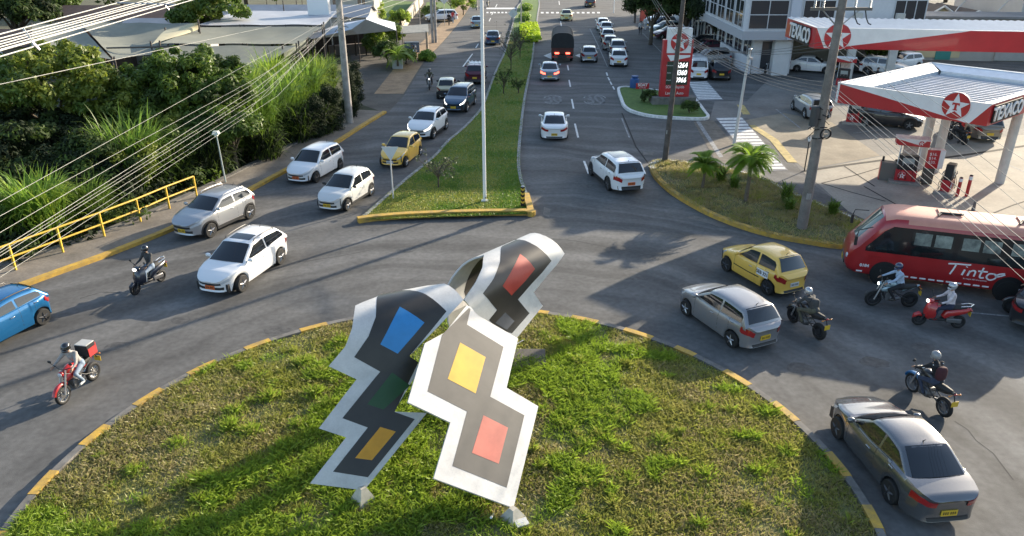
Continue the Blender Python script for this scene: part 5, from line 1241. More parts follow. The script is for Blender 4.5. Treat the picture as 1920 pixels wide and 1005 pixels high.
# keep it a parallelogram on both visible directions
t = thing('near_canopy', 'near station canopy with white and red fascia, round star emblem and corrugated roof', 'canopy')
def out_n(a, b, cen): d = (b-a).normalized(); n = Vector((d.y, -d.x)); return n if (((a+b)/2)-cen).dot(n) > 0 else -n
cen = (cL+cC+cR+cB)/4
nF = out_n(cL, cC, cen)
zf = lambda f: ZB + (ZT-ZB)*f
# white wedge: grows from the left corner to the right, ends in a slanting cut
f1, Pf = fascia(t, cL, cC, ZB, ZT, nF, [(0, zf(.95)), (.03, zf(.95)), (.30, zf(.66)), (.60, zf(.33)), (.87, zf(0.02)), (.90, zf(0.02)), (1.0, zf(.98))], 'front_fascia')
nS = out_n(cC, cR, cen)
f2, Ps = fascia(t, cC, cR, ZB, ZT, nS, [(0, zf(.98)), (.5, zf(.98)), (1, zf(.98))], 'side_fascia')
fascia(t, cR, cB, ZB, ZT, out_n(cR, cB, cen), [(0, zf(.5)), (1, zf(.5))], 'rear_fascia'); fascia(t, cB, cL, ZB, ZT, out_n(cB, cL, cen), [(0, zf(.9)), (1, zf(.9))], 'left_fascia')
def inner(p, k): return p + (cen-p)*k
m = MB()
for a, b in ((cL,cC),(cC,cR),(cR,cB),(cB,cL)):
    d = (b-a).normalized(); n = -out_n(a, b, cen)
    A, B = a, b; Ai = a + n*.9 + (d*.9); Bi = b + n*.9 - d*.9
    m.add([(A.x,A.y,ZT+.01),(B.x,B.y,ZT+.01),(Bi.x,Bi.y,ZT-.28),(Ai.x,Ai.y,ZT-.28)], [(0,1,2,3)])
    m.add([(Ai.x,Ai.y,ZT-.28),(Bi.x,Bi.y,ZT-.28),(Bi.x,Bi.y,ZT-.62),(Ai.x,Ai.y,ZT-.62)], [(0,1,2,3)])
m.build('rim_flashing', M('rim_sheet', (.60,.64,.68), .3, metal=.45, var=.12, vs=2), t, smooth=False)
# corrugated deck
dx = (cC-cL).normalized(); dy = (cB-cL); dyn = dy.normalized(); L1, L2 = (cC-cL).length, dy.length; rows = []; n = int(L2/.16)
m = MB(); A, B = [], []
ks = [(k*.12) for k in range(int(L2/.12))]
for i, k_ in enumerate(ks):
    z = ZT-.55 + (.09 if i % 4 in (1,2) else 0.0); k2 = min(k_, L2-.3)
    p = cL + dyn*(max(.3,k2)) + dx*.5; q = cL + dyn*(max(.3,k2)) + dx*(L1-.5); A.append((p.x,p.y,z)); B.append((q.x,q.y,z))
m.grid([A,B],0); m.build('roof_sheet', SHEET, t, smooth=False)
m = MB(); k = [cL+(cen-cL)*.02, cC+(cen-cC)*.02, cR+(cen-cR)*.02, cB+(cen-cB)*.02]; m.add([(p.x,p.y,ZB+.03) for p in k], [(0,1,2,3)]); m.build('ceiling', RED_S, t, smooth=False)
pf = Vector(Pf(.80, (ZT+ZB)/2+.22, .02)); emblem(frame(pf, dx, (0,0,1)) @ Matrix.Scale(1,4), .60, f1)
m = MB()
# TEXACO lettering on the side fascia
sl = Vector(Ps(.17, (ZT+ZB)/2, .03)); M4 = frame(sl, dR, (0,0,1))
m = MB(); m.box((.10,0,.03), (3.0,.80,.06), T=M4); bk = m.build('sign_backing', INK, f2, smooth=False)
put_text('TEXACO', .86, WH_S, M4 @ Matrix.Translation((.10,-.02,.09)), bk, depth=.05, sx=.95, bold=.02)
# columns
def column(px, py, r=.24, top=ZB, par=t):
    c = G(px, py); m = MB(); m.tube([(c.x,c.y,0),(c.x,c.y,.6),(c.x,c.y,top+.02)], [r+.03,r,r], 20); m.build('column', COLP, par); return c
cc = column(1751, 322)
far_c = cB + (cen-cB)*.45; m = MB(); m.tube([(far_c.x,far_c.y,0),(far_c.x,far_c.y,ZB)], .24, 18); m.build('column', COLP, t)
c2 = cR + (cen-cR)*.4; m = MB(); m.tube([(c2.x,c2.y,0),(c2.x,c2.y,ZB)], .24, 18); m.build('column', COLP, t)
# hanging sign under the fascia
hp = G(1785, 246, 3.6); hp = atY(1785, 240, cc.y-.6)
M4 = frame((hp.x, hp.y, ZB-.25), dx, (0,0,1)); m = MB(); m.box((0,0,0), (1.5,.40,.06), T=M4); hs = m.build('hanging_sign', RED_S, t, smooth=False); put_text('MOTOS', .34, WH_S, M4 @ Matrix.Translation((0,0,.035)), hs, depth=.01)
# ---- dispensers
PUMP = 'fuel dispensers of the station'
def dispenser(label, px, py, ang, header=True, h=1.55, w=1.05, d=.55):
    c = G(px, py); r_ = thing('fuel_dispenser', label, 'fuel dispenser', (c.x, c.y, 0), ang, PUMP)
    m = MB(); m.box((0,0,.08), (w+.5,d+.5,.16)); m.build('plinth', CONC, r_, bevel=.02)
    m = MB(); m.box((0,0,.16+.30), (w,d,.60)); lb = m.build('lower_cabinet', RED_S, r_, bevel=.02)
    m = MB(); m.box((0,0,.76+(h-.76)/2), (w*.92,d*.85,h-.76)); ub = m.build('display_cabinet', DARK, r_, bevel=.02)
    for s in (1,-1):
        m = MB(); m.box((0, s*(d*.425+.006), h-.28), (w*.55,.012,.30)); m.build('screen', M('lcd_grey', (.35,.38,.36), .2), ub, smooth=False)
        for k in (-1,0,1):
            m = MB(); m.tube([(k*.26, s*(d*.43+.03), .98), (k*.26+.02, s*(d*.43+.10), 1.08), (k*.26+.02, s*(d*.43+.05), 1.20)], .022, 6); m.build('nozzle', M('nozzle_grey', (.25,.25,.25), .4), r_)
            m = MB(); m.tube([(k*.26, s*(d*.43+.03), 1.0), (k*.30, s*(d*.43+.16), .55), (k*.33, s*(d*.43+.12), .24), (k*.40, s*(d*.43+.03), .5), (k*.42, s*(d*.43+.01), .9)], .014, 5); m.build('hose', BLACK, r_)
    if header:
        for k in (-1,1): m = MB(); m.tube([(k*w*.46,0,.7),(k*w*.46,0,2.15)], .035, 8); m.build('post', WH_S, r_)
        m = MB(); m.box((0,0,2.30), (w*1.55,.85,.34)); hd = m.build('header', RED_S, r_, bevel=.02)
        m = MB(); m.box((0,0,2.49), (w*1.58,.88,.05)); m.build('header_roof', WH_S, hd, bevel=.01)
        m = MB(); m.add([(-w*.76,-.428,2.47),(w*.60,-.428,2.47),(w*.38,-.428,2.20)], [(0,1,2)]); m.build('white_wedge', WH_S, hd, smooth=False)
        emblem(frame((w*.38,-.43,2.33), (1,0,0), (0,0,1)), .13, hd)
        m = MB(); m.box((0,0,1.85), (w*.7,.08,.50)); m.build('advert_panel', M('poster', (.55,.42,.35), .5, var=.4, vs=6), r_, smooth=False)
    emblem(frame((-w*.18,-d/2-.004,.46), (1,0,0), (0,0,1)), .19, lb)
    return r_
dispenser('fuel dispenser with red and white header and star emblem, between the bin and the column', 1694, 342, math.radians(-22))
dispenser('slim black fuel dispenser without header beside the red bollards', 1772, 362, math.radians(48), header=False, h=1.6, w=.62, d=.45)
dispenser('fuel dispenser under the left corner of the near canopy', 1600, 232, math.radians(-22))
dispenser('fuel dispenser under the far canopy beside its column', 1578, 163, math.radians(-22))
# column service block : tank stand with price poster
c = G(1737, 345); t = thing('service_cabinet', 'white cabinet with red price poster and dark lower stand in front of the canopy column', 'cabinet', (c.x, c.y, 0), math.radians(-15))
m = MB(); m.box((.15,0,1.45), (.75,.45,1.0)); m.build('cabinet_body', WH_S, t, bevel=.02)
m = MB(); m.box((-.05,-.235,1.45), (.62,.02,1.0)); po = m.build('red_poster', RED_S, t, smooth=False)
put_text('$16.\n$14.\n$20.', .22, WH_S, frame((-.05,-.25,1.50),(1,0,0),(0,0,1)), po, depth=.004)
m = MB(); m.box((-.05,0,.50), (.50,.45,.9)); m.build('stand', M('dark_green_grey', (.07,.075,.065), .7), t, bevel=.03)
c = G(1662, 336); t = thing('waste_bin', 'dark box bin with red side standing left of the main fuel dispenser', 'bin', (c.x, c.y, 0), math.radians(-22))
m = MB(); m.box((0,0,.5), (.85,.62,1.0)); m.build('bin_body', M('bin_grey', (.13,.125,.11), .6), t, bevel=.03); m = MB(); m.box((-.44,0,.5), (.03,.6,1.0)); m.build('red_side', RED_S, t)
m = MB(); m.tube([(-.35,.1,1.0),(-.35,.1,1.25)], .06, 8); m.tube([(.3,.1,1.0),(.3,.1,1.15)], .06, 8); m.build('bottle_holder', DARK, t)
for px, py, lb in ((1794,368,'shorter red bollard with white collar, left of the pair by the slim dispenser'),(1811.6,368,'taller red bollard with white collar, right of the pair')):
    c = G(px, py); h_ = 1.0 if px < 1800 else 1.12; t = thing('bollard', lb, 'bollard', (c.x, c.y, 0), 0, 'red bollards of the forecourt')
    m = MB(); m.tube([(0,0,0),(0,0,h_)], .085, 14); m.build('post', RED_S, t); m = MB(); m.tube([(0,0,h_*.80),(0,0,h_*.97)], .09, 14); m.build('white_collar', WH_S, t); m = MB(); m.ell((0,0,h_), (.088,.088,.05)); m.build('cap', DARK, t)
c = G(1824, 396); m = MB(); m.tube([(0,0,0),(0,0,.55)], [.10,.05], 10); m.box((0,0,.02), (.3,.3,.04)); o = m.build('marker_cone', M('dusty_grey', (.14,.12,.11), .8), loc=(c.x,c.y,0.01)); tag(o, 'small dark marker cone standing alone on the light slab', 'cone')
c = G(1508, 321); t = thing('forecourt_lamp', 'thin black post with small pale lantern at the corner of the light slab', 'lamp post', (c.x,c.y,0))
m = MB(); m.tube([(0,0,0),(0,0,1.75)], .035, 8); m.build('post', DARK, t); m = MB(); m.lathe([(.06,1.75),(.11,1.95),(.05,2.08),(.001,2.1)], n=10); m.build('lantern', WPAINT, t)
# ---- far canopy
ZT2, ZB2 = 7.0, 5.75
a = P2(G(1532,52,ZT2)); t = thing('far_canopy', 'long far station canopy with white wedge on a red fascia joined to the office building', 'canopy')
aw = P2(G(1477,33,ZT2)); b = P2(G(2100,62,ZT2)); bk = aw + (b-a); cen2 = (a+b+bk+aw)/4
nF2 = out_n(a, b, cen2)
f1, Pf2 = fascia(t, a, b, ZB2, ZT2, nF2, [(0, ZT2-.03), (.035, ZB2+.04), (.06, ZB2+.04), (.25, ZB2+.5), (.50, ZT2-.1), (.52, ZT2-.03), (1, ZT2-.03)], 'front_fascia')
nL2 = out_n(aw, a, cen2); f2, Ps2 = fascia(t, aw, a, ZB2, ZT2, nL2, [(0, ZT2-.03), (1, ZT2-.03)], 'side_fascia')
dL = (a-aw).normalized(); dF = (b-a).normalized()
M4 = frame(Vector(Ps2(.52, (ZT2+ZB2)/2-.05, .03)), dL, (0,0,1)); LL = (a-aw).length
m = MB(); m.box((.05,0,.02), (LL*.62,1.1,.04), T=M4); bk_ = m.build('sign_backing', INK, f2, smooth=False)
put_text('TEXACO', 1.25, WH_S, M4 @ Matrix.Translation((0,0,.07)), bk_, depth=.05, sx=LL*.60/4.3, bold=.02)
emblem(frame(Vector(Pf2(.075, (ZT2+ZB2)/2+.10, .02)), dF, (0,0,1)), .80, f1)
m = MB(); A = []; B = []; L = (b-a).length; back = (aw-a); 
bb = back
for i in range(int(L/.22)):
    z = ZT2-.12 + (.07 if i % 2 else 0); p = a + dF*(i*.22) ; q = p + bb; A.append((p.x,p.y,z)); B.append((q.x,q.y,z+.12))
m.grid([A,B],0); m.build('roof_sheet', M('white_roof_sheet', (.62,.62,.61), .45, metal=.1, var=.1, vs=1), t, smooth=False)
m = MB(); q = a+bb; q2 = b+bb; m.add([(a.x,a.y,ZB2+.05),(b.x,b.y,ZB2+.05),(q2.x,q2.y,ZB2+.05),(q.x,q.y,ZB2+.05)], [(0,1,2,3)]); m.build('ceiling', CEIL, t, smooth=False)
for px, py in ((1588,147),(1664,150)):
    c = G(px, py); m = MB(); m.box((c.x,c.y,ZB2/2), (.7,.45,ZB2), rz=math.atan2(dF.y,dF.x)); m.build('column', COLP, t, bevel=.02)
# shop behind the canopies
SHOPW = M('shop_wall', (.36,.34,.31), .8, var=.12, vs=.6); CREAMW = M('cream_wall', (.50,.42,.26), .8, var=.1, vs=.5)
c0 = P2(G(1700,118)); d = Vector((1,-.10)).normalized(); n = Vector((-d.y,d.x))
t = thing('station_shop', 'low pale shop building with teal door behind the two canopies', 'building')
def wallbox(a, d, L, D, z0, z1, mat, par, name='wall'):
    n = Vector((-d.y, d.x)); m = MB(); p = [a, a+d*L, a+d*L+n*D, a+n*D]; m.prism(p, z0, z1); return m.build(name, mat, par, smooth=False)
w1 = P2(G(1690,112)); wallbox(w1, d, 36, 4, 0, 4.2, SHOPW, t)
wallbox(w1-n*.1+d*1.2, d, 4.4, .3, .3, 3.6, CREAMW, t, 'cream_front')
for x in (3.2,): wallbox(w1-n*.16+d*(x), d, 1.5, .3, .1, 2.9, M('teal_door', (.05,.22,.20), .3), t, 'door')
wallbox(w1-n*.2+d*5.0, d, .9, .35, 1.0, 2.9, M('teal_door', (.05,.22,.20), .3), t, 'window')
wallbox(w1-n*.25+d*9.0, d, 5.5, .35, 2.6, 3.6, DARK, t, 'shutter_box'); wallbox(w1-n*.2+d*9.0, d, 5.5, .3, .1, 2.6, M('shutter', (.34,.33,.31), .6, var=.1, vs=2), t, 'roller_shutter')
wallbox(w1-n*.25+d*11.3, d, .9, .35, 1.2, 2.1, RED_S, t, 'poster'); wallbox(w1-n*.25+d*21, d, 2.0, .35, .1, 2.4, DRK, t, 'doorway')
wallbox(w1-n*.3+d*15.2, d, .35, .35, 1.2, 1.7, DARK, t, 'wall_box')
m = MB(); m.prism([w1-n*.6-d*.5, w1+d*36.5-n*.6, w1+d*36.5+n*4.3, w1+n*4.3-d*.5], 4.2, 4.4); m.build('roof', M('grey_roof', (.20,.20,.20), .8, var=.2, vs=.5), t, smooth=False)
# ---- price totem
A = P2(G(1232,197)); B = P2(G(1290,197)); d = Vector((1,0)); c = (A+B)/2; H = 5.85
t = thing('price_totem', 'tall red price totem with white emblem panel and lit price digits behind the dark pole', 'sign', (c.x, c.y, 0))
w = (B-A).length*.94
m = MB(); m.box((0,0,.35), (w+1.1,1.0,.7)); m.build('plinth', KERBC, t, bevel=.04)
m = MB(); m.box((0,.0,.7+(H-1.6)/2), (w,.55,H-1.6)); m.build('red_body', RED_S, t, bevel=.03)
m = MB(); m.box((.05,-.05,H-.95), (w*.80,.62,1.8)); ep = m.build('emblem_panel', WH_S, t, bevel=.02)
emblem(frame((.05,-.365,H-1.05),(1,0,0),(0,0,1)), w*.30, ep)
m = MB(); m.add([(-w*.35,-.30,H-2.0),(w*.42,-.30,H-2.0),(w*.42,-.30,H-2.15),(-w*.22,-.30,H-2.45)], [(0,1,2,3)]); m.build('white_flash', WH_S, t, smooth=False)
m = MB(); m.box((.08,-.29,2.5), (w*.72,.05,1.75)); dp = m.build('digit_panel', M('digit_panel', (.02,.045,.03), .3), t, smooth=False)
DIG = M('lit_digits', (.8,.8,.8), .4, emit=(1,1,1), es=.7)
for i, tx in enumerate(('16264','14360','20966')): put_text(tx, .52, DIG, frame((.26,-.325,3.08-i*.55),(1,0,0),(0,0,1)), dp, name='price', depth=.01, shear=.15, bold=.012, sx=.82)
for i, tx in enumerate(('Corriente','Extra','Diesel')): put_text(tx, .13, WH_S, frame((-w*.24,-.325,3.08-i*.55),(1,0,0),(0,0,1)), dp, name='fuel_name', depth=.01)
put_text('SOAT Rapido', .30, WH_S, frame((0,-.285,1.45),(1,0,0),(0,0,1)), t, name='lettering', depth=.01, sx=.85); put_text('Lavado Auto', .32, WH_S, frame((0,-.285,.98),(1,0,0),(0,0,1)), t, name='lettering', depth=.01, sx=.85)
for x in (-.25,.45): m = MB(); m.box((x,-.5,H+.02), (.25,.35,.05)); m.tube([(x,-.1,H+.0),(x,-.45,H+.04)], .02, 5); m.build('lamp', STEEL, t)
c = G(1203,186); t = thing('small_red_sign', 'small red board with white lettering on a post in the sign bed', 'sign', (c.x,c.y,0))
m = MB(); m.tube([(0,0,.1),(0,0,1.0)], .03, 6); m.build('post', DARK, t); m = MB(); m.box((0,0,1.05), (1.05,.05,.46)); bd = m.build('board', RED_S, t); put_text('SOAT', .30, WH_S, frame((0,-.03,1.13),(1,0,0),(0,0,1)), bd, depth=.006, bold=.012); put_text('$ 549.300', .13, WH_S, frame((0,-.03,.92),(1,0,0),(0,0,1)), bd, depth=.006)
c = G(1189,167); t = thing('blue_barrel', 'blue plastic barrel bin standing at the top left corner of the sign bed', 'bin', (c.x,c.y,0)); BB = M('blue_plastic', (.03,.09,.25), .5)
m = MB(); m.lathe([(.34,0),(.38,.15),(.40,.6),(.38,.85),(.25,.95),(.001,.96)], n=18); m.build('barrel', BB, t); m = MB(); m.lathe([(.22,.96),(.30,1.05),(.30,1.12),(.001,1.13)], n=16); m.build('lid', BB, t)
# ------------------------------------------------------------------ buildings
OFFW = M('office_wall', (.62,.62,.64), .7, var=.06, vs=.3, fine=.04); OFFG = M('office_glass', (.03,.032,.038), .08, spec=.8); OFFF = M('window_frame', (.55,.56,.58), .4)
def pbox(par, name, x0, y0, z0, x1, y1, z1, mat, bevel=0):
    m = MB(); m.box(((x0+x1)/2,(y0+y1)/2,(z0+z1)/2), (x1-x0, y1-y0, z1-z0)); return m.build(name, mat, par, smooth=False, bevel=bevel)
def win(par, x0, z0, x1, z1, y, nx=2, nz=2, glass=OFFG, fr=OFFF, ax='x'):
    """recess-less pane with frame bars on a wall facing -Y (ax x) or -X (ax y)"""
    m = MB()
    if ax == 'x': m.box(((x0+x1)/2, y-.02, (z0+z1)/2), (x1-x0, .05, z1-z0))
    else: m.box((y-.02, (x0+x1)/2, (z0+z1)/2), (.05, x1-x0, z1-z0))
    w = m.build('window', glass, par, smooth=False); f = MB()
    for i in range(nx+1):
        q = lerp(x0, x1, i/nx); f.box((q, y-.055, (z0+z1)/2) if ax == 'x' else (y-.055, q, (z0+z1)/2), (.07,.05,z1-z0+.08) if ax == 'x' else (.05,.07,z1-z0+.08))
    for i in range(nz+1):
        q = lerp(z0, z1, i/nz); f.box(((x0+x1)/2, y-.06, q) if ax == 'x' else (y-.06, (x0+x1)/2, q), (x1-x0+.1,.05,.07) if ax == 'x' else (.05,x1-x0+.1,.07))
    f.build('frame', fr, w, smooth=False); return w
t = thing('office_building', 'white office block, raised above view for its shade, with dark ribbon windows joined to the far canopy', 'building')
FX, FY = 20.9, 71.0
pbox(t, 'ground_floor_wall', FX+1.6, FY+1.6, 0, FX+5.2, FY+40, 3.35, OFFW)
pbox(t, 'carport_back_wall', FX+5.2, FY+9, 0, 37, FY+9.3, 3.35, M('carport_wall', (.26,.24,.20), .8, var=.1, vs=1))
pbox(t, 'upper_wall', FX, FY, 3.35, 37, FY+40, 14.2, OFFW)  # unseen upper floors, height set so their shade covers the avenue
pbox(t, 'slab_edge', FX-.12, FY-.12, 3.3, 37.1, FY+40, 4.05, M('slab_grey', (.40,.40,.42), .7))
pbox(t, 'parapet', FX-.1, FY-.1, 13.9, 37.1, FY+40.1, 14.5, OFFW)
win(t, FX+.35, 4.25, FX+3.75, 6.7, FY, 2, 2); win(t, FX+5.1, 5.05, FX+7.9, 6.7, FY, 2, 1); win(t, FX+13.2, 5.05, FX+16.0, 6.7, FY, 3, 1)
win(t, FX+.35, 7.6, FX+3.75, 9.0, FY, 2, 1); win(t, FX+5.1, 7.9, FX+7.9, 9.0, FY, 2, 1)
pbox(t, 'corner_pier', FX+3.9, FY-.35, 3.36, FX+4.75, FY, 13.8, M('pier_blue_white', (.52,.54,.60), .6))
for i in range(9): win(t, FY+.6+i*3.2, 4.3, FY+3.2+i*3.2, 6.6, FX, 2, 2, ax='y')
for i in range(9): win(t, FY+2.2+i*3.2, .3, FY+4.7+i*3.2, 3.0, FX+1.6, 2, 1, ax='y')
win(t, FX+2.3, .4, FX+3.4, 3.0, FY+1.6, 1, 1)
c = G(1458,140); pbox(t, 'block_column', c.x-.75, c.y-.4, 0, c.x+.75, c.y+.7, 3.3, M('white_block', (.60,.60,.60), .8, var=.06, vs=2))
pbox(t, 'side_wall', FX+1.2, FY+1.2, 0, FX+1.4, FY+12, 1.5, OFFW)
# far right terrace of gabled houses
HOUSE = M('sand_plaster', (.52,.42,.24), .85, var=.12, vs=.5); TRIM = M('white_trim', (.70,.68,.62), .7); ROOFB = M('brown_roof', (.13,.105,.085), .9, var=.25, vs=1.2)
for i, (px, py) in enumerate([(1725,20),(1768,12),(1832,21),(1905,31),(1990,40)]):
    pk = atY(px, py, 96.0+i*-1.5); w = 4.2 if i else 3.0; x, y, zt = pk.x, pk.y, pk.z
    t = thing('gabled_house', ['leftmost sand coloured gable peeping over the office parapet','sand coloured gabled house left of the street lamp behind the far canopy','middle sand coloured gabled house between the two street lamps','sand coloured gabled house right of the lattice lamp behind the canopy','sand coloured gabled house at the right edge of the terrace'][i], 'house', (x,y,0), 0, 'gabled houses in a terrace')
    m = MB(); e = zt-w*.62
    m.add([(-w,0,0),(w,0,0),(w,0,e),(0,0,zt),(-w,0,e),(-w,9,0),(w,9,0),(w,9,e),(0,9,zt),(-w,9,e)], [(0,1,2,3,4),(5,9,8,7,6),(0,4,9,5),(1,6,7,2)]); m.build('wall', HOUSE, t, smooth=False)
    m = MB()
    for s in (1,-1): m.add([(0,-.35,zt+.12),(s*(w+.3),-.35,e-.12),(s*(w+.3),9.2,e-.12),(0,9.2,zt+.12)], [(0,1,2,3)])
    m.build('roof', ROOFB, t, smooth=False)
    m = MB()
    for s in (1,-1): m.tube([(0,-.38,zt+.05),(s*(w+.3),-.38,e-.18)], .14, 4)
    m.build('verge_board', TRIM, t, smooth=False)
    m = MB(); m.box((0,-.03,e-.6), (1.4,.06,1.0)); m.build('window', OFFG, t, smooth=False)
# the block added to shade the avenue is built further down
# left background
WW = M('whitewash', (.48,.48,.46), .8, var=.1, vs=.5); DR = M('dark_tile_roof', (.07,.045,.04), .9, var=.3, vs=2); GRF = M('grey_sheet_roof', (.26,.28,.31), .6, var=.15, vs=.7)
def block(label, px, py, Y, w, d, h, wall, roof, rz=0, wins=3, cat='building', name='house', group=None):
    p = atY(px, py, Y); t = thing(name, label, cat, (p.x, Y, 0), rz, group); m = MB(); m.box((0,d/2,h/2), (w,d,h)); m.build('wall', wall, t, smooth=False)
    m = MB(); m.add([(-w/2-.3,-.4,h),(w/2+.3,-.4,h),(w/2+.3,d/2,h+1.1),(-w/2-.3,d/2,h+1.1),(w/2+.3,d+.3,h),(-w/2-.3,d+.3,h)], [(0,1,2,3),(3,2,4,5)]); m.add([(-w/2,0,h),(-w/2,d,h),(-w/2,d/2,h+1.05)], [(0,1,2)]); m.add([(w/2,0,h),(w/2,d,h),(w/2,d/2,h+1.05)], [(0,1,2)]); m.build('roof', roof, t, smooth=False)
    for i in range(wins): x = -w/2 + w*(i+.5)/wins; win(t, x-.6, h*.35, x+.6, h*.8, 0, 2, 1)
    return t
block('white house with dark windows behind the cables at top left', 190, 10, 84, 12, 8, 3.6, WW, DR, wins=4)
block('dark roofed low house at the top left corner', 60, 45, 72, 12, 7, 2.6, M('brown_wall', (.16,.12,.09), .9, var=.2, vs=1), DR, wins=3)
block('long white wall shed with grey blue roof behind the net shelter', 490, 14, 92, 24, 6, 3.0, WW, GRF, wins=0, cat='shed', name='shed')
block('white two storey house behind the concrete pole', 655, 12, 112, 7, 7, 4.6, M('cream_wash', (.42,.40,.36), .8, var=.15, vs=.8), GRF, wins=2)
block('small grey roofed house behind the dark tree at top left', 290, 30, 78, 8, 6, 3.0, WW, GRF, wins=2)
p = atY(598, 12, 84); m = MB(); m.box((p.x, 84, p.z), (2.2,1.0,1.6)); m.tube([(p.x-1,84.3,0),(p.x-1,84.3,p.z)], .08, 6); m.tube([(p.x+1,84.3,0),(p.x+1,84.3,p.z)], .08, 6); o = m.build('white_sign_board', WPAINT, smooth=False); tag(o, 'blank white board on posts left of the concrete pole top', 'sign')
# low wall with lawn behind the stall
t = thing('garden_wall', 'slanting pale garden wall with clipped lawn behind the tent', 'wall'); a, b = G(752,62), G(792,6)
m = MB(); d = (P2(b)-P2(a)).normalized(); n = Vector((-d.y,d.x))*.15; m.prism([P2(a)-n, P2(b)-n, P2(b)+n, P2(a)+n], 0, 1.7); m.build('wall', M('wall_beige', (.45,.40,.32), .8, var=.15, vs=1), t, smooth=False)
sheet('garden_lawn', [tuple(P2(G(*p))) for p in [(640,50),(745,55),(790,4),(700,0),(600,0)]], 0.03, GRASSG)
sheet('verge_lawn', [tuple(P2(G(*p))) for p in [(795,25),(850,22),(862,4),(800,4)]], 0.031, GRASSG)
# shade-net nursery shelter
NETG = M('shade_net_grey', (.20,.205,.165), .9, var=.14, vs=.5, bump=.3, bs=2); NETW = M('white_roof_film', (.40,.41,.44), .5, var=.12, vs=.6); NETC = M('cream_net', (.50,.45,.30), .9, var=.1, vs=1)
NR = thing('net_shelter', 'wide plant nursery shelter roofed with grey shade net and white film on posts', 'shelter')
def patch4(name, q, mat, n=12, sag=.25, edge=True):
    c = [Vector(p) for p in q]; rows = []
    for i in range(n+1):
        row = []
        for j in range(n+1):
            u, v = i/n, j/n; p = c[0]*(1-u)*(1-v) + c[1]*u*(1-v) + c[2]*u*v + c[3]*(1-u)*v
            p = p.copy(); p.z += -sag*16*u*(1-u)*v*(1-v) + .05*math.sin(p.x*1.3)*math.sin(p.y*.9); row.append(p)
        rows.append(row)
    m = MB(); m.grid(rows, 0); o = m.build(name, mat, NR, ang=70)
    for p in c: mm = MB(); mm.tube([(p.x,p.y,0),(p.x,p.y,p.z+.25)], .07, 6); mm.build('post', POLED, NR)
    return o
patch4('roof_film', [G(372,47,4.2), G(607,46,4.2), G(634,21,4.2), G(446,20,4.2)], NETW, sag=.15)
patch4('net_roof', [G(300,82,4.0), G(560,82,3.6), G(604,50,4.1), G(372,51,4.1)], NETG, sag=.35)
patch4('net_roof', [G(330,126,3.0), G(470,136,2.6), G(556,86,3.5), G(300,86,3.9)], NETG, sag=.2)
patch4('net_roof', [G(215,112,3.4), G(290,100,3.5), G(372,44,4.4), G(150,42,4.2)], NETG, sag=.4)
patch4('net_roof', [G(60,78,3.6), G(210,112,3.4), G(146,44,4.2), G(60,48,4.0)], NETG, sag=.3)
patch4('net_edge', [G(283,83,3.9), G(310,57,4.3), G(372,42,4.9), G(372,56,4.2)], NETC, sag=.05)
patch4('net_edge', [G(530,92,3.4), G(574,66,3.6), G(576,86,1.9), G(534,108,1.9)], M('pale_banner', (.36,.40,.34), .8, var=.3, vs=2), sag=.05)
for pts in ([G(200,90,3.7), G(290,88,3.9), G(330,86,3.9)], [G(372,49,4.16), G(480,48,4.1), G(606,48,4.14)], [G(332,125,3.04), G(400,123,3.0), G(470,134,2.65)]):
    m = MB(); m.tube(pts, .07, 5); m.build('cable_edge', POLED, NR)
for px, py in ((466,108),(540,84),(562,60),(520,20),(502,20),(568,18),(408,104)):
    c = G(px, py); m = MB(); m.tube([(c.x,c.y,0),(c.x,c.y,4.9)], .06, 6); m.build('post', POLED, NR)
# open fronted stall under the tent
t = thing('tent_awning', 'pale tensioned tent awning over the open food stall', 'awning'); TW = M('tent_fabric', (.60,.63,.70), .7, var=.08, vs=1)
TP = [G(575,66,3.0), G(584,73,2.8), G(671,64,2.8), G(743,57,2.9), G(740,42,3.0), G(686,36,4.4), G(659,55,3.5)]
m = MB(); m.add([TP[0],TP[1],TP[6]], [(0,1,2)]); m.add([TP[1],TP[2],TP[6]], [(0,1,2)]); m.add([TP[2],TP[3],TP[5],TP[6]], [(0,1,2,3)]); m.add([TP[3],TP[4],TP[5]], [(0,1,2)]); m.add([TP[0],TP[6],TP[5],G(640,44,3.2)], [(0,1,2,3)]); m.add([TP[5],TP[4],G(690,30,3.1)], [(0,1,2)]); m.build('fabric', TW, t, smooth=False)
for p in (TP[1], TP[2], TP[3], TP[0], TP[4]): m = MB(); m.tube([(p.x,p.y,0),(p.x,p.y,p.z)], .06, 6); m.build('post', POLED, t)
t = thing('food_stall', 'dark timber food stall standing in the shade of the tent awning', 'stall'); a = P2(G(610,110)); d = (P2(G(735,100))-a).normalized()
for s_, z0, z1, mt, dep, nm in ((0.0,0,2.5,M('dark_boards', (.06,.045,.035), .9, var=.3, vs=3),.2,'back_wall'),):
    n = Vector((-d.y,d.x)); q = a + n*3.2; m = MB(); m.prism([q, q+d*9, q+d*9+n*.2, q+n*.2], 0, 2.4); m.build('back_wall', mt, t, smooth=False)
n = Vector((-d.y,d.x))
for i in range(8): q = a + d*(i*1.15) + n*.3; m = MB(); m.tube([(q.x,q.y,0),(q.x,q.y,2.5)], .07, 6); m.build('post', M('dark_boards', (.06,.045,.035), .9), t)
m = MB(); q = a+d*1+n*1.4; m.prism([q, q+d*5, q+d*5+n*.6, q+n*.6], 0, 1.05); m.build('counter', M('counter', (.16,.13,.11), .7), t, smooth=False)
c = G(746,128); t = thing('planter_box', 'pale square planter box with palm leaves at the driveway edge', 'planter', (c.x,c.y,0), .1)
m = MB(); m.box((0,0,.42), (1.0,1.0,.84)); m.build('box', M('planter_grey', (.42,.43,.44), .7, var=.1, vs=3), t, bevel=.03); m = MB(); m.box((0,0,.845), (.86,.86,.03)); m.build('soil', SOIL, t)
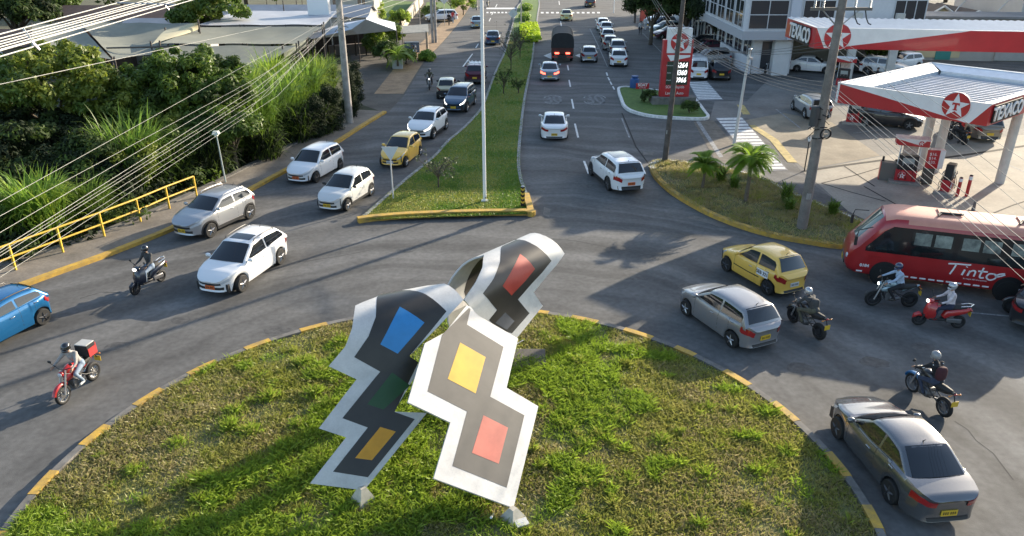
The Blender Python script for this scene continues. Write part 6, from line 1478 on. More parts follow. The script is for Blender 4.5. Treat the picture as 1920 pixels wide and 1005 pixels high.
c = G(778,98); t = thing('food_cart', 'small food cart with faded cream awning and wrapped posts by the verge', 'stall', (c.x,c.y,0), .2)
m = MB(); m.add([(-1.5,-1,2.1),(1.5,-1,2.2),(1.7,1.2,2.75),(-1.3,1.2,2.6),(-1.5,-1,2.16),(1.5,-1,2.26),(1.7,1.2,2.81),(-1.3,1.2,2.66)], [(0,3,2,1),(4,5,6,7),(0,1,5,4),(1,2,6,5),(2,3,7,6),(3,0,4,7)]); m.build('awning', M('faded_cream', (.50,.45,.36), .8, var=.15, vs=2), t, smooth=False)
for x, y in ((-1.3,-.8),(1.3,-.8),(1.5,1.0),(-1.2,1.0)): m = MB(); m.tube([(x,y,0),(x,y,2.3)], .05 if x < 0 else .12, 8); m.build('post', M('wrapped_post', (.36,.28,.20), .9, var=.3, vs=5), t)
m = MB(); m.box((-.3,.1,.55), (1.6,.8,1.1)); m.build('counter', M('counter_blue', (.10,.14,.19), .6), t, bevel=.02)
# tall block added right of the frame, meant to shade the avenue
def tower(label, x, y, w, d, h):
    t = thing('added_shade_block', label, 'building', (x,y,0), 0, None); m = MB(); m.box((0,0,h/2), (w,d,h)); m.build('wall', WW, t, smooth=False)
    for i in range(int(w/3)):
        for k in range(int(h/3)): win(t, -w/2+.8+i*3, .9+k*3, -w/2+2.4+i*3, 2.3+k*3, -d/2, 2, 1)
    return t
tower('plain white block added right of the office building beyond the shop to cast shade', 70, 96, 26, 14, 13)
# ------------------------------------------------------------------ railing
YR = M('railing_yellow', (.62,.40,.04), .5, var=.25, vs=4)
t = thing('yellow_railing', 'yellow two bar pipe railing along the left pavement edge', 'railing')
posts = [(29.9,506),(118.5,473),(196,443),(264,415.5),(318,391),(369.5,370)]
PP = [G(-150,575,.15), G(-60,541,.15)] + [G(x, y, .15) for x, y in posts]
HR = 1.12
for k, p in enumerate(PP): m = MB(); m.box((0,0,HR/2), (.075,.075,HR)); q = m.build('post', YR, t, smooth=False); q.location = (p.x, p.y, .15)
for z, nm in ((.15+HR, 'top_rail'), (.15+HR*.52, 'middle_rail')):
    for a_, b_ in ((0,4),(4,8)) :
        seg = PP[a_:b_] if a_ == 0 else PP[3:8]
        m = MB(); m.tube([(p.x,p.y,z) for p in seg], .042, 8); m.build(nm, YR, t)
# ------------------------------------------------------------------ poles
def pole(label, px, py, top, r0, r1, mat, name='utility_pole', lean=(0,0), cat='utility pole', group=None):
    c = G(px, py); t = thing(name, label, cat, (c.x,c.y,0), 0, group); m = MB(); m.tube([(lean[0]*k/8, lean[1]*k/8, top*k/8) for k in range(9)], [lerp(r0,r1,k/8) for k in range(9)], 16); m.build('shaft', mat, t); return t, c
# concrete pole on the palm bed, with crossarm
t, cP = pole('concrete utility pole with crossarm standing in the palm bed', 1502, 433, 11.6, .24, .15, M('weathered_pole', (.20,.175,.155), .9, var=.35, vs=2.2, bump=.3, bs=25, fine=.12), lean=(.12,0))
def insul(m, p, n=4):
    for k in range(n): m.lathe([(.015,-.03),(.065,-.02),(.03,.02)], (p[0],p[1],p[2]+k*.075), 8)
zc = 9.75
m = MB(); m.box((.1,0,zc), (2.5,.12,.12)); m.build('crossarm', M('wood_arm', (.16,.14,.12), .9), t, smooth=False)
for s in (1,-1): m = MB(); m.tube([(s*.75+.1,0,zc-.05),(.1,0,zc-.75)], .03, 5); m.build('brace', STEEL, t)
for x in (-1.1,-.75,.55,1.15): m = MB(); m.tube([(x+.1,0,zc),(x+.1,0,zc+.35)], .02, 5); insul(m, (x+.1,0,zc+.08), 4); m.build('insulator', M('porcelain', (.45,.44,.42), .3), t)
for x in (.55,1.0): m = MB(); m.tube([(x+.1,0,zc-.05),(x+.15,-.1,zc-.35),(x+.25,-.15,zc-.55),(x+.38,-.12,zc-.6)], .025, 6); m.build('cutout', DARK, t)
m = MB(); m.tube([(-.30,-.1,4.95),(-.30,-.1,5.75)], .19, 14); m.ell((-.30,-.1,5.75), (.19,.19,.06)); m.build('transformer', M('transformer_grey', (.05,.052,.055), .5), t)
m = MB()
for k in range(26): a = k*.9; m.tube([(.30*math.cos(a)*.9,.28*math.sin(a),4.3+.06*k+.2*math.sin(k)),(.42*math.cos(a+.8),.4*math.sin(a+.8),4.2+.06*k)], .022, 4)
o = m.build('cable_knots', BLACK, t); o['kind'] = 'stuff'
for k in range(3): m = MB(); a = np.linspace(0, 2*math.pi, 15); m.tube([(.25+.02*k+.22*math.cos(x),-.2,4.6+.22*math.sin(x)) for x in a], .022, 5); m.build('cable_coil', BLACK, t)
m = MB(); m.box((.0,-.20,1.75), (.20,.05,.28)); m.build('number_plate', M('plate_grey2', (.30,.29,.27), .7), t, smooth=False)
m = MB(); m.tube([(.16,-.16,.3),(.17,-.16,4.2)], .018, 5); m.build('conduit', STEEL, t)
# thin dark pole by the bed corner
t, cQ = pole('slender dark utility pole standing at the white corner of the palm bed', 1246, 306, 12.4, .17, .10, POLED, lean=(.35,0))
m = MB(); m.box((0,-.12,1.9), (.16,.04,.22)); m.build('number_plate', M('plate_grey2', (.30,.29,.27), .7), t, smooth=False)
# concrete pole left
t, cL_ = pole('pale concrete utility pole rising from the hedge on the left pavement', 656, 234, 12.5, .27, .17, POLEC)
m = MB(); m.box((0,0,8.6), (.5,.5,.10)); m.tube([(.25,0,8.3),(.9,-.2,8.4)], .03, 5); m.tube([(.25,0,7.0),(.7,-.2,7.1)], .03, 5); m.build('bracket', STEEL, t)
m = MB()
for k in range(14): a = k*1.1; m.tube([(.25*math.cos(a),.25*math.sin(a),6.2+.1*k),(.5*math.cos(a+.7),.5*math.sin(a+.7),6.1+.1*k)], .02, 4)
o = m.build('cable_knots', BLACK, t); o['kind'] = 'stuff'
# tall white pole on the median
t, cW = pole('tall slim white pole standing on the sunlit end of the median', 909, 382, 12.5, .085, .075, WPAINT, name='flag_pole', cat='pole')
m = MB(); m.box((0,0,.17), (.34,.34,.04)); m.tube([(.05,-.08,.30),(.05,-.10,.42)], .04, 6); m.build('base_plate', STEEL, t)
t, c = pole('short pale lighting post beside the near crosswalk', 1376, 272, 6.0, .10, .08, M('pale_post', (.50,.50,.48), .6, var=.1, vs=3), name='camera_post', cat='post', lean=(.25,0))
m = MB(); m.tube([(.12,0,5.4),(.42,0,5.5)], .03, 5); m.ell((.25,-.05,5.95), (.12,.12,.09)); m.box((.35,-.1,5.45), (.16,.3,.12)); m.build('bracket', STEEL, t)
# poles on far median and far road
t, _ = pole('thin grey lamp pole on the far median', 977, 55, 9.5, .09, .06, STEEL, name='lamp_pole', cat='pole')
t, _ = pole('dark utility pole on the far corner behind the queue', 1190, 43, 10, .16, .12, POLED)
t, _ = pole('pale thin pole at the far crossing kerb', 1151, 24, 6, .08, .07, WPAINT, name='post', cat='pole')
t, _ = pole('concrete pole on the far left verge by the hedge', 894, 19, 9, .17, .12, POLEC)
t, _ = pole('slim pole left of the billboard column', 788, 56, 8, .07, .06, POLEC, name='post', cat='pole')
for px, py, lb in ((660,42,'thin leaning post left of the clipped round tree'),(674,40,'darker tree-like post beside the thin leaning post')): pole(lb, px, py, 7, .12, .09, POLED, name='post', cat='pole')
# billboard
c = G(815,80); t = thing('billboard', 'blank white billboard on a double steel column over the left verge', 'billboard', (c.x,c.y,0))
for x in (-.22,.16): m = MB(); m.tube([(x,0,0),(x,0,6.4)], .16, 10); m.build('column', POLEC, t)
m = MB(); m.box((0,0,7.8), (4.4,.5,3.0)); m.build('panel', M('billboard_white', (.70,.73,.80), .6), t, smooth=False, bevel=.03)
# traffic signs seen from the back
c = G(738,378); t = thing('yield_sign', 'triangular yield sign seen from behind on a thin post at the median edge', 'traffic sign', (c.x,c.y,.12))
m = MB(); m.tube([(0,0,0),(-.02,0,2.75)], .035, 8); m.build('post', M('sign_post_grey', (.50,.50,.50), .5), t)
m = MB(); m.add([(-.42,-.03,2.75),(.42,-.03,2.75),(0,-.03,2.02),(-.42,-.01,2.75),(.42,-.01,2.75),(0,-.01,2.02)], [(0,2,1),(3,4,5),(0,1,4,3),(1,2,5,4),(2,0,3,5)]); m.build('plate', M('sign_back', (.52,.55,.56), .5), t, smooth=False)
c = G(962,66); t = thing('warning_sign', 'pale diamond sign seen from behind on the far median', 'traffic sign', (c.x,c.y,.12))
m = MB(); m.tube([(0,0,0),(0,0,2.6)], .04, 8); m.build('post', STEEL, t); m = MB(); m.add([(-.62,0,2.5),(0,0,1.88),(.62,0,2.5),(0,0,3.12),(-.62,.03,2.5),(0,.03,1.88),(.62,.03,2.5),(0,.03,3.12)], [(0,1,2,3),(4,7,6,5),(0,4,5,1),(1,5,6,2),(2,6,7,3),(3,7,4,0)]); m.build('plate', M('sign_back', (.52,.55,.56), .5), t, smooth=False)
c = G(834,48); t = thing('warning_sign', 'pale sign seen from behind next to the billboard column', 'traffic sign', (c.x,c.y,0))
m = MB(); m.tube([(0,0,0),(0,0,3.6)], .04, 8); m.build('post', STEEL, t); m = MB(); m.add([(-.6,0,3.4),(0,0,2.8),(.6,0,3.4),(0,0,4.0),(-.6,.03,3.4),(0,.03,2.8),(.6,.03,3.4),(0,.03,4.0)], [(0,1,2,3),(4,7,6,5),(0,4,5,1),(1,5,6,2),(2,6,7,3),(3,7,4,0)]); m.build('plate', M('sign_back', (.52,.55,.56), .5), t, smooth=False)
# delineator with chevrons
c = G(980,393); t = thing('delineator_post', 'short black marker post with yellow chevrons at the median tip', 'marker post', (c.x,c.y,.15))
m = MB(); m.box((0,0,.55), (.20,.14,1.0)); m.build('post', INK, t, bevel=.02); m = MB(); m.ell((0,0,1.05), (.10,.07,.04)); m.build('cap', STEEL, t)
m = MB()
for k in range(4): z = .25+k*.22; m.add([(-.10,-.073,z),(0,-.073,z-.07),(.10,-.073,z),(.10,-.073,z+.10),(0,-.073,z+.03),(-.10,-.073,z+.10)], [(0,1,4,5),(1,2,3,4)])
m.build('chevrons', YR, t, smooth=False)
# small lantern post on left pavement
c = G(423,341,.15); t = thing('pavement_lamp', 'slender pale lamp post with square lantern on the left pavement', 'lamp post', (c.x,c.y,.15))
m = MB(); m.tube([(0,0,0),(-.08,0,2.6)], [.05,.035], 8); m.build('post', M('pale_green_post', (.42,.46,.42), .6), t); m = MB(); m.box((-.09,0,2.72), (.36,.30,.16), tx=.7, ty=.7); m.box((-.09,0,2.60), (.16,.16,.14)); m.build('lantern', M('lantern_pale', (.50,.55,.50), .5), t)
# far right street lamps
for i, (px, py, Y, lb) in enumerate([(1785,30,86,'curved arm street lamp behind the far canopy left of centre'),(1862,33,86,'lattice arm street lamp behind the far canopy near the right edge')]):
    p = atY(px, py, Y); t = thing('street_lamp', lb, 'street lamp', (p.x,Y,0), 0, 'street lamps'); m = MB(); m.tube([(0,0,0),(0,0,p.z),(.5,0,p.z+.9),(1.2,0,p.z+1.7),(2.0,0,p.z+2.1)], [.09,.07,.06,.05,.04], 8); m.build('mast', STEEL, t)
    m = MB(); m.ell((2.3,0,p.z+2.1), (.45,.16,.09)); m.build('lamp_head', STEEL, t)
# ------------------------------------------------------------------ overhead cables
CW = M('bare_cable', (.42,.42,.41), .55); CB = M('black_cable', (.10,.10,.10), .6); CG = M('grey_cable', (.27,.27,.25), .6)
def cable(a, b, sag, r, mat, label, group, name='overhead_cable', n=22):
    a, b = Vector(a), Vector(b); mb = MB(); pts = []
    for i in range(n+1): t_ = i/n; p = a.lerp(b, t_); p.z -= sag*4*t_*(1-t_); pts.append(p)
    mb.tube(pts, r, 6); o = mb.build(name, mat); tag(o, label, 'cable', group); return pts
# upper left bundle: high voltage conductors on spacers, running from behind the camera to the left pole line
CGR = 'overhead cables of the left pole line'
hv = [((-45,106),(262,-7)),((-45,80),(330,-14)),((-45,92),(300,-12)),((-45,98),(306,-9)),((-45,102),(312,-5)),((-45,110),(350,-10)),((-45,114),(356,-8)),((-45,127),(384,-10))]
nm_ = ['topmost','second','third','fourth','fifth','sixth','seventh','lowest']
hvp = []
hv = [((0,64),(240,0)),((0,72),(276,0)),((0,78),(290,0)),((0,83),(300,0)),((0,88),(322,0)),((0,93),(334,0)),((0,95),(337,0)),((0,106),(360,0))]
for i, (p, q) in enumerate(hv):
    za = 10.4 - .05*i; A = None
    a_ = atY(p[0], p[1], 10.4); b_ = atY(q[0], q[1], 18.5); d = (b_-a_)
    pts = cable(a_ - d*.9, b_ + d*3.2, 0.0, .009, CW, '%s bright conductor of the upper bundle crossing the top left corner' % nm_[i], CGR); hvp.append((a_, b_))
for k, f in ((0,.11),(1,.86)):
    m = MB(); q = [a.lerp(b, f) for a, b in hvp]; m.tube([q[0], q[3], q[6], q[7]], .02, 5); m.tube([q[1], q[5]], .016, 5); m.tube([q[6]+Vector((0,0,0)), q[6]+Vector((.05,.05,-.12))], .02, 5)
    o = m.build('cable_spacer', STEEL); tag(o, ['grey spacer clamp holding the conductors near the left edge','grey spacer clamp holding the conductors near the top edge'][k], 'cable spacer')
lw = [((0,247),(128,174),.012),((0,378),(470,117),.011),((0,405),(475,150),.011),((0,436),(470,160),.012),((0,468),(480,165),.014),((0,474),(484,172),.010),((0,480),(500,168),.012),((0,492),(505,176),.010),((0,508),(460,212),.010),((0,520),(520,180),.010)]
for i, (p, q, r) in enumerate(lw):
    if i == 0: continue
    a_ = atY(p[0], p[1], 11.6+.1*i); top = Vector((cL_.x+.3, cL_.y-.2, 7.0 + .16*((i*5) % 9)))
    b_ = atY(q[0], q[1], 33); d = b_-a_
    pts = cable(a_ - d*.15, b_, 0, r*.40, CG, '%s telephone cable of the lower left bundle' % ['','topmost','second','third','fourth','fifth','sixth','seventh','eighth','lowest'][i], CGR)
    cable(b_, top, .1, r*.45, CG, '%s telephone cable where it reaches the pale concrete pole' % ['','topmost','second','third','fourth','fifth','sixth','seventh','eighth','lowest'][i], CGR)
a_ = atY(0,158,20); b_ = atY(420,68,44); cable(a_-(b_-a_)*.2, b_+(b_-a_)*.6, .0, .010, CG, 'single thin cable sagging across the mango crowns', CGR)
a_ = atY(0,247,13); b_ = atY(135,308-75-60,0.1+22); 
for i in range(7):
    m = None; a0 = Vector((cL_.x+.2, cL_.y+.2, 7.0+.4*i)); b0 = Vector((G(894,19).x, G(894,19).y, 6.5+.3*i)); cable(a0, b0, .5, .012, CG, '%s cable from the pale concrete pole to the far verge pole' % nm_[i], CGR)
# right side bundle from the bed pole towards the lower right
RG = 'overhead cables of the right pole line'
rb = [((1547,168),(1920,452),.016),((1549,175),(1920,470),.013),((1552,182),(1920,487),.013),((1555,188),(1920,505),.015),((1550,196),(1920,525),.012),((1560,175),(1920,392),.011),((1566,165),(1920,356),.012),((1570,158),(1920,300),.010)]
for i, (p, q, r) in enumerate(rb):
    a_ = Vector((cP.x+.15, cP.y, 6.75 - .16*i)) if i < 5 else Vector((cP.x+.15, cP.y, 7.2+.2*i)); b_ = atY(q[0], q[1], 17.5+(0 if i < 5 else 4)); d = b_-a_
    cable(a_, b_+d*.8, .0, r*.62, CG if i % 2 else CB, '%s cable running from the bed pole over the red minibus' % nm_[i], RG)
    cable(a_, Vector((cQ.x+.2, cQ.y, 7.6-.1*i)), .5, r, CB, '%s cable between the bed pole and the slender dark pole' % nm_[i], RG)
for i in range(3):
    cable(Vector((cP.x-.9+i*1.0, cP.y, 10.1)), Vector((cQ.x-.6+i*.6, cQ.y, 11.6)), .3, .010, CG, '%s high wire between the two right hand poles' % nm_[i], RG)
    cable(Vector((cQ.x+.15, cQ.y, 7.6-.25*i)), Vector((G(1190,43).x, G(1190,43).y, 8.0-.3*i)), .6, .012, CB, '%s cable from the slender dark pole to the far corner pole' % nm_[i], RG)
# ------------------------------------------------------------------ vegetation
LF_D = leafy('mango_leaf', (.060,.095,.020), (.035,.060,.014), 1.3, .3, .7); LF_O = leafy('olive_leaf', (.19,.225,.03), (.11,.15,.022), 1.0, .35); LF_M = leafy('mid_leaf', (.11,.17,.024), (.065,.11,.018), 1.0, .35)
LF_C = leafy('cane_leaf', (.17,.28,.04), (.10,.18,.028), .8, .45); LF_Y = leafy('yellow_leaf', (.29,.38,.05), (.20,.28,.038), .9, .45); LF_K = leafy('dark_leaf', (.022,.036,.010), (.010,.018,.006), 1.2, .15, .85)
LF_P = leafy('palm_leaf', (.28,.40,.05), (.17,.27,.035), 2, .45); LF_V = leafy('sunlit_grass_lime', (.55,.66,.04), (.42,.52,.04), 2, .4)
BARK = M('bark', (.09,.07,.05), .9, var=.35, vs=4, bump=.4, bs=20); BARKP = M('pale_bark', (.20,.18,.15), .9, var=.3, vs=4)
def leaf_cloud(C, R, per, size, rng, up=.35, shell=.55):
    """leaf quads on many small clump balls. C (k,3) centres, R (k,) radii"""
    k = len(C); n = k*per; i = np.repeat(np.arange(k), per); d = rng.normal(size=(n,3)); d /= np.linalg.norm(d, axis=1)[:,None]; r = R[i]*(shell+(1-shell)*rng.random(n)); P = C[i] + d*r[:,None]*np.array([1,1,.8])
    nn = d + rng.normal(size=(n,3))*.45 + np.array([0,0,up]); nn /= np.linalg.norm(nn, axis=1)[:,None]
    t = np.cross(nn, rng.normal(size=(n,3))); t /= np.linalg.norm(t, axis=1)[:,None]; b = np.cross(nn, t); s = size*rng.uniform(.6,1.3,n)
    V = np.empty((n,4,3)); V[:,0] = P - t*s[:,None]; V[:,1] = P - b*(s*.42)[:,None]; V[:,2] = P + t*s[:,None] - nn*(s*.25)[:,None]; V[:,3] = P + b*(s*.42)[:,None]
    return V.reshape(-1,3), np.arange(n*4).reshape(-1,4)
def tree(label, x, y, trunk_h, crown, mats, clumps=70, per=130, size=.13, cr=(.45,.9), group=None, name='tree', cat='tree', z0=0.0, trunk_r=.2, bark=BARK, seed=0):
    """crown: list of ellipsoids (dx,dy,z,rx,ry,rz)"""
    rng = np.random.default_rng(seed+int(abs(x)*13+abs(y)*7)); t = thing(name, label, cat, (x,y,z0), 0, group)
    C = []; R = []
    vol = np.array([e[3]*e[4] for e in crown]); pick = rng.choice(len(crown), clumps, p=vol/vol.sum())
    for p in pick:
        e = crown[p]; d = rng.normal(size=3); d[2] = abs(d[2])*1.0 - .25; d /= np.linalg.norm(d); q = rng.uniform(.62,1.0)
        C.append([e[0]+d[0]*e[3]*q, e[1]+d[1]*e[4]*q, e[2]+d[2]*e[5]*q]); R.append(rng.uniform(*cr))
    C = np.array(C); R = np.array(R); V, F = leaf_cloud(C, R, per, size, rng)
    ml = mats if isinstance(mats, list) else [mats]; mi = np.repeat(rng.choice(len(ml), clumps, p=[.72,.28] if len(ml) == 2 else None), per)
    qmesh('crown', V, F, ml, t, mi=mi)
    m = MB(); m.tube([(0,0,0),(.05,.03,trunk_h*.5),(.0,.0,trunk_h)], [trunk_r*1.25,trunk_r,trunk_r*.8], 10)
    for k in range(min(9, clumps)):
        c = C[k*(clumps//min(9,clumps))]; m.tube([(0,0,trunk_h*.75),(c[0]*.45,c[1]*.45,lerp(trunk_h,c[2],.55)),(c[0]*.92,c[1]*.92,c[2])], [trunk_r*.6,trunk_r*.3,trunk_r*.1], 6)
    m.build('trunk', bark, t); return t
def strips(B, D, L, W, droop, rng, seg=5):
    """arching leaf strips. B bases (n,3), D start directions, L lengths"""
    n = len(B); P = [B.copy()]; d = D/np.linalg.norm(D, axis=1)[:,None]
    for k in range(seg):
        P.append(P[-1] + d*(L/seg)[:,None]); d = d + np.array([0,0,-1.0])*(droop*(k+1)/seg)[:,None]*.55; d /= np.linalg.norm(d, axis=1)[:,None]
    side = np.cross(D, [0,0,1.0]) + 1e-6; side /= np.linalg.norm(side, axis=1)[:,None]
    V = np.empty((n, (seg+1)*2, 3))
    for k in range(seg+1):
        w = W*(math.sin(math.pi*min(.96, .25+.72*k/seg))); V[:,2*k] = P[k] - side*w[:,None]/2; V[:,2*k+1] = P[k] + side*w[:,None]/2
    f = np.array([[2*k,2*k+1,2*k+3,2*k+2] for k in range(seg)]); F = (np.arange(n)[:,None,None]*((seg+1)*2) + f[None]).reshape(-1,4); return V.reshape(-1,3), F
def cane(label, px, py, h, r, mats, n=900, w=.035, group='tall cane grass clumps on the left bank', seed=1, z0=0.0, xy=None):
    c = P2(G(px, py)) if xy is None else Vector(xy); rng = np.random.default_rng(seed+int(px)); t = thing('cane_clump', label, 'tall grass', (c.x,c.y,z0), 0, group)
    a = rng.uniform(0,6.28,n); q = r*np.sqrt(rng.random(n)); zz = h*rng.uniform(0,.62,n)**.9; B = np.c_[q*np.cos(a)*.6, q*np.sin(a)*.6, zz]
    a2 = a+rng.normal(0,.7,n); tilt = rng.uniform(.15,.8,n); D = np.c_[np.cos(a2)*tilt, np.sin(a2)*tilt, np.ones(n)]; L = h*rng.uniform(.35,.62,n)
    V, F = strips(B, D, L, np.full(n, w)*rng.uniform(.7,1.3,n), rng.uniform(.5,1.9,n), rng); ml = mats if isinstance(mats, list) else [mats]
    mi = np.repeat(rng.choice(len(ml), n, p=[.7,.3] if len(ml) == 2 else None), 5); qmesh('leaves', V, F, ml, t, mi=mi)
    m = MB()
    for k in range(16): b = rng.uniform(0,6.28); m.tube([(r*.4*math.cos(b),r*.4*math.sin(b),0),(r*.5*math.cos(b),r*.5*math.sin(b),h*.7)], .018, 4)
    m.build('stems', LF_M, t); return t
TG = 'mango trees on the left bank'
def at(px, py, z): v = G(px, py, z); return v.x, v.y
x, y = at(100, 175, 4.3); tree('large olive green mango tree under the bright cables', x, y, 2.6, [(0,0,4.7,4.4,3.6,2.0),(3.0,-.6,4.2,2.4,2.2,1.4),(-3.5,-1,4.2,2.8,2.6,1.6),(.5,.5,5.9,2.4,2,1.1)], [LF_O, LF_M], clumps=150, per=150, size=.15, cr=(.40,.85), group=TG, trunk_r=.3)
x, y = at(352, 165, 4.2); tree('rounded dark mango tree with dense glossy clumps before the net shelter', x, y, 2.4, [(0,0,4.5,3.4,3.2,2.0),(-2.3,-1.2,3.6,2.2,2.2,1.5),(2.2,-.4,3.7,1.9,2.0,1.5)], [LF_M, LF_D], clumps=170, per=150, size=.14, cr=(.35,.62), group=TG, trunk_r=.28)
x, y = at(245, 215, 3.2); tree('middle mango tree half shaded between the two large ones', x, y, 1.9, [(0,0,3.2,2.6,2.2,1.4),(1.8,-.8,2.8,1.8,1.6,1.2)], [LF_M, LF_O], clumps=110, per=140, size=.13, cr=(.35,.6), group=TG, trunk_r=.2)
x, y = at(210, 300, 2.2); tree('small leaved dark tree in front of the mango trees', x, y, 1.3, [(0,0,2.2,2.4,2.0,1.3),(-1.8,.5,1.8,1.8,1.6,1.1)], [LF_D, LF_O], clumps=90, per=150, size=.09, cr=(.35,.6), group='small trees on the left bank', trunk_r=.14)
x, y = at(60, 300, 2.2); tree('dark shaded tree below the olive mango tree', x, y, 1.5, [(0,0,2.4,3.2,2.2,1.6),(-2.5,0,2.2,2.4,2,1.5)], [LF_K, LF_D], clumps=100, per=130, size=.13, cr=(.45,.8), group='small trees on the left bank', trunk_r=.2)
x, y = at(455, 205, 2.4); tree('low bright leaved tree under the lower cables', x, y, 1.3, [(0,0,2.3,1.9,1.7,1.2)], [LF_M, LF_Y], clumps=70, per=130, size=.11, cr=(.3,.55), group='small trees on the left bank', trunk_r=.12)
x, y = at(405, 20, 5.0); tree('tall leafy tree behind the net shelter at the top edge', x, y, 3.5, [(0,0,5.0,3.6,3,2.6),(-2.5,0,4.2,2.2,2,1.6)], [LF_M, LF_O], clumps=100, per=110, size=.22, cr=(.5,.9), group='trees at the top left', trunk_r=.3)
x, y = at(20, 22, 4.5); tree('dark tree in the top left corner', x, y, 3, [(0,0,4.5,4.5,3.5,2.8)], [LF_D, LF_K], clumps=90, per=110, size=.24, cr=(.6,1.0), group='trees at the top left', trunk_r=.3)
x, y = at(100, 10, 4.5); tree('tree with yellowish foliage right of the corner tree', x, y, 3, [(0,0,4.6,2.6,2.6,2.2)], [LF_M, LF_O], clumps=60, per=100, size=.22, cr=(.5,.9), group='trees at the top left', trunk_r=.25)
for px, py, z, r, ml, lb in [(10,235,2.8,2.6,[LF_K,LF_D],'dark tree filling the left edge below the mango'),(135,255,2.4,2.2,[LF_D,LF_K],'dark tree under the olive mango'),(20,345,1.7,1.9,[LF_K,LF_D],'dark thicket tree at the left edge above the cane'),(145,335,1.6,1.9,[LF_K,LF_M],'dark thicket tree between two cane clumps'),(195,330,1.5,1.6,[LF_K,LF_D],'low thicket tree behind the railing'),(322,268,2.1,1.5,[LF_M,LF_D],'green thicket tree below the round mango'),(375,235,2.6,1.6,[LF_M,LF_D],'green thicket tree behind the pavement lamp'),(430,235,2.6,1.8,[LF_M,LF_D],'green thicket tree right of the round mango')]:
    x, y = at(px, py, z); tree(lb, x, y, z*.5, [(0,0,z,r,r*.9,r*.6)], ml, clumps=75, per=120, size=.12, cr=(.35,.65), group='thicket trees on the left bank', trunk_r=.12)
# cane and tall grass
CA = [(88,452,3.1,1.7,[LF_C,LF_Y],'bright green cane clump leaning over the yellow railing'),(45,452,2.3,1.4,[LF_M,LF_K],'dim cane clump behind the left end of the railing'),(170,425,2.2,1.4,[LF_M,LF_C],'short cane clump behind the second railing bay'),
      (262,366,4.0,2.0,[LF_C,LF_M],'tall drooping cane clump behind the middle of the railing'),(205,360,3.3,1.6,[LF_C,LF_Y],'bright cane clump above the railing'),(320,352,2.8,1.5,[LF_M,LF_K],'shaded cane clump near the right end of the railing'),(298,300,4.6,.9,[LF_Y,LF_C],'very tall yellow reed clump standing above the bushes'),(340,296,4.2,.9,[LF_C,LF_Y],'tall reed clump right of the yellow one'),
      (400,330,2.6,1.4,[LF_K,LF_M],'dark grassy clump behind the pavement lamp'),(440,300,3.4,1.6,[LF_M,LF_C],'half shaded cane clump behind the pavement'),(485,285,3.9,1.7,[LF_C,LF_M],'bright cane clump left of the white hatchback roof'),(470,240,4.2,1.6,[LF_Y,LF_C],'sunlit yellow green cane clump under the cables'),(520,262,3.9,1.7,[LF_C,LF_M],'bright cane clump above the white hatchback'),
      (545,240,3.9,1.6,[LF_C,LF_Y],'sunlit cane clump before the dark hedge'),(575,222,3.9,1.5,[LF_C,LF_M],'cane clump next to the dark hedge'),(520,210,4.2,1.6,[LF_Y,LF_C],'high yellow green cane clump behind the row'),(590,198,3.6,1.4,[LF_Y,LF_M],'sunlit shrubby cane clump below the banner'),(560,268,2.4,1.4,[LF_K,LF_M],'dark lower cane clump beside the pavement'),(600,255,2.2,1.3,[LF_K,LF_M],'dark grassy clump at the pavement left of the pole'),(500,300,2.0,1.4,[LF_K,LF_M],'low dark grass clump beside the pavement bend'),(612,176,3.0,1.3,[LF_M,LF_Y],'leafy clump in front of the stall')]
for i, (px, py, h, r, ml, lb) in enumerate(CA): cane(lb, px, py, h, r, ml, n=1000, seed=i, w=.062)
# dark columnar hedge plants
HG_ = 'dark columnar hedge plants beside the pale concrete pole'
for i, (px, py, h, lb) in enumerate([(622,250,2.9,'dark hedge column left of the pale concrete pole'),(637,246,3.0,'dark hedge column just left of the pole foot'),(668,222,3.2,'dark hedge column right of the pole'),(676,200,3.2,'rearmost dark hedge column right of the pole'),(608,262,2.7,'lowest dark hedge column farthest left')]):
    c = G(px, py); rng = np.random.default_rng(50+i); t = thing('hedge_column', lb, 'hedge plant', (c.x-.3,c.y,0), 0, HG_)
    C = np.array([[rng.uniform(-.35,.35), rng.uniform(-.35,.35), z] for z in np.linspace(.3,h,26)]); V, F = leaf_cloud(C, np.full(26,.42), 260, .06, rng); qmesh('foliage', V, F, [LF_K], t)
    m = MB(); m.tube([(0,0,0),(0,0,h*.9)], [.06,.02], 6); m.build('stem', BARK, t)
for i in range(9):
    px, py = 520+i*8.5, 158-i*6.5; c = G(px, py); rng = np.random.default_rng(80+i); h = 3.4; t = thing('hedge_column', ['first','second','third','fourth','fifth','sixth','seventh','eighth','ninth'][i]+' dark narrow cypress from the left in the row below the banner', 'hedge plant', (c.x,c.y,0), 0, 'row of narrow cypresses below the banner')
    C = np.array([[0,0,z] for z in np.linspace(.3,h,18)]); V, F = leaf_cloud(C, np.linspace(.42,.12,18), 60, .12, rng); qmesh('foliage', V, F, [LF_D], t); m = MB(); m.tube([(0,0,0),(0,0,h*.9)], [.05,.02], 5); m.build('stem', BARK, t)
# undergrowth as one mass
rng = np.random.default_rng(5); n = 900
kpn = offset(kp, 2.9); pts = []
while len(pts) < 760:
    p = kpn[rng.integers(8, len(kpn)-1)]; q = abs(rng.normal(0, 6.5))+.15; d = Vector((-.5,.86)); x_ = p[0]-.62*q+rng.normal(0,.4); y_ = p[1]+.78*q+rng.normal(0,.4); pts.append((x_, y_, rng.uniform(.15,1.0)))
C = np.array(pts); V, F = leaf_cloud(C, rng.uniform(.4,.95,len(C)), 90, .14, rng); mi = np.repeat(rng.choice(3, len(C), p=[.5,.35,.15]), 90)
o = qmesh('undergrowth', V, F, [LF_K, LF_D, LF_M], mi=mi); tag(o, 'tangled dark undergrowth filling the left bank below the trees', 'undergrowth', kind='stuff')
